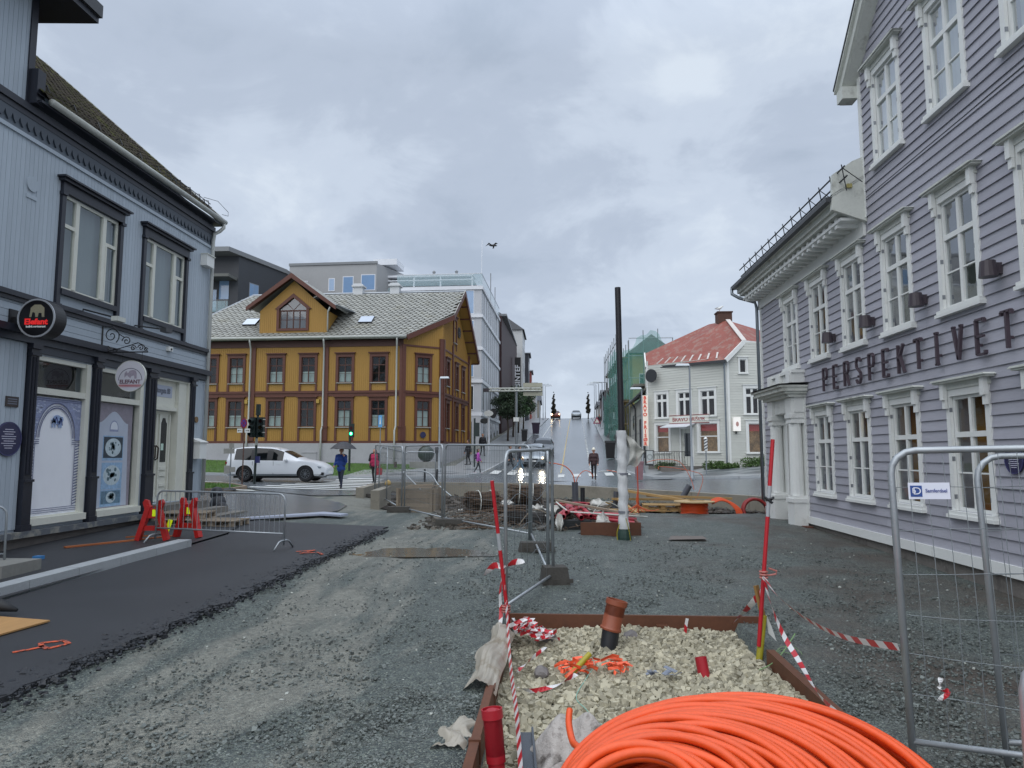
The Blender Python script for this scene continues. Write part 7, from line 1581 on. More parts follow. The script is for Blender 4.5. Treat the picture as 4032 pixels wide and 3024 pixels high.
def geo(u,v):
    x=-.22+u*1.45; y=3.6+v*2.0; 
    z=-.09+.055*math.sin(x*7+2*math.sin(y*5))+.05*math.sin(y*9+x*3.1)+.045*math.sin(x*14+y*6)+.03*math.sin(x*27-y*17)+.05*math.exp(-((x-.65)/.35)**2)
    e=min(1,min(u,1-u,1-v)*8); return (x+.04*math.sin(y*13),y+.08*math.sin(x*9)*v,(z+.15)*e-.14*(1-e))
cloth(geo,80,90,'geotextile',M_geo,'crumpled dirty grey geotextile cloth between tape and orange coil','cloth')
q=MB(); q.beam((-.22,5.45,-.04),(-.13,4.0,-.02),.10,.02); q.beam((-.27,5.45,-.02),(-.18,4.0,.0),.015,.06); q.beam((-.17,5.45,-.02),(-.08,4.0,.0),.015,.06); solo(q.build('steel_channel',mat('wet_dark_steel',lin('50555c'),.25,metal=.4,n=(4,.3))),'wet dark steel channel lying beside the striped tape','steel channel')
# ================================================================ orange conduit coil
M_ora=mat('orange_conduit',lin('dc5320'),.42,n=(2.5,.14,40,.10),obr=.07,b=(120,.12),stain=(9,.66,'a4563a',.45))
co=thing('conduit_coil','large coil of orange cable conduit in the foreground','conduit coil',(.9,3.3,0))
nrm=Vector((-.107,-.328,1)).normalized(); ea=nrm.cross(Vector((0,0,1))).normalized(); eb=nrm.cross(ea)
C_o=Vector((.893,3.424,.335)); C_i=C_o+nrm*.249+Vector((-.358,-.294,0))
def ringpts(t,dn,dr,ph,n=96,wob_=.012,drift=0.):
    P=[]
    for i in range(n):
        a=2*PI*i/n; tt=t+drift*(a/(2*PI)-.5); C=C_o.lerp(C_i,tt)+nrm*dn; R=.92+(.488-.92)*tt+dr
        w=wob_*math.sin(2*a+ph)+wob_*.6*math.sin(3*a+ph*2.1); P.append(C+(ea*math.cos(a)+eb*math.sin(a))*(R+w)+nrm*(wob_*.8*math.sin(2*a+ph*1.7)))
    return P
nr_=16
for k in range(nr_+8):
    t=k/(nr_-1)*1.0
    mb=MB(); mb.tube(ringpts(t,.012*math.sin(k*2.1),.0,k*1.3,wob_=.010+.006*abs(math.sin(k))),.0205,12,closed=True); mb.build('winding',M_ora,co,smooth=True)
for k in range(nr_+7):
    t=(k+.5)/(nr_-1)
    mb=MB(); mb.tube(ringpts(t,-.042,.0,k*2.3,n=72,wob_=.010),.0205,10,closed=True); mb.build('winding',M_ora,co,smooth=True)
for k in range(13):
    t=(k)/(nr_-1)*(.7 if k<9 else 1.3)
    for l_ in (1,2,3):
        mb=MB(); mb.tube(ringpts(t,-.05-.045*l_,-.02*l_ if k else -.0,k*2.9+l_,n=64,wob_=.012),.0205,8,closed=True); mb.build('winding',M_ora,co,smooth=True)
for dn,dr,ph in ((.036,-.028,.4),(.040,-.075,2.2),(.034,-.20,4.0)):   # a few windings riding over the others
    mb=MB(); mb.tube(ringpts(.08,dn,dr,ph,wob_=.022,drift=.10),.0205,12,closed=True); mb.build('winding',M_ora,co,smooth=True)
q=MB(); q.tube(wob([ony(2243,2795,4.6),ony(2240,2850,4.5),ony(2255,2920,4.3),ony(2290,2990,4.05),(.12,3.75,.05),(.2,3.5,.05)]),.0205,10); q.build('free_end',M_ora,co,smooth=True)
# small supporting timber keeps the coil off the stones
# ================================================================ black pole with plastic wrap
tpole=thing('bare_pole','tall black bare pole wrapped in white plastic at its foot','pole',(1.52,15.95,.05))
q=MB(); q.tube([(1.53,15.95,.0),(1.46,15.9,5.76)],.066,16); q.build('pole',mat('black_pole_paint',lin('232227'),.5,n=(5,.15)),tpole,smooth=True,auto=40)
q=MB(); vs=[];n=14;m_=46
for j in range(m_):
    z=.38+j*(2.2/m_); 
    for i in range(n): a=2*PI*i/n; r=.108+.007*math.sin(3*a+z*7)+.006*math.sin(5*a-z*16)+.008*math.sin(z*19+a); r*=1+.5*max(0,(.55-z)) ; vs.append((1.53-.012*z+r*math.cos(a),15.95+r*math.sin(a),z))
q.add(vs,[(j*n+i,j*n+(i+1)%n,(j+1)*n+(i+1)%n,(j+1)*n+i) for j in range(m_-1) for i in range(n)]); M_wrap=mat('white_wrap_film',lin('d2d4d5'),.6,n=(4,.1),b=(18,.5,.02)); q.build('plastic_wrap',M_wrap,tpole,smooth=True)
for z in (1.55,.72): MB().lathe([(.115,z),(.118,z+.05)],(1.52,15.95),14).build('binding_tape',mat('grey_binding',lin('7d7f88'),.5),tpole)
q=MB(); q.lathe([(.16,.02),(.16,.20),(.14,.30),(.11,.38)],(1.53,15.95),14); q.build('green_sleeve',mat('green_tarp',lin('1f3a33'),.6,n=(8,.3)),tpole)
def flag(u,v):
    zt_=2.46-.42*u**1.3; zb_=1.72+.34*u**2.5+.05*math.sin(u*9); x=1.58+.45*u+(.10*math.sin(v*3)*(1-u)); return (x,15.9+.05*math.sin(u*11+v*4)+.04*math.sin(v*13+u*5)+.06*u,zt_+(zb_-zt_)*v)
def flag_old(u,v):   # loose sheet blowing to the right
    x=1.60+u*.52*(1-.25*(v-.4)**2*2)-.05*v; z=2.42-.05-v*.85*(.45+.55*u)+ (.10-.35*u)*u*.5; y=15.9+.10*math.sin(u*5+v*3)+.06*math.sin(v*9); return (x,y,z)
vs=[flag(i/14,j/12) for i in range(15) for j in range(13)]; q=MB(); q.add(vs,[(i*13+j,(i+1)*13+j,(i+1)*13+j+1,i*13+j+1) for i in range(14) for j in range(12)]); q.build('loose_plastic',mat('thin_wrap_film',lin('b9b9b2'),.9,n=(6,.12),trans=.15,spec=.1),tpole,smooth=True)
q=MB(); q.tube(wob([(1.56,15.85,.62),(1.62,15.8,.35),(1.66,15.78,.05)]),.008,4); q.tube(wob([(1.42,15.82,.5),(1.36,15.8,.3),(1.38,15.78,.05)]),.01,4); q.build('cord',M_yel_p,tpole)
# ================================================================ things in and around the pit
pl2=thing('rusted_planter_box','second rusted steel planter frame behind the black pole','planter',(1.3,17,0))
MB().box(.6,1.97,16.55,16.59,-.1,.46).build('front_plate',M_cor,pl2); MB().box(1.93,1.97,16.59,19.4,-.1,.44).build('side_plate',M_cor,pl2)
# crate
ct=thing('wooden_crate','open timber crate of weathered boards by the fence','crate',(-4.35,22.9,.15)); ct.rotation_euler=(0,0,rad(-8)); R=wmat(ct)
def bl(mb,nm,m_,par): mb.v=[tuple(R@Vector(v)) for v in mb.v]; return mb.build(nm,m_,par)
for k in range(5): bl(MB().box(-.58,.58,-.42,-.39,.04+k*.145,.04+k*.145+.135),'board',M_plk,ct); bl(MB().box(.56,.59,-.39,.39,.04+k*.145,.04+k*.145+.135),'board',M_plk,ct); bl(MB().box(-.59,-.56,-.39,.39,.04+k*.145,.04+k*.145+.135),'board',M_plk,ct)
for x,y in ((-.55,-.45),(.55,-.45),(.62,-.3),(.62,.3)): bl(MB().box(x-.04,x+.04,y-.02,y+.02,.02,.80),'corner_post',M_plk,ct)
for k in range(6): bl(MB().beam((-.5,-.38+k*.15,.78+.02*(k%2)),(.56,-.36+k*.15,.82+.015*(k%3)),.12,.03),'loose_board',M_plk,ct)
bl(MB().beam((-.3,-.2,.86),(.5,-.1,.90),.14,.04),'loose_board',M_plk,ct)
# brown brush bundles
M_bru=mat('brown_brushwood',lin('58483a'),.85,isl=.4); M_brd=mat('dark_brushwood',lin('35302c'),.85,isl=.4)
def bundle(x,y,z,rz,L_,r,label,m_,n=420,tilt=0,straps=True,twig=.011):
    t=thing('brush_bundle',label,'brush bundle',(x,y,z),group='bundles of brushwood',rot=(0,tilt,rz)); R=wmat(t); mb=MB()
    for k in range(n):
        a=rng.uniform(0,2*PI); rr=r*math.sqrt(rng.uniform(.35,1)); yy_=rr*math.cos(a); zz_=r+rr*math.sin(a)*.9; l_=L_*rng.uniform(.75,1.08)/2; o_=rng.uniform(-.06,.06)
        p=[Vector((-l_+o_,yy_*1.05+rng.normal(0,.02),zz_+rng.normal(0,.02))),Vector((o_,yy_*.92,r+(zz_-r)*.9)),Vector((l_+o_,yy_*1.05+rng.normal(0,.03),zz_+rng.normal(0,.02)))]
        mb.tube(p,twig,3,cap=False)
    mb.v=[tuple(R@Vector(v)) for v in mb.v]; mb.build('twigs',m_,t,kind='stuff')
    c=MB(); c.tube([(-L_*.42,0,r),(L_*.42,0,r)],r*.72,10); c.v=[tuple(R@Vector(v)) for v in c.v]; c.build('core',M_brd,t)
    if straps:
        for x_ in (-.2*L_,.22*L_): s_=MB(); s_.tube([(x_+.03*math.sin(u),r*1.02*math.cos(u),r+r*.97*math.sin(u)) for u in np.linspace(0,2*PI,16)],.016,5); s_.v=[tuple(R@Vector(v)) for v in s_.v]; s_.build('strap',M_whw,t)
bundle(-2.15,21.6,.14,rad(25),.95,.40,'rounded brown brush bundle with white straps, left of the red pole',M_bru); bundle(-1.05,26.2,.12,rad(5),1.15,.42,'brown brush bundle behind the fence post, nearest the low wall',M_bru)
bundle(-1.25,21.2,.10,rad(10),.8,.22,'small low brush bundle right beside the strapped one',M_bru,n=200,straps=False)
bundle(-.55,18.6,.05,rad(0),1.35,.26,'long dark flat brush stack seen through the near fence',M_brd,n=420,straps=False,twig=.009); bundle(-.15,20.0,.08,rad(2),1.2,.26,'dark brush stack with white film scraps on it',M_brd,n=300,straps=False,twig=.009)
bs=thing('dark_rod_stack','neat stack of dark rods under the red pipes','rod stack',(.45,17.7,.05)); 
for r_ in range(9):
    for c_ in range(4): mb=MB(); mb.beam((.06,17.55+c_*.09,.09+r_*.038),(.90,17.55+c_*.09+.01*math.sin(r_),.09+r_*.038+.006*math.sin(r_*c_)),.05,.030); mb.build('rod',mat('dark_rod',lin('24282a'),.6,n=(6,.3)),bs)
# red pipes
M_pk=mat('faded_red_pipe',lin('a8323f'),.45,n=(4,.15)); rp_=thing('red_pipe_pile','pile of faded red plastic pipes lying on the dark rods','pipes',(.8,18.5,.4))
for k,(p,q_,r_) in enumerate([((.08,17.55,.50),(.55,20.2,.62),.058),((.22,17.5,.50),(.4,20.1,.62),.058),((.66,17.5,.48),(.35,20.0,.62),.062),((.30,17.8,.58),(.9,20,.60),.05),((.9,17.7,.50),(.7,19.6,.62),.055),((.5,18.0,.56),(2.0,17.7,.42),.05),((.6,18.1,.47),(1.95,17.5,.36),.045),((1.0,18.3,.52),(2.0,18.0,.50),.045)]): mb=MB(); hollow(mb,q_,p,r_,wall=.008,n=12); mb.build('pipe',M_pk,rp_,smooth=True,auto=40)
t=thing('red_hose_loop','loops of pinkish red hose heaped behind the pipes','hose',(.35,20.5,.3))
for k in range(4): mb=MB(); mb.tube([(.45+.48*math.cos(u)+.03*k,20.9+.25*math.sin(u),.42+.05*k+.06*math.sin(u+k)) for u in np.linspace(0,2*PI*.97,24)],.028,6); mb.build('loop',M_pk,t,smooth=True)
q=MB(); q.beam((.05,19.3,.78),(2.1,17.9,.50),.10,.05); solo(q.build('long_plank',M_plk),'long grey plank lying across the red pipes','plank')
q=MB(); q.tube([(.05,18.3,.80),(.35,18.0,.58),(2.25,17.6,.50)],.022,6); solo(q.build('pale_conduit',M_whw,smooth=True),'thin white conduit bent over the red pipes','conduit')
# white film scraps
for k,(x,y,z,sx_,sz_,lab) in enumerate([(1.15,17.25,.35,.28,.28,'crumpled white film hanging over the dark rods'),(1.05,16.9,.12,.2,.26,'peaked white film scrap left of the black pole'),(.12,17.35,.25,.10,.35,'narrow white film strip hanging beside the fence post'),(.45,17.1,.06,.45,.06,'white film strip on the ground by the rods'),(-.45,19.2,.56,.28,.12,'white film scrap tangled on the dark brush stack'),(-.05,18.3,.55,.18,.20,'white film scrap knotted near the fence post'),(-1.6,24.0,.35,.25,.14,'white scrap behind the red marker pole'),(1.35,22.5,.42,.42,.22,'large white plastic sack behind the red pipes'),(-3.0,23.5,.16,.3,.05,'white scrap on the ground between crate and brush bundle'),(-2.2,20.7,.10,.4,.06,'pale scraps below the strapped brush bundle')]):
    q=MB(); K=9; ph=k*1.7; vs=[]
    for i in range(K+1):
        for j in range(K+1):
            u,v=i/K,j/K; b_=math.sin(PI*u)*.5+.5; vs.append((x+(u-.5)*sx_*2*(.8+.3*math.sin(v*5+ph)),y+.08*math.sin(u*9+ph)+.06*math.sin(v*8),z+(v-.5)*sz_*2*b_+.03*math.sin(u*13+v*7+ph)))
    q.add(vs,[(i*(K+1)+j,(i+1)*(K+1)+j,(i+1)*(K+1)+j+1,i*(K+1)+j+1) for i in range(K) for j in range(K)]); solo(q.build('film_scrap',mat('scrap_film',lin('bdbcb6'),.45,n=(6,.15))),lab,'plastic scrap','white film scraps')
q=MB(); q.add([(-3.6,21.9,.13),(-2.9,21.8,.14),(-2.75,22.1,.22),(-3.3,22.3,.2)],[(0,1,2,3)]); solo(q.build('purple_sheet',mat('purple_film',lin('6f5a8a'),.4,n=(6,.3))),'crumpled purple sheet on the ground right of the crate','plastic sheet')
xr=rng.uniform(-3.6,2.2,1500); yr=rng.uniform(17.4,22.6,1500); rocks(0,lambda n:xr,lambda n:yr,.02,.11,'site_rubble',mat('site_rubble',lin('5a554e'),.8,isl=.6),.01)
q=MB()
for k in range(150):
    a=rng.uniform(0,PI); x,y=rng.uniform(-2.6,1.9),rng.uniform(17.3,21.5); l_=rng.uniform(.15,.5); z=gz(x,y)+rng.uniform(.02,.10); q.tube([(x-l_*math.cos(a),y-l_*math.sin(a),z),(x,y,z+.04),(x+l_*math.cos(a),y+l_*math.sin(a),z-.01)],rng.uniform(.006,.014),4,cap=False)
tag(q.build('loose_twigs',M_bru),kind='stuff')
for k,(x,y,rz_,L_) in enumerate(((-.9,18.1,.2,1.3),(-.2,18.9,-.3,1.1),(.9,19.3,.5,1.6))):
    q=MB(); q.tube(wob([(x,y,.22),(x+L_*.35*math.cos(rz_),y+L_*.35*math.sin(rz_),.62+.06*k),(x+L_*math.cos(rz_),y+L_*math.sin(rz_),.18)]),.014,5); solo(q.build('bent_rod',[M_plk,M_blk,M_whw][k],smooth=True),['brown bent rod arching over the long dark brush stack','black bent rod above the dark stack with film scraps','pale bent rod arching behind the red pipes'][k],'rod')
# upright pipes
for k,(p,q_,r_,m_,lab) in enumerate([((.72,24.2,.1),(.70,24.2,1.08),.105,mat('grey_duct',lin('4c4f57'),.5,n=(4,.1)),'upright grey duct with orange tubes sprouting from it'),((.93,23.6,.1),(.93,23.6,.92),.075,M_blk,'upright black duct right beside the grey one'),((4.02,24.2,.15),(4.50,24.2,.98),.10,mat('grey_duct'),'leaning grey duct behind the cable reel'),((2.0,24.0,.1),(2.05,24.0,.78),.08,mat('grey_duct'),'short grey duct half hidden by the wrapped pole')]):
    q=MB(); hollow(q,p,q_,r_,wall=.01,n=16); solo(q.build('duct_pipe',m_,smooth=True,auto=40),lab,'duct','ducts standing in the pit')
M_ot=mat('orange_tube',lin('c8603a'),.5,n=(4,.1)); q=MB(); q.tube(wob([(.70,24.2,1.0),(.62,24.2,1.35),(.35,24.2,1.62),(-.1,24.2,1.72),(-.25,24.3,1.72)]),.02,6); q.tube(wob([(.72,24.2,1.0),(.8,24.2,1.25),(1.0,24.2,1.45),(1.2,24.2,1.42),(1.32,24.2,1.25)]),.014,6); solo(q.build('orange_tubes',M_ot,smooth=True),'thin orange tubes arching out of the grey duct','tubes','orange tubes')
q=MB(); q.tube(wob([(2.2,21.8,.3),(2.25,22.5,1.1),(2.1,23,1.4),(1.7,23.3,1.5)]),.012,5); q.tube(wob([(4.6,24.2,.3),(4.95,24.2,1.2),(4.6,24.3,1.45),(3.6,24.3,1.6),(3.5,24.2,1.5)]),.010,5); q.tube(wob([(4.4,22.9,.9),(4.3,23,1.3),(4.0,23.2,1.78),(3.4,23.4,1.84),(3.0,23.4,1.75)]),.010,5); solo(q.build('orange_tubes',M_ot,smooth=True),'loose thin orange tubes arching above the reel and pallets','tubes','orange tubes')
os_=thing('orange_stake','thin orange red stake with tubes tied round its foot','stake',(2.5,21.5,.1)); q=MB(); q.tube([(2.50,21.5,.1),(2.47,21.5,1.95)],.018,6); q.build('stake',mat('stake_orange',lin('c2492c'),.5),os_); q=MB()
for k in range(7): a=-.6+k*.2; q.tube(wob([(2.48,21.5,.95),(2.45,21.45,.55),(2.45+a*.6,21.4,.36),(2.4+a*1.1,21.3,.22+.03*k)]),.012,4)
q.build('tied_tubes',M_ot,os_)
# pallets and lumber in the pit
pallet(3.35,22.9,.13,rad(2),'fresh timber pallet, lower one left of the cable reel',M_newp,'pallets in the pit'); pallet(3.4,23.0,.30,rad(-3),'fresh timber pallet, upper one left of the cable reel',M_newp,'pallets in the pit'); pallet(2.2,23.0,.12,rad(6),'fresh timber pallet behind the orange stake',M_newp,'pallets in the pit')
for k,(p,q_,w_) in enumerate([((2.3,24,.82),(4.3,22.6,.55),.12),((1.9,23.8,.55),(4.6,24.4,.50),.10),((.2,24,.36),(2.3,24.2,.42),.14),((2.0,22.6,.62),(2.5,21.9,.22),.09),((3.0,23.6,.68),(5.6,23.0,.62),.08)]):
    q=MB(); q.beam(p,q_,w_,.07); solo(q.build('timber_beam',mat('new_timber',lin('a88a5a'),.7,n=(3,.2),obr=.1)),['sloping timber beam running down to the reel','flat timber beam behind the pallets','timber beam low behind the red pipes','short prop timber by the orange stake','thin timber rail reaching right past the reel'][k],'timber beam','timber beams in the pit')
q=MB(); q.beam((4.9,21.5,.20),(6.2,20.7,.22),.10,.06); solo(q.build('edge_timber',mat('new_timber')),'timber edge board along the pit right of the reel','timber board')
# reel
rl=thing('cable_reel','wooden cable reel lying flat wound with orange cable','cable reel',(4.2,21.9,.14)); wd=mat('reel_plywood',lin('b39a70'),.7,n=(4,.15))
MB().lathe([(.0,.16),(.60,.16),(.60,.19),(0,.19)],(4.2,21.9),32,cap=False).build('flange',wd,rl); MB().lathe([(0,.58),(.60,.58),(.60,.61),(0,.61)],(4.2,21.9),32,cap=False).build('flange',wd,rl)
M_oc=mat('orange_cable',lin('d4501f'),.45,n=(3,.1))
for k in range(10): mb=MB(); mb.tube([((.385+.012*math.sin(k*2))*math.cos(u)+4.2,(.385+.012*math.sin(k*2))*math.sin(u)+21.9,.21+k*.040) for u in np.linspace(0,2*PI,40)[:-1]],.022,6,closed=True); mb.build('cable_turn',M_oc,rl,smooth=True)
MB().lathe([(.37,.19),(.37,.58)],(4.2,21.9),24,cap=False).build('drum',M_oc,rl); MB().lathe([(.0,.19),(.58,.19),(.58,.205),(0,.205)],(4.2,21.9),32,cap=False).build('cable_spill',M_oc,rl)
for k in range(3): a=k*2.1; mb=MB(); mb.beam((4.2,21.9,.625),(4.2+.3*math.cos(a),21.9+.2*math.sin(a),.63),.03,.02); mb.build('batten',wd,rl)
t=thing('orange_tube_loops','loops of thick orange tube right of the cable reel','tube loops',(5.2,22,.2))
for k in range(6): mb=MB(); mb.tube(wob([(4.75,22.0+k*.03,.52+.02*k),(5.0,22+.03*k,.62+.015*k),(5.25+.02*k,22,.55),(5.42+.03*k,21.9,.35),(5.45+.03*k,21.85,.12)]),.022,6); mb.build('tube',M_oc,t,smooth=True)
t=thing('red_tube_ring','large ring of dark red tube at the corner of the lilac house','tube ring',(6.1,22,.2))
for k in range(4): mb=MB(); mb.tube([(6.05+.36*math.cos(u),22.0+.06*k+.1*math.sin(u),.32+.34*math.sin(u)) for u in np.linspace(0,2*PI,28)[:-1]],.045,7,closed=True); mb.build('ring',mat('dark_red_tube',lin('8a2320'),.5,n=(3,.1)),t,smooth=True)
q=MB(); q.add([(2.45,15.75,.175),(3.3,15.85,.185),(3.3,16.3,.20),(2.6,16.3,.20)],[(0,1,2,3)]).add([(2.45,15.75,.13),(3.3,15.85,.14),(3.3,16.3,.15),(2.6,16.3,.15)],[(0,1,2,3)]); solo(q.build('flat_slab',mat('mud_slab',lin('6a625c'),.7,n=(3,.2))),'flat brownish slab half buried in dark gravel behind the right pole','slab')
q=MB(); q.tube([(1.0,16.7,.1),(1.5,16.4,.12),(.6,16.7,.2),(.25,16.5,.08)],.02,5); solo(q.build('black_cable',M_blk),'black cable trailing left of the wrapped pole','cable')
mb=MB(); mb.tube([(6.0,20.6,.3),(6.15,20.7,.32)],.12,8); solo(mb.build('black_lump',M_blk),'small dark lump at the foot of the white portico','debris')
# bollards, bent rail at the pit's far left corner
for k,(x,y,h) in enumerate(((-6.0,33.0,.85),(-5.45,33.0,.85))): mb=MB(); mb.tube([(x,y,gz(x,y)),(x+.04*k,y,gz(x,y)+h)],.05,8); solo(mb.build('bollard',M_iron),['left dark bollard beyond the low wall','right dark bollard beyond the low wall'][k],'bollard','dark bollards beyond the low wall')
q=MB(); q.tube(wob([(-6.6,30.8,1.25),(-5.9,30.8,1.3),(-5.3,30.6,1.15),(-4.9,30.3,.7),(-4.3,30,.25)]),.03,6); q.tube([(-6.55,30.8,1.25),(-5.5,30.5,.3)],.03,6); solo(q.build('bent_rail',M_galv,smooth=True),'bent galvanised rail leaning over the low wall behind the crate','rail')
q=MB(); q.lathe([(.02,.86),(.12,.88),(.12,.93),(.10,1.0),(.05,1.05),(.01,1.06)],(-6.2,26.5),12); solo(q.build('yellow_helmet',mat('helmet_yellow',lin('b99a52'),.4),smooth=True),'yellow cap shaped object on the low wall end by the fence','helmet')
# ================================================================ people
def capsule(mb,p,q,r0,r1,n=10):
    p,q=Vector(p),Vector(q); d=(q-p); L_=d.length
    if L_<1e-6: d=Vector((0,0,1)); L_=1e-6
    t=d.normalized(); pts=[];rs=[]
    for a in (80,50,25): pts.append(p-t*r0*math.sin(rad(a))); rs.append(r0*math.cos(rad(a)))
    for k in range(4): pts.append(p.lerp(q,k/3)); rs.append(r0+(r1-r0)*k/3)
    for a in (25,50,80): pts.append(q+t*r1*math.sin(rad(a))); rs.append(r1*math.cos(rad(a)))
    mb.tube(pts,rs,n)
def blob(name,prims,mats,parent,voxel=.011,smooth_it=True):
    """one continuous skin over tapered limbs; prims: (p,q,r0,r1,matindex)"""
    mb=MB(); 
    for p,q,r0,r1,mi in prims: capsule(mb,p,q,r0,r1)
    me=bpy.data.meshes.new(name); me.from_pydata(mb.v,[],mb.f); o=bpy.data.objects.new(name,me); COL.objects.link(o)
    m_=o.modifiers.new('r','REMESH'); m_.mode='VOXEL'; m_.voxel_size=voxel; m_.use_smooth_shade=True
    s_=o.modifiers.new('s','SMOOTH'); s_.iterations=2; s_.factor=.4
    dg=bpy.context.evaluated_depsgraph_get(); me2=bpy.data.meshes.new_from_object(o.evaluated_get(dg)); bpy.data.objects.remove(o); bpy.data.meshes.remove(me)
    me2.name=name; me2.materials.clear()
    for x in mats: me2.materials.append(x)
    nP=len(me2.polygons); C=np.zeros(nP*3); me2.polygons.foreach_get('center',C); C=C.reshape(-1,3)
    best=np.full(nP,1e9); idx=np.zeros(nP,int)
    for p,q,r0,r1,mi in prims:
        p,q=np.array(p,float),np.array(q,float); d=q-p; t=np.clip(((C-p)@d)/max(d@d,1e-9),0,1); dist=np.linalg.norm(C-(p+t[:,None]*d),axis=1)-(r0+(r1-r0)*t)
        k=dist<best; best[k]=dist[k]; idx[k]=mi
    me2.polygons.foreach_set('material_index',idx.astype(np.int32)); me2.polygons.foreach_set('use_smooth',[True]*nP)
    o=bpy.data.objects.new(name,me2); COL.objects.link(o); o.parent=parent; return o
M_skin=mat('skin',lin('b98a72'),.55); M_eye=mat('eye_dark',lin('241c1a'),.3); M_lip=mat('lips',lin('8e5148'),.5)
def person(x,y,face,h,label,top,leg,shoe=None,hair='2a201c',stride=.28,arms=((.25,.1),(-.25,.15)),coat=.0,hairlen=0,hat=None,bag=None,sex='m',z=None,scale_w=1.,holdup=None,vest=None):
    """face: heading (radians, 0=+x); arms: (swing angle, elbow bend) for left and right"""
    z=gz(x,y)+.04 if z is None else z
    t=thing('person',label,'person',(x,y,z),face,'people in the street'); s=h/1.75; wd=.92 if sex=='f' else 1.
    Ms=[M_skin,mat('cloth_'+top,lin(top),.75,n=(9,.15)),mat('cloth_'+leg,lin(leg),.8,n=(9,.15)),mat('shoe_'+(shoe or '222222'),lin(shoe or '222222'),.5),M_eye,M_lip]
    P=[]; A=lambda p,q,r0,r1,m_: P.append(((p[0]*s,p[1]*s,p[2]*s),(q[0]*s,q[1]*s,q[2]*s),r0*s,r1*s,m_))
    # torso
    A((0,-.06*wd,.98),(0,.06*wd,.98),.115,.115,2); A((0,-.05,1.10),(0,.05,1.10),.11,.11,1); A((.0,-.07*wd,1.28),(.0,.07*wd,1.28),.125,.125,1); A((0,-.13*wd,1.40),(0,.13*wd,1.40),.075,.075,1); A((0,0,1.42),(.01,0,1.52),.055,.05,0)
    # head with face
    A((.01,0,1.60),(.015,0,1.655),.078,.088,0); A((.035,0,1.565),(.04,0,1.60),.05,.06,0); A((.098,0,1.60),(.108,0,1.615),.012,.009,0); A((.0,.085,1.61),(.0,.088,1.635),.016,.016,0); A((.0,-.085,1.61),(.0,-.088,1.635),.016,.016,0)
    for s_ in (-1,1): A((.088,s_*.032,1.632),(.09,s_*.032,1.633),.012,.012,4)
    A((.088,-.018,1.572),(.088,.018,1.572),.009,.009,5)
    # legs
    for s_,sw in ((1,stride),(-1,-stride)):
        hip=Vector((0,s_*.085,.94)); kb=.10+max(0,-sw)*.9; a=sw*.9
        knee=hip+Vector((math.sin(a+.06),0,-math.cos(a+.06)))*.44; ank=knee+Vector((math.sin(a-kb),0,-math.cos(a-kb)))*.42
        if s_==1 or True: ank.z=max(ank.z,.075)
        A(hip,knee,.085,.058,2); A(knee,ank,.056,.042,2); toe=ank+Vector((.15,s_*.015,-.035)); toe.z=max(toe.z,.035); A(ank+Vector((-.03,0,-.03)),toe,.04,.032,3)
    # arms with hands
    for s_,(sw,bend),up in ((1,arms[0],holdup=='l'),(-1,arms[1],holdup=='r')):
        sh=Vector((0,s_*.19*wd,1.40))
        if up: el=sh+Vector((.10,s_*.06,-.24)); wr=el+Vector((.14,-s_*.05,.21))
        else: el=sh+Vector((math.sin(sw)*.27,s_*.05,-math.cos(sw)*.27)); wr=el+Vector((math.sin(sw+bend)*.25,-s_*.01,-math.cos(sw+bend)*.25))
        A(sh,el,.052,.043,1); A(el,wr,.042,.033,1); d=(wr-el).normalized(); side=Vector((0,-s_,0)) if not up else Vector((1,0,0)); pm=wr+d*.075; A(wr,pm,.030,.034,0)
        ax=d.cross(side).normalized()
        for k,l_ in enumerate((.060,.072,.066,.050)):
            o=ax*(.026-.0175*k); k1=pm+o+d*l_*.6; k2=k1+(d*.6+side*.8).normalized()*l_*.55; A(pm+o,k1,.0095,.009,0); A(k1,k2,.009,.0075,0)
        th0=wr+d*.03+ax*.025; A(th0,th0+(ax*.7+d*.6+side*.3).normalized()*.055,.012,.010,0)
        t['_h'+('l' if s_==1 else 'r')]=[float(v)*s for v in pm]
    body=blob('body',P,Ms,t,voxel=.0105*max(s,.9))
    # jacket as clothing over the torso and arms
    J=[]
    for p,q,r0,r1,m_ in P:
        if m_==1: J.append((p,q,r0+.014*s,r1+.014*s,0))
    J.append(((0,-.08*s,1.09*s),(0,.08*s,1.09*s),.135*s,.135*s,0)); J.append(((0,-.05*s,(.96-coat)*s),(0,.05*s,(.96-coat)*s),(.125+coat*.1)*s,(.125+coat*.1)*s,0)); J.append(((0,-.05*s,1.2*s),(0,.05*s,(.96-coat)*s),.125*s,(.13+coat*.1)*s,0))
    blob('jacket',J,[Ms[1]],t,voxel=.016)
    hm=mat('hair_'+hair,lin(hair),.7,n=(30,.3))
    H=[((-.012*s,0,1.665*s),(.0,0,1.675*s),.092*s,.086*s,0),((-.035*s,0,1.60*s),(-.03*s,0,1.66*s),.072*s,.082*s,0)]
    if hairlen: 
        for s_ in (-1,1): H.append(((-.02*s,s_*.06*s,1.64*s),(-.02*s,s_*.085*s,(1.60-hairlen)*s),.045*s,.035*s,0))
        H.append(((-.05*s,0,1.62*s),(-.06*s,0,(1.58-hairlen)*s),.06*s,.05*s,0))
    if hat: 
        H=[((-.0,0,1.68*s),(.0,0,1.70*s),.102*s,.09*s,0),((.06*s,0,1.675*s),(.12*s,0,1.67*s),.06*s,.05*s,0)] if hat[1]=='cap' else [((-.0,0,1.67*s),(.0,0,1.70*s),.102*s,.092*s,0)]
        blob('hat',H,[mat('hat_'+hat[0],lin(hat[0]),.7)],t,voxel=.012); H=[((-.05*s,0,1.58*s),(-.045*s,0,1.62*s),.05*s,.055*s,0)]
    blob('hair',H,[hm],t,voxel=.012)
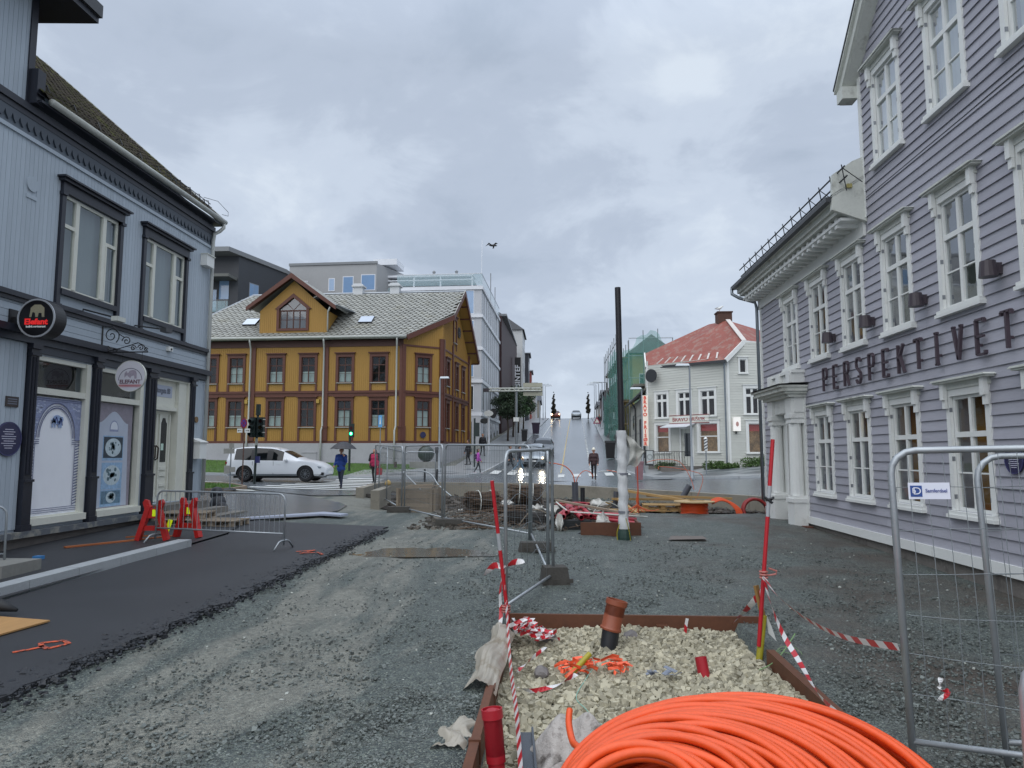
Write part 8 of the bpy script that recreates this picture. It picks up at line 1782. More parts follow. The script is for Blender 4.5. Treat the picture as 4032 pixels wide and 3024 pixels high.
    if bag: blob('backpack',[((-.19*s,-.07*s,1.12*s),(-.19*s,.07*s,1.12*s),.10*s,.10*s,0),((-.18*s,-.06*s,1.32*s),(-.18*s,.06*s,1.32*s),.09*s,.09*s,0)],[mat('bag_'+bag,lin(bag),.7)],t,voxel=.016)
    for k in list(t.keys()):
        if k.startswith('_'): del t[k]
    return t,s
LOC=lambda t,v: tuple(wmat(t)@Vector(v))
um,s=person(-9.35,31.0,rad(-90),1.80,'man in bright blue rain jacket walking under a black umbrella','1d3f86','20283a',hair='2b2422',stride=.30,arms=((.3,.2),(.0,1.0)),holdup='l',coat=.10)
# umbrella (held, so a thing of its own)
ub=thing('umbrella','black umbrella held over the man in the blue jacket','umbrella',LOC(um,(.1,.1,1.4)))
cx_,cy_,cz_=LOC(um,(.10,.12,1.45)); top=Vector((cx_,cy_,cz_+.62)); q=MB(); q.tube([(cx_+.01,cy_,cz_-.10),top],.007,6); q.build('shaft',M_iron,ub); vs=[];K=8
for j in range(5):
    for i in range(K*2):
        a=2*PI*i/(K*2); r=.60*j/4*(1 if i%2==0 else 1-.035*j/4*1.6); vs.append((top.x+r*math.cos(a),top.y+r*math.sin(a),top.z-.31*(j/4)**1.9-.02*(0 if i%2 else 1)*j/4))
q=MB(); q.add(vs,[(j*2*K+i,j*2*K+(i+1)%(2*K),(j+1)*2*K+(i+1)%(2*K),(j+1)*2*K+i) for j in range(4) for i in range(2*K)]); q.build('canopy',mat('umbrella_cloth',lin('26262c'),.5,n=(3,.15)),ub)
for i in range(K): a=2*PI*i/K; q=MB(); q.tube([(top.x,top.y,top.z-.02),(top.x+.32*math.cos(a),top.y+.32*math.sin(a),top.z-.12),(top.x+.60*math.cos(a),top.y+.60*math.sin(a),top.z-.34)],.004,4); q.build('rib',M_zinc,ub)
q=MB(); q.tube([top,top+Vector((0,0,.06))],.006,5); q.build('tip',M_iron,ub)
wo,s=person(-8.85,34.9,rad(-95),1.68,'woman with long dark hair in crimson top and open black coat at the zebra crossing','a01c48','17161a',hair='2c1612',hairlen=.16,stride=.12,arms=((.12,.2),(-.05,.1)),sex='f',coat=.02)
blob('coat',[((-.06,.15,1.40),(-.05,.17,.80),.09,.11,0),((-.06,-.15,1.40),(-.05,-.17,.80),.09,.11,0),((-.09,0,1.38),(-.10,0,.80),.11,.13,0),((0,.2,1.38),(.04,.25,1.12),.068,.06,0),((0,-.2,1.38),(.04,-.25,1.12),.068,.06,0)],[mat('cloth_coat_black',lin('19191d'),.8)],wo,voxel=.016)
bg_=thing('red_bag','red bag carried by the woman in the crimson top','bag',LOC(wo,(0,.3,.7))); q=MB(); a=Vector(LOC(wo,(.05,.27,.62))); q.box(a.x-.13,a.x+.13,a.y-.06,a.y+.06,a.z-.22,a.z+.12); q.build('body',mat('bag_red',lin('a3232e'),.5),bg_); q=MB(); q.tube([(a.x-.08,a.y,a.z+.12),(a.x-.05,a.y,a.z+.26),(a.x+.05,a.y,a.z+.26),(a.x+.08,a.y,a.z+.12)],.008,5); q.build('handle',mat('bag_red'),bg_)
person(-4.5,42.3,rad(15),1.50,'girl in a purple pink jacket with a dark backpack at the kerb','a94aa6','2a2c33',shoe='b9b0b4',hair='3a2822',hairlen=.08,stride=.25,arms=((.3,.3),(-.25,.2)),bag='3a2b4a',sex='f',scale_w=.9)
person(2.15,38.9,rad(-96),1.74,'man in dark brown jacket and pale cap walking toward the viewer on the road','3a2628','1c1b20',shoe='59483a',hat=('d8d4c4','cap'),stride=.22,arms=((.2,.25),(.15,.35)),coat=.04)
person(-2.15,44.6,rad(12),1.70,'walker in dark jacket and pale jeans crossing just in front of the silver car','22242e','5f7688',shoe='c6c6c4',hair='3a2c24',stride=.42,arms=((.35,.3),(-.35,.2)))
person(-2.75,44.9,rad(10),1.72,'second walker in black jacket and dark trousers, left one of the pair crossing','1b1c22','2c3038',shoe='d0d0ce',hair='4a3a2c',stride=.38,arms=((.3,.3),(-.3,.2)))
person(-5.55,55.5,rad(-70),1.78,'man in black jacket walking down the left pavement past the white office building','1c1b20','232227',stride=.25,arms=((.2,.2),(-.2,.2)),z=gz(-5.5,55.5)+.12)
person(-5.75,47.8,rad(160),1.70,'dark clothed figure seen from behind at the corner by the pedestrian signal','1f1e22','1b1b1e',stride=.1,z=gz(-5.7,47.8)+.12)
for k,(x,y) in enumerate(((1.15,96),(7.6,118))): person(x+5.0,y,rad(-90),1.75,['tiny distant figure on the right pavement near the crest','tiny distant figure by the far right houses'][k],'2a2426','232329',z=gz(x+5.,y)+.1)
# ================================================================ cars
M_tyre=mat('tyre_rubber',lin('15161a'),.8,n=(8,.2)); M_rim=mat('alloy_rim',lin('8d9094'),.3,metal=.8); M_cgl=mat('car_glass',lin('0e1215'),.05,spec=.5); M_blkp=mat('black_trim_plastic',lin('191a1d'),.5)
def loft_car(name,label,loc,rz,st,paint,wheels,wr=.34,tread=.80,group=None,lights=(),parts=True,shoulder=.965,cat='car',sub=2):
    """st: stations (x,halfwidth,zbottom,zbelt,zroof,roofhalf); x forward"""
    t=thing(name,label,cat,loc,rz,group); R=wmat(t)
    mb=MB(); n=15; secs=[]
    for x,w_,zb,zs,zr,rw in st:
        h=[(0,zb),(w_*.82,zb),(w_*.985,zb+.10),(w_,(zb+zs)*.5),(w_*shoulder,zs),(rw,zr-.045),(rw*.66,zr),(0,zr+.012)]
        secs.append([(x,y,z) for y,z in h]+[(x,-y,z) for y,z in reversed(h[1:-1])])
    N_=14; vs=[p for s_ in secs for p in s_]; fs=[];mi=[]
    for i in range(len(st)-1):
        gh0=st[i][4]-st[i][3]; gh1=st[i+1][4]-st[i+1][3]; slope=abs(st[i+1][4]-st[i][4])>.16
        for k in range(N_):
            fs.append((i*N_+k,i*N_+(k+1)%N_,(i+1)*N_+(k+1)%N_,(i+1)*N_+k)); m_=0
            if k in (4,9) and max(gh0,gh1)>.22 and min(gh0,gh1)>.20 and st[i][0]>.3: m_=4 if st[i][0] in pillars else 1
            if k in (5,6,7,8) and slope and max(gh0,gh1)>.25: m_=2 if st[i+1][4]<st[i][4] else 3
            mi.append(m_)
    fs.append(tuple(reversed(range(N_)))); fs.append(tuple((len(st)-1)*N_+k for k in range(N_))); mi+=[0,0]
    me=bpy.data.meshes.new('b'); me.from_pydata(vs,[],fs); me.polygons.foreach_set('material_index',mi)
    ms=[paint,M_cgl,M_cgl,M_cgl,M_blkp]
    bm=bmesh.new(); bm.from_mesh(me); bmesh.ops.recalc_face_normals(bm,faces=bm.faces); bm.to_mesh(me); bm.free()
    for m_ in ms: me.materials.append(m_)
    me.update(); at=me.attributes.new('crease_edge','FLOAT','EDGE'); cr_=[]
    for e_ in me.edges:
        a_,b2=e_.vertices; i0,i1=a_//N_,b2//N_; k0,k1=a_%N_,b2%N_; c_=0.
        if k0==k1 and k0 in (4,10): c_=.75
        elif k0==k1 and k0 in (5,9): c_=.45
        elif k0==k1 and k0 in (1,2,12,13): c_=.5
        elif i0==i1 and i0 in (0,len(st)-1): c_=.3
        cr_.append(c_)
    at.data.foreach_set('value',cr_); o=bpy.data.objects.new('b',me); COL.objects.link(o)
    sd_=o.modifiers.new('s','SUBSURF'); sd_.levels=sub; sd_.render_levels=sub
    cm=MB()
    for wx in wheels:
        for s_ in (-1,1): cm.tube([(wx,s_*(tread-.16),wr),(wx,s_*(tread+.25),wr)],wr+.055,28)
    cme=bpy.data.meshes.new('c'); cme.from_pydata(cm.v,[],cm.f)
    bm=bmesh.new(); bm.from_mesh(cme); bmesh.ops.recalc_face_normals(bm,faces=bm.faces); bm.to_mesh(cme); bm.free()
    for m_ in ms: cme.materials.append(m_)
    cme.polygons.foreach_set('material_index',[4]*len(cme.polygons)); co_=bpy.data.objects.new('c',cme); COL.objects.link(co_)
    b_=o.modifiers.new('b','BOOLEAN'); b_.operation='DIFFERENCE'; b_.object=co_; b_.solver='EXACT'
    dg=bpy.context.evaluated_depsgraph_get(); me2=bpy.data.meshes.new_from_object(o.evaluated_get(dg)); bpy.data.objects.remove(o); bpy.data.objects.remove(co_)
    for nm,idx in (('body',(0,4)),('side_window',(1,)),('windscreen',(2,)),('rear_window',(3,))):
        bm=bmesh.new(); bm.from_mesh(me2); bmesh.ops.delete(bm,geom=[f for f in bm.faces if f.material_index not in idx],context='FACES')
        if not bm.faces: bm.free(); continue
        if nm!='body':
            for f in bm.faces: f.material_index=0
            for v in bm.verts: v.co+=v.normal*0.0
        me3=bpy.data.meshes.new(nm); bm.to_mesh(me3); bm.free()
        for m_ in ([paint,paint,paint,paint,M_blkp] if nm=='body' else [M_cgl]): me3.materials.append(m_)
        me3.polygons.foreach_set('use_smooth',[True]*len(me3.polygons)); me3.set_sharp_from_angle(angle=rad(40)); oo=bpy.data.objects.new(nm,me3); COL.objects.link(oo); oo.parent=t
    def bl(mb_,nm,m_,par=t,**k): mb_.v=[tuple(R@Vector(v)) for v in mb_.v]; return mb_.build(nm,m_,par,**k)
    for wx in wheels:
        for s_ in (-1,1):
            y0,y1=s_*(tread-.10),s_*(tread+.10)
            vs=[];nn=28; prof=[(wr*.62,y1-s_*.02),(wr*.93,y1),(wr,y1-s_*.03),(wr,y0),(wr*.6,y0)]; q=MB()
            for r_,y_ in prof: vs+=[(wx+r_*math.cos(2*PI*k/nn),y_,wr+r_*math.sin(2*PI*k/nn)) for k in range(nn)]
            q.add(vs,[(j*nn+k,j*nn+(k+1)%nn,(j+1)*nn+(k+1)%nn,(j+1)*nn+k) for j in range(4) for k in range(nn)]); ty=bl(q,'tyre',M_tyre,smooth=True,auto=40)
            q=MB(); 
            q.disc(wx,wr,wr*.66,y1-s_*.05,y1-s_*.02,24,inner=wr*.58)
            for k in range(10): a=2*PI*k/10; q.beam((wx+.03*math.cos(a),y1-s_*.03,wr+.03*math.sin(a)),(wx+wr*.6*math.cos(a+.12),y1-s_*.03,wr+wr*.6*math.sin(a+.12)),.026,.02)
            q.disc(wx,wr,.045,y1-s_*.05,y1-s_*.01,12); bl(q,'rim',M_rim,ty); q=MB(); q.disc(wx,wr,wr*.58,y1-s_*.10,y1-s_*.08,24); bl(q,'brake_disc',M_blkp,ty); q=MB(); q.disc(wx,wr+.0,wr+.05,s_*(tread-.155),s_*(tread-.12),28); bl(q,'wheel_arch',M_blkp)
    q=MB(); q.box(st[0][0]+.35,st[-1][0]-.35,-tread*.75,tread*.75,.14,.5); bl(q,'underbody',M_blkp)
    return t,bl
pillars=set()
M_cw2=mat('car_white_paint',lin('cfd3d8'),.3,coat=.4)
st=[(0,.66,.42,.80,.92,.5),(.05,.82,.28,.96,1.16,.64),(.14,.90,.24,1.00,1.46,.66),(.42,.93,.24,1.01,1.60,.67),(1.0,.935,.24,.99,1.64,.69),(1.30,.935,.24,.985,1.645,.69),(1.37,.935,.24,.985,1.645,.69),(2.15,.935,.24,.97,1.62,.69),(2.23,.935,.24,.97,1.61,.69),(2.78,.935,.24,.96,1.50,.66),(3.52,.93,.24,.955,1.06,.74),(3.80,.92,.24,.95,1.02,.74),(4.35,.91,.24,.88,.94,.70),(4.68,.84,.20,.72,.80,.60),(4.83,.70,.26,.60,.66,.5),(4.86,.60,.34,.52,.56,.42)]
pillars={1.30,2.15}
cx0=-15.75; cz=gz(-14.3,33.9)+.04
wag,bl=loft_car('white_estate_car','white estate car waiting side on before the yellow house',(cx0,34.2,cz+.03),rad(2.0),st,M_cw2,(.98,3.90),wr=.35,tread=.83)
for s_ in (-1,1):
    bl(MB().prism([(4.22,.63),(4.60,.60),(4.66,.68),(4.20,.75)],s_*.80-.06,s_*.80+.06) if True else None,'headlight',mat('headlight_glass',lin('9aa3ab'),.15,metal=.3)); 
    bl(MB().box(.02,.26,s_*.76-.08,s_*.76+.08,.80,.92),'tail_light',mat('tail_red',lin('7a1418'),.25)); q=MB(); q.tube([(3.02,s_*.86,.96),(2.98,s_*.99,1.0),(2.97,s_*1.06,1.02)],[.05,.085,.05],8); bl(q,'mirror',M_cw2,smooth=True)
    bl(MB().box(1.35,3.5,s_*.90-.02,s_*.90+.015,.26,.32),'sill_trim',mat('chrome_trim',lin('a0a4a8'),.2,metal=.9)); bl(MB().box(.62,3.3,s_*.885-.004,s_*.885+.012,.945,.965),'window_trim',mat('chrome_trim'))
    bl(MB().box(.7,2.6,s_*.56-.02,s_*.56+.02,1.50,1.535),'roof_rail',mat('chrome_trim'))
    for xx in (1.36,2.36): bl(MB().box(xx,xx+.012,s_*.918-.004,s_*.918+.003,.30,.94),'door_seam',M_blkp)
    for xx in (1.55,2.50): bl(MB().box(xx,xx+.2,s_*.92-.01,s_*.92+.018,.80,.83),'door_handle',M_cw2)
    bl(MB().prism([(4.35,.30),(4.74,.26),(4.78,.40),(4.5,.44)],s_*.72-.10,s_*.72+.10),'bumper_vent',M_blkp)
bl(MB().box(4.76,4.845,-.45,.45,.48,.58),'grille',M_blkp); bl(MB().box(4.70,4.84,-.55,.55,.24,.36),'lower_grille',M_blkp); bl(MB().box(4.85,4.88,-.26,.26,.36,.46),'number_plate',M_wht)
# silver car with lit headlights
st2=[(0,.60,.45,.80,.90,.5),(.08,.82,.30,.90,1.15,.60),(.35,.90,.22,.96,1.40,.60),(.9,.92,.18,.95,1.46,.63),(1.9,.92,.18,.93,1.47,.64),(2.0,.92,.18,.93,1.47,.64),(2.6,.92,.18,.92,1.38,.62),(3.35,.92,.18,.93,1.00,.72),(3.6,.91,.18,.91,.97,.72),(4.1,.90,.18,.84,.88,.66),(4.35,.84,.20,.72,.76,.6),(4.46,.70,.26,.62,.66,.5)]
pillars={1.9}
M_sil=mat('car_silver_paint',lin('9aa2a8'),.25,metal=.6,coat=.5)
def slope(x,y,d=2.): return math.atan2(gz(x,y+d)-gz(x,y-d),2*d)
sx_,sy_=-1.42,55.3; silv,bl=loft_car('silver_car','silver car with headlights on coming down the hill street',(sx_,sy_,gz(sx_,sy_)+.05),rad(-91),st2,M_sil,(.85,3.55),wr=.33,tread=.79)
ps_=slope(sx_-.05,sy_-2.2); silv.rotation_euler=(0,ps_,rad(-91.5))
def blx(mb,nm,m_): 
    R=Matrix.Translation(silv.location)@Euler((0,0,rad(-91))).to_matrix().to_4x4(); 
    mb.v=[tuple(v) for v in mb.v]; me=bpy.data.meshes.new(nm); me.from_pydata(mb.v,[],mb.f); me.materials.append(m_); o=bpy.data.objects.new(nm,me); COL.objects.link(o); o.parent=silv; return o
M_hl=mat('headlight_on',lin('ffd9a0'),.3,emis=4.)
for s_ in (-1,1):
    blx(MB().prism([(4.10,.62),(4.37,.58),(4.42,.70),(4.08,.80)],s_*.74-.09,s_*.74+.09),'headlight',mat('headlight_glass')); q=MB(); q.tube([(4.36,s_*.72,.66),(4.44,s_*.72,.655)],.075,14); blx(q,'headlamp_bulb',M_hl)
    q=MB(); q.tube([(2.75,s_*.88,.98),(2.72,s_*1.0,1.02),(2.7,s_*1.07,1.03)],[.05,.09,.05],8); blx(q,'mirror',M_sil)
    ld=bpy.data.lights.new('headlamp_beam','SPOT'); ld.energy=45; ld.spot_size=rad(60); ld.spot_blend=.8; ld.color=(1,.85,.62); ld.shadow_soft_size=.07; lo=bpy.data.objects.new('headlamp_beam',ld); COL.objects.link(lo); lo.parent=silv; lo.location=(4.50,s_*.72,.66); lo.rotation_euler=(0,rad(-90-0),0)
    lo.rotation_euler=Vector((-1,0,.10)).to_track_quat('Z','Y').to_euler()
blx(MB().box(4.40,4.47,-.40,.40,.50,.60),'grille',M_blkp); blx(MB().box(4.38,4.47,-.60,.60,.26,.38),'lower_grille',M_blkp); blx(MB().box(4.47,4.49,-.26,.26,.40,.50),'number_plate',M_wht)
# second car just behind it
sx2,sy2=-.85,62; c2,_b=loft_car('dark_car','dark car half hidden behind the silver car on the hill',(sx2,sy2,gz(sx2,sy2)+.05),rad(-91),st2,mat('car_dark_paint',lin('4a5056'),.25,coat=.5),(.85,3.55),wr=.33,tread=.79); c2.rotation_euler=(0,slope(sx2,sy2-2),rad(-91))
# distant ones at the crest
c3,_b=loft_car('distant_van','distant car with one glaring lamp at the crest, left lane',(.4,135,gz(.4,133)+.05),rad(-91),st2,mat('car_red_paint',lin('7a4036'),.3),(.85,3.55),wr=.33,tread=.79,sub=1)
for s_ in (-1,1): q=MB(); q.tube([(-.0,0,0),(0,0,.01)],.1,8); me=bpy.data.meshes.new('headlamp_bulb'); q=MB(); q.tube([(4.40,s_*.70,.66),(4.5,s_*.70,.66)],.13 if s_<0 else .07,12); me.from_pydata(q.v,[],q.f); me.materials.append(mat('headlight_far',lin('ffe0b0'),.3,emis=14. )); o=bpy.data.objects.new('headlamp_bulb',me); COL.objects.link(o); o.parent=c3
c4,_b=loft_car('distant_car','small distant silver car at the crest, right lane',(4.2,134,gz(4.2,132)+.05),rad(-91),st2,M_sil,(.85,3.55),wr=.33,tread=.79,sub=1)
# ================================================================ street furniture
M_post=mat('painted_grey_post',lin('8b9196'),.4,metal=.4,n=(3,.1)); M_gpost=mat('green_black_post',lin('1e2a28'),.4,n=(3,.15))
def lamp(x,y,h,arm,label,z=None,head=.6,dx=-1,grp='street lamps',zb=None):
    z=gz(x,y)+.1 if z is None else z; t=thing('street_lamp',label,'street lamp',(x,y,z),group=grp); q=MB(); q.lathe([(.13,z),(.13,z+.12),(.085,z+.18),(.075,z+1.1),(.055,z+1.15),(.045,z+h)],(x,y),10); q.build('post',M_post,t,smooth=True,auto=40)
    q=MB(); q.tube([(x,y,z+h),(x+dx*arm,y-.05,z+h+.06)],.035,6); q.build('arm',M_post,t)
    q=MB(); cx1=x+dx*(arm+head/2-.1); q.add([(cx1-head/2,y-.13,z+h+.02),(cx1+head/2,y-.13,z+h+.02),(cx1+head/2,y+.13,z+h+.02),(cx1-head/2,y+.13,z+h+.02),(cx1-head*.42,y-.09,z+h+.13),(cx1+head*.42,y-.09,z+h+.13),(cx1+head*.42,y+.09,z+h+.13),(cx1-head*.42,y+.09,z+h+.13)],[(0,3,2,1),(4,5,6,7),(0,1,5,4),(1,2,6,5),(2,3,7,6),(3,0,4,7)]); q.build('lamp_head',mat('lamp_head_white',lin('c4ccd2'),.35),t); return t
lamp(-6.78,42.0,5.55,.1,'grey street lamp on the left pavement corner before the yellow house',dx=1,head=.55)
lamp(6.95,36.6,5.75,.1,'grey street lamp standing on the right pavement before the corner shop',dx=-1,head=.7)
lamp(5.35,43.5,5.05,.1,'street lamp beside the sandwich board at the left end of the corner shop',dx=-1,head=.7)
for k,(y,sd__) in enumerate(((78,1),(92,1),(106,1),(120,1),(131,1),(112,-1),(124,-1),(133,-1))): 
    x=cx(y)+(hw+.6)*sd__; lamp(x,y,6.0,1.0,f'distant street lamp on the {"right" if sd__>0 else "left"} side, '+['nearest of its row beyond the netting','second of the right row','third of the right row','fourth of the right row','last of the right row before the crest','nearest of the far left row','middle of the far left row','last of the far left row'][k],dx=-sd__,head=.6)
# traffic signal on the grass island
def gpt(u,v,dz=0): return G(u,v,dz)
p=ony(1001,1916,31.5); X0,Y0=p.x,31.5; Z0=gz(X0,Y0)+.08
ts=thing('traffic_signal','traffic signal with two lamp boxes on the grass island by the white car','traffic light',(X0,Y0,Z0)); q=MB(); q.tube([(X0,Y0,Z0),(X0+.06,Y0,Z0+3.55)],.055,10); q.build('post',M_gpost,ts,smooth=True,auto=40)
for k,(dx_,dy_,ang_) in enumerate(((-.16,-.05,-100),(.20,-.05,-60))):
    c=Vector((X0+.05+dx_,Y0+dy_,Z0+2.55)); q=MB(); q.box(c.x-.13,c.x+.13,c.y-.12,c.y+.10,c.z-.45,c.z+.45); bx=q.build('lamp_box',M_gpost,ts)
    for j in range(3):
        zz_=c.z+.29-.29*j; q=MB(); q.tube([(c.x,c.y-.12,zz_),(c.x+(-.06 if k==0 else .06),c.y-.30,zz_-.02)],.10,12,cap=False); q.build('visor',M_gpost,bx); q=MB(); q.disc(c.x,zz_,.085,c.y-.13,c.y-.121,14); q.build('lens',mat(['lens_red_off','lens_amber_off','lens_green_off'][j],lin(['3d1a1a','3f3318','17332a'][j]),.25),bx)
    q=MB(); 
    for j in range(3): q.box(c.x+(-.26 if k==0 else .14),c.x+(-.14 if k==0 else .26),c.y-.2,c.y-.18,c.z+.33-.29*j,c.z+.36-.29*j)
    q.build('hood_edge',mat('pale_hood_edge',lin('b7b6b0'),.5),bx)
q=MB(); q.box(X0+.0,X0+.16,Y0-.1,Y0+.06,Z0+3.1,Z0+3.6); q.build('top_box',M_gpost,ts); q=MB(); q.box(X0+.04,X0+.22,Y0-.09,Y0+.02,Z0+.95,Z0+1.25); q.build('push_button_box',mat('navy_box',lin('2c2f62'),.4),ts)
q=MB(); q.lathe([(.062,Z0+1.75),(.062,Z0+2.05)],(X0+.03,Y0),10); q.build('sticker',mat('pale_sticker',lin('9c9f96'),.5,n=(30,.3)),ts)
# pedestrian signal
X1,Y1=ony(1384,1869,41.5).x,41.0; Z1=gz(X1,Y1)+.1; ps=thing('pedestrian_signal','slim dark pedestrian signal showing green behind the umbrella','traffic light',(X1,Y1,Z1)); q=MB(); q.tube([(X1,Y1,Z1),(X1,Y1,Z1+3.55)],.065,10); q.build('post',M_gpost,ps,smooth=True,auto=40)
q=MB(); q.box(X1+.0,X1+.27,Y1-.26,Y1-.06,Z1+1.95,Z1+2.75); b_=q.build('lamp_box',M_gpost,ps)
q=MB(); q.disc(X1+.135,2.17+Z1,.095,Y1-.275,Y1-.262,18); q.build('lens',mat('green_man_glow',lin('19e08a'),.4,emis=3.2),b_); q=MB(); q.disc(X1+.135,2.5+Z1,.095,Y1-.275,Y1-.262,18); q.build('lens',mat('lens_red_off'),b_)
q=MB(); q.disc(X1+.135,Z1+2.225,.022,Y1-.285,Y1-.276,10); q.prism([(X1+.10,Z1+2.10),(X1+.12,Z1+2.20),(X1+.15,Z1+2.20),(X1+.18,Z1+2.10),(X1+.15,Z1+2.14),(X1+.12,Z1+2.14)],Y1-.285,Y1-.276); q.build('walking_figure',mat('green_man_white',lin('d6fff0'),.4,emis=3.),b_)
# no stopping sign and plates
X2,Y2=ony(955,1900,33.0).x,33.2
X2=ony(955,1850,31.0).x; Y2=31.0; Z2=gz(X2,Y2)+.08; sg=thing('parking_sign','round blue and red no stopping sign with arrow plates, left of the traffic signal','sign',(X2,Y2,Z2)); q=MB(); q.tube([(X2,Y2,Z2),(X2+.02,Y2,Z2+3.0)],.03,8); q.build('post',mat('rust_post',lin('5a4038'),.6,n=(6,.3)),sg)
FZ=Fr(0,Y2-.04,(1,0),(0,-1)); q=MB(FZ); q.disc(X2,Z2+2.72,.21,0,.012,26,sa=.72); q.build('disc',mat('sign_ring_red',lin('8e2448'),.4),sg); q=MB(FZ); q.disc(X2,Z2+2.72,.155,.012,.016,26,sa=.72); q.build('blue_field',mat('sign_blue',lin('4a3a8c'),.4),sg)
q=MB(FZ); q.beam((X2-.10,.018,Z2+2.84),(X2+.10,.018,Z2+2.60),.035,.004,up=(0,-1,0)); q.beam((X2+.10,.018,Z2+2.84),(X2-.10,.018,Z2+2.60),.035,.004,up=(0,-1,0)); q.build('cross',mat('sign_ring_red'),sg)
for dx_ in (-.17,.17):
    q=MB(FZ); q.box(X2+dx_-.12,X2+dx_+.12,.0,.012,Z2+2.30,Z2+2.48); pl_=q.build('arrow_plate',M_wht,sg); q=MB(FZ); s_=1 if dx_>0 else -1; q.box(X2+dx_-.07,X2+dx_+.07,.013,.015,Z2+2.38,Z2+2.40); q.prism([(X2+dx_+s_*.09,Z2+2.39),(X2+dx_+s_*.04,Z2+2.43),(X2+dx_+s_*.04,Z2+2.35)],.013,.015); q.build('arrow',M_iron,pl_)
# stacked grey temporary sign backs
X3=ony(903,1960,28.2).x; Y3=28.2; Z3=gz(X3,Y3)+.08; sg=thing('sign_stack','weathered grey direction plates on a thin post, backs toward the viewer','sign',(X3,Y3,Z3)); q=MB(); q.tube([(X3,Y3,Z3),(X3,Y3,Z3+1.8)],.025,7); q.build('post',M_post,sg)
FZ=Fr(0,Y3-.04,(1,0),(0,-1)); mg_=mat('grey_sign_back',lin('a19f97'),.5,n=(6,.3))
for (a0,a1,z0,z1) in ((-.28,.16,1.46,1.66),(-.24,-.01,.66,.98),(.01,.22,.72,.92),(-.06,.14,1.68,1.88)): MB(FZ).box(X3+a0,X3+a1,0,.02,Z3+z0,Z3+z1).build('plate',mg_,sg)
MB().lathe([(.26,Z3),(.2,Z3+.06),(.05,Z3+.09)],(X3,Y3),12).build('rubber_base',M_blk,sg)
X4=ony(1495,1840,44).x; sg=thing('blue_path_sign','narrow pale blue sign on a thin post by the lawn','sign',(X4,44,gz(X4,44))); q=MB(); q.tube([(X4,44,gz(X4,44)),(X4,44,gz(X4,44)+3.3)],.03,6); q.build('post',M_post,sg); q=MB(); q.box(X4-.12,X4+.12,43.93,43.96,gz(X4,44)+2.6,gz(X4,44)+3.35); q.build('plate',mat('sky_blue_plate',lin('5f9fd0'),.4),sg)
q=MB(); q.disc(X4,0,0.01,0,0) if False else None
q=MB(Fr(0,43.92,(1,0),(0,-1))); q.disc(X4,gz(X4,44)+3.16,.035,0,.01,10); q.prism([(X4-.05,gz(X4,44)+2.78),(X4-.02,gz(X4,44)+3.1),(X4+.02,gz(X4,44)+3.1),(X4+.05,gz(X4,44)+2.78)],0,.01); q.build('walker_symbol',M_wht,sg)
# sphere sculpture
X5,Y5=ony(1677,1833,44.6).x,44.6; Z5=gz(X5,Y5)+.1; sc_=thing('sphere_sculpture','dark green stone sphere on a low grey plinth by the yellow house','sculpture',(X5,Y5,Z5)); q=MB(); q.vprism([(X5-.95,Y5-.5),(X5+.75,Y5-.5),(X5+.95,Y5+.5),(X5-.7,Y5+.5)],Z5-.1,Z5+.38); q.build('plinth',M_conc,sc_)
bm=bmesh.new(); bmesh.ops.create_uvsphere(bm,u_segments=28,v_segments=18,radius=.52); me=bpy.data.meshes.new('sphere'); bm.to_mesh(me); bm.free(); me.materials.append(mat('green_stone',lin('323d38'),.25,n=(3,.35))); me.polygons.foreach_set('use_smooth',[True]*len(me.polygons)); o=bpy.data.objects.new('sphere',me); COL.objects.link(o); o.parent=sc_; o.location=(0,0,.88)
q=MB(); x=ony(1556,1855,44).x; z=gz(x,44)+.05; q.tube([(x,44,z),(x,44,z+.42)],[.10,.09],8); solo(q.build('short_post',mat('brown_post',lin('4a3a34'),.6)),'short brown post on the lawn left of the sphere','post')
q=MB(); x=-7.62; z=gz(-7.62,46.2); q.tube([(x,46.2,z),(x,46.2,z+1.1)],.11,8); q.tube([(x,46.2,z+1.1),(x,46.2,z+1.32)],[.14,.10],8); solo(q.build('dark_pillar',M_gutd),'small dark capped pillar at the plaster corner of the yellow house','post')
# meter cabinet by the lawn
X6=ony(1536,1845,44.4).x
# gantry direction sign over the hill street
gs_=thing('gantry_sign','white lattice arm with pale sign box reaching over the left of the hill street','sign gantry',(-3.9,58,1.9))
def at58(u,v): return ony(u,v,58.)
a=at58(1902,1541); b=at58(2136,1541); post=at58(2033,1730)
q=MB(); q.tube([(post.x,58,gz(post.x,58)),(post.x,58,b.z+.6)],.11,8); q.build('post',M_post,gs_)
q=MB(); zA,zB=at58(1950,1530).z,at58(1950,1540).z
xx0,xx1=at58(1925,1530).x,at58(2130,1530).x
for z_ in (zA,zB): 
    for dy in (-.2,.2): q.tube([(xx0,58+dy,z_),(xx1,58+dy,z_)],.05,5)
k=0; x=xx0
while x<xx1-.3: q.tube([(x,57.8,zA if k%2 else zB),(x+.38,57.8,zB if k%2 else zA)],.03,4); x+=.38; k+=1
q.build('lattice_arm',M_whw,gs_); sp_=at58(2060,1508); se=at58(2136,1558); MB().box(sp_.x,se.x,57.98,58.15,se.z,sp_.z).build('sign_box',mat('sign_back_beige',lin('a5a595'),.5,n=(2,.1)),gs_); MB().box(at58(1904,1541).x,at58(1926,1541).x,57.7,58.3,at58(1904,1543).z,at58(1904,1530).z).build('tip_fitting',mat('dark_lamp_metal'),gs_)
for z_ in (.33,.66): MB().box(sp_.x,se.x,57.96,57.98,se.z+(sp_.z-se.z)*z_-.02,se.z+(sp_.z-se.z)*z_+.02).build('panel_joint',M_gutd,gs_)
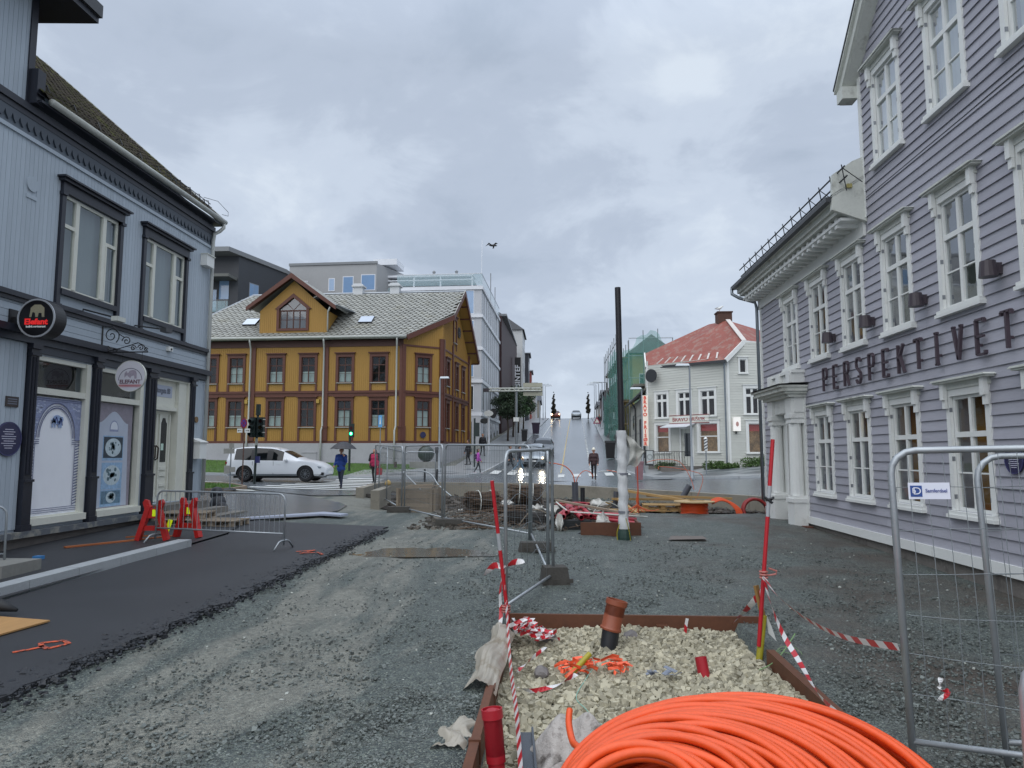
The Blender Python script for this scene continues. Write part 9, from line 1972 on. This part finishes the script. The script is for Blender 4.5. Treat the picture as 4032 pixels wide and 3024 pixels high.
MB().box(post.x-.22,post.x+.22,57.8,57.9,at58(2033,1660).z,at58(2033,1644).z).build('small_plate',M_wht,gs_)
# round white advertising sign on pale post
sg=thing('oval_bar_sign','white oval sign with dark round end on a post before the pale office building','sign',(-6.3,60,2.5)); c=ony(1924,1628,60.); q=MB(Fr(0,60,(1,0),(0,-1))); q.disc(c.x,c.z,.25,0,.1,22,sa=1.6); q.build('oval_plate',M_wht,sg); q=MB(Fr(0,60.02,(1,0),(0,-1))); q.disc(c.x+.38,c.z,.42,0,.05,22,sa=.7); q.build('dark_disc',M_iron,sg); q=MB(); q.tube([(c.x,60.1,gz(c.x,60)),(c.x,60.1,c.z+.3)],.09,8); q.build('post',M_band,sg)
# traffic light at the corner
x=ony(1868,1850,46.5).x; sg=thing('corner_signal','dark signal post with box at the corner left of the purple jacket','traffic light',(x,46.5,gz(x,46.5))); q=MB(); z=gz(x,46.5)+.1; q.tube([(x,46.5,z),(x,46.5,z+3.2)],.06,8); q.build('post',M_gpost,sg); q=MB(); q.box(x-.05,x+.32,46.35,46.55,z+2.0,z+2.9); q.build('lamp_box',M_gpost,sg)
# right side: triangular warning sign, bins, sandwich board, barber pole, red white bin
p=ony(2350,1640,90); sg=thing('warning_sign','small dark framed warning sign on the right pavement far up the hill','sign',(p.x,90,5)); q=MB(); q.tube([(p.x,90,gz(p.x,90)),(p.x,90,p.z+.2)],.05,6); q.build('post',M_post,sg); q=MB(Fr(0,89.9,(1,0),(0,-1))); q.prism([(p.x-.5,p.z-.9),(p.x+.5,p.z-.9),(p.x,p.z-.05)],0,.04); q.build('plate',mat('sign_ring_red'),sg); q=MB(Fr(0,89.85,(1,0),(0,-1))); q.prism([(p.x-.3,p.z-.78),(p.x+.3,p.z-.78),(p.x,p.z-.28)],0,.02); q.build('field',M_crm,sg)
def bin_(x,y,label,h=1.0,w_=.55,m_=None,z=None):
    z=gz(x,y)+.12 if z is None else z; t=thing('litter_bin',label,'bin',(x,y,z)); q=MB(); q.add([(x-w_*.4,y-w_*.4,z),(x+w_*.4,y-w_*.4,z),(x+w_*.4,y+w_*.4,z),(x-w_*.4,y+w_*.4,z),(x-w_*.5,y-w_*.5,z+h*.88),(x+w_*.5,y-w_*.5,z+h*.88),(x+w_*.5,y+w_*.5,z+h*.88),(x-w_*.5,y+w_*.5,z+h*.88)],[(0,3,2,1),(4,5,6,7),(0,1,5,4),(1,2,6,5),(2,3,7,6),(3,0,4,7)]); q.build('body',m_ or M_iron,t); MB().box(x-w_*.55,x+w_*.55,y-w_*.55,y+w_*.55,z+h*.88,z+h).build('lid',m_ or M_gutd,t)
p=ony(2397,1728,56); bin_(p.x+.1,56,'dark litter bin on the right pavement before the warehouse',h=1.35,w_=.75)
p=ony(2110,1665,84); bin_(p.x,84,'dark purple bin on the left pavement beyond the trees',h=1.3,w_=.9,m_=mat('purple_bin',lin('32263a'),.5)); p=ony(2065,1690,72); bin_(p.x,72,'small dark bin under the street trees on the left pavement',h=1.2,w_=.6)
sg=thing('sandwich_board','framed white sandwich board beside the lamp at the corner shop','sandwich board',(ony(2559,1840,43).x,43,1.2)); a=ony(2543,1826,43.); b=ony(2573,1772,43.); MB().box(a.x,b.x,43,43.06,a.z-.1,b.z).build('frame',M_gutd,sg); MB().box(a.x+.05,b.x-.05,42.97,43.,a.z,b.z-.05).build('poster',mat('faint_poster',lin('b3b8b6'),.5,n=(7,.18)),sg); q=MB(Fr(0,42.96,(1,0),(0,-1))); q.disc((a.x+b.x)/2,(a.z+b.z)/2,.16,0,.01,18,inner=.13); q.build('print',mat('grey_print',lin('7d8484'),.5),sg)
MB().beam((a.x,43.3,a.z-.1),(a.x,43.05,b.z),.04,.04).beam((b.x,43.3,a.z-.1),(b.x,43.05,b.z),.04,.04).build('stand',M_gutd,sg)
sg=thing('barber_pole','striped barber pole on a thin post before the right shop window','barber pole',(ony(2780,1860,38.5).x,38.5,1)); X7=ony(2780,1790,38.5).x; z0,z1=ony(2780,1775,38.5).z,ony(2780,1728,38.5).z; q=MB(); q.tube([(X7,38.5,gz(X7,38.5)+.1),(X7,38.5,z0)],.035,7); q.build('post',M_post,sg); MB().lathe([(.09,z0),(.09,z1),(.11,z1),(.04,z1+.1)],(X7,38.5),12).build('cylinder',M_wht,sg); q=MB()
for k in range(4):
    for i in range(6): a0=PI+i*PI/6; a1=a0+PI/6; zA=z0+.02+k*.16+i*.025; q.add([(X7+.093*math.cos(a0),38.5+.093*math.sin(a0),zA),(X7+.093*math.cos(a1),38.5+.093*math.sin(a1),zA+.025),(X7+.093*math.cos(a1),38.5+.093*math.sin(a1),zA+.09),(X7+.093*math.cos(a0),38.5+.093*math.sin(a0),zA+.065)],[(0,1,2,3)])
q.build('stripe',mat('navy_stripe',lin('23283a'),.4),sg)
p=ony(2516,1845,37.5); bin_(p.x,37.5,'small reddish bin beyond the orange stake',h=.95,w_=.42,m_=mat('bin_mauve',lin('8a6a70'),.5,n=(9,.3)))
# stone steps and shrubs at the corner shop
# ================================================================ vegetation
M_leaf=mat('tree_leaf',lin('34502a'),.6,isl=.45,n=(.6,.3)); M_leaf2=mat('dark_tree_leaf',lin('2a3a24'),.6,isl=.4,n=(.6,.3)); M_bark=mat('bark',lin('4a4038'),.85,n=(4,.3),b=(12,.6,.02)); M_weed=mat('weed_leaf',lin('46602e'),.7,isl=.4,n=(1,.3))
def leaves(name,centres,n,size,m_,parent,kind='stuff',seed=1,flat=.0):
    r=np.random.default_rng(seed); w_=np.array([c[3] for c in centres]); w_=w_**2/np.sum(w_**2); ci=r.choice(len(centres),n,p=w_); C=np.array([c[:3] for c in centres])[ci]; Rr=np.array([c[3] for c in centres])[ci]
    d=r.normal(size=(n,3)); d/=np.linalg.norm(d,axis=1)[:,None]; P=C+d*(Rr*np.power(r.random(n),.45))[:,None]*np.array([1,1,.85]); u=r.normal(size=(n,3)); u/=np.linalg.norm(u,axis=1)[:,None]; v=np.cross(u,r.normal(size=(n,3))); v/=np.linalg.norm(v,axis=1)[:,None]; s=size*r.uniform(.6,1.3,n)[:,None]
    V4=np.stack([P-u*s,P+v*s*.5,P+u*s,P-v*s*.5],1).reshape(-1,3)
    if parent is not None: V4=V4-np.array(wmat(parent).translation)
    return mesh_from(V4,np.arange(n*4).reshape(-1,4),name,m_,parent,False,kind)
def tree(x,y,h,r,label,m_=None,grp='street trees on the left pavement',seed=1,n=5000,size=.11,slim=1.,z=None):
    z=gz(x,y)+.1 if z is None else z; t=thing('street_tree',label,'tree',(x,y,z),group=grp); rr=np.random.default_rng(seed); q=MB(); hb=h*.42
    q.tube([(x,y,z),(x+.05,y,z+hb*.6),(x-.03,y,z+hb),(x+.02,y,z+h*.7),(x,y,z+h*.9)],[.11,.09,.08,.05,.02],8); 
    cs=[]
    for k in range(9):
        a=k*2.4; zz_=z+hb+(h-hb)*(.1+.75*k/9); rad_=r*(.75 if k<6 else .45)*slim; ex=(x+rad_*math.cos(a),y+rad_*math.sin(a),zz_+.35); q.tube([(x,y,zz_-.4),((x+ex[0])/2,(y+ex[1])/2,zz_),ex],[.05*slim,.035*slim,.015],5); cs.append((*ex,r*rr.uniform(.38,.58)))
    cs=([(x+.12*math.sin(i*2.1),y,z+h*(.28+.06*i),r*(.62-.045*i)) for i in range(11)] if slim<1 else cs); cs.append((x,y,z+h*(.97 if slim<1 else .86),r*(.1 if slim<1 else .5))); (cs.append((x,y,z+hb+.7,r*.6)) if slim==1 else None); q.build('trunk',M_bark,t,smooth=True); leaves('crown',cs,n,size,m_ or M_leaf,t,kind=None,seed=seed); return t
for k,(y,h,r) in enumerate(((71,5.3,1.55),(77.,5.2,1.5),(84,5.3,1.55),(92,5.4,1.5))): tree(cx(y)-hw-1.7,y,h,r,['nearest leafy street tree behind the tall sign post','second leafy street tree up the left pavement','third leafy street tree up the left pavement','farthest leafy street tree, its crown showing right of the others'][k],m_=M_leaf2 if k in (0,2) else M_leaf,seed=k+3,n=4200,size=.12)
p=ony(2180,1640,124); tree(p.x,124,5.0,.62,'slim dark tree on the left near the crest',m_=mat('bare_tree_leaf',lin('3e3a30'),.7,isl=.4),grp='slim trees near the crest',seed=11,n=2600,size=.14,slim=.6); p=ony(2316,1650,124); tree(p.x,124,4.8,.6,'slim dark tree on the right near the crest',m_=mat('bare_tree_leaf'),grp='slim trees near the crest',seed=12,n=2600,size=.14,slim=.6)
for k,(x,y,r) in enumerate(((9.2,41.9,.35),(11.2,41.0,.4),(12.2,41.2,.38),(13.2,41.6,.4),(9.9,41.2,.25),(6.9,44.6,.35))):
    z=gz(x,y)+.12; t=thing('roadside_weeds',['low weeds by the shop steps','green weeds below the corner board of the shop','tall weeds with pale flower heads right of the shop corner','weeds at the right end of the shop plinth','small tuft of weeds left of the shop downpipe','weeds by the railing left of the sandwich board'][k],'weeds',(x,y,z),group='weeds along the shop plinth'); leaves('foliage',[(x+.35*i-.35,y,z+r*.6,r) for i in range(3)],900,.06,M_weed,t,kind=None,seed=k+40)
mb=MB()
for k in range(7): x=13.4+.18*k; mb.box(x,x+.12,41.0,41.05,gz(x,41)+.1,gz(x,41)+.9)
solo(mb.build('dark_gate',M_iron),'dark patterned gate beside the weeds at the right shop corner','gate')
# grass blades on the lawns
def blades(poly,n,name,h,m_,seed):
    r=np.random.default_rng(seed); P=[]; xs_=[p[0] for p in poly]; ys_=[p[1] for p in poly]
    def ins(x,y):
        c=False; j=len(poly)-1
        for i in range(len(poly)):
            if ((poly[i][1]>y)!=(poly[j][1]>y)) and (x<(poly[j][0]-poly[i][0])*(y-poly[i][1])/(poly[j][1]-poly[i][1]+1e-9)+poly[i][0]): c=not c
            j=i
        return c
    while len(P)<n:
        x,y=r.uniform(min(xs_),max(xs_)),r.uniform(min(ys_),max(ys_))
        if ins(x,y): P.append((x,y,gz(x,y)+.10))
    P=np.array(P); a=r.uniform(0,2*PI,n); w_=r.uniform(.006,.014,n); hh=r.uniform(.5,1.2,n)*h; d=np.stack([np.cos(a),np.sin(a),np.zeros(n)],1)*w_[:,None]; tip=P+np.stack([r.normal(0,.03,n),r.normal(0,.03,n),hh],1)
    V3=np.stack([P-d,P+d,tip],1).reshape(-1,3); mesh_from(V3,np.arange(n*3).reshape(-1,3),name,m_,None,False,'stuff')
M_bl=mat('grass_blade',lin('567a30'),.7,isl=.35,n=(.7,.25)); blades([(-24,31.0),(-16.6,31.4),(-14.7,31.0),(-13.4,29.8),(-13.6,28.6),(-15.7,27.4),(-19,25.8),(-24,25)],14000,'island_grass',.09,M_bl,5); blades([(-26,38.7),(-14.5,37.9),(-11.6,38.0),(-9.9,39.6),(-8.6,42.4),(-8.6,46.3),(-26,46.6)],16000,'lawn_grass',.08,M_bl,6)
blades([(12.5,41.5),(15,41.3),(15,41.9),(12.5,41.9)],600,'verge_grass',.3,M_bl,7)
# ================================================================ bird in flight
bc=ony(1939,966,30.); bd=thing('flying_bird','dark bird gliding with spread wings high over the street','bird',bc)
q=MB(); q.tube([(bc.x-.16,30.05,bc.z+.02),(bc.x-.06,30,bc.z),(bc.x+.06,29.97,bc.z-.02),(bc.x+.16,29.95,bc.z-.03),(bc.x+.21,29.95,bc.z-.045)],[.01,.045,.05,.03,.008],8); q.build('body',M_iron,bd,smooth=True)
for s_,tip in ((1,(.22,-.02,.02)),(-1,(-.30,.03,-.08))):
    q=MB(); B=Vector((bc.x+.02*s_,30,bc.z+.01)); m1=B+Vector((s_*.13,0,.10)); tp_=B+Vector(tip)+Vector((0,0,.03)); q.add([tuple(B+Vector((0,-.05,0))),tuple(m1+Vector((0,-.05,0))),tuple(tp_),tuple(m1+Vector((0,.07,-.03))),tuple(B+Vector((0,.07,-.02)))],[(0,1,2,3,4)]); q.add([tuple(B+Vector((0,-.05,-.01))),tuple(m1+Vector((0,-.05,-.01))),tuple(tp_),tuple(m1+Vector((0,.07,-.045))),tuple(B+Vector((0,.07,-.035)))],[(4,3,2,1,0)]); q.build('wing',M_iron,bd)
q=MB(); q.add([(bc.x+.03,30.0,bc.z-.03),(bc.x+.0,30.0,bc.z-.15),(bc.x+.07,30.02,bc.z-.13),(bc.x+.08,30.0,bc.z-.02)],[(0,1,2,3)]); q.build('tail',M_iron,bd)
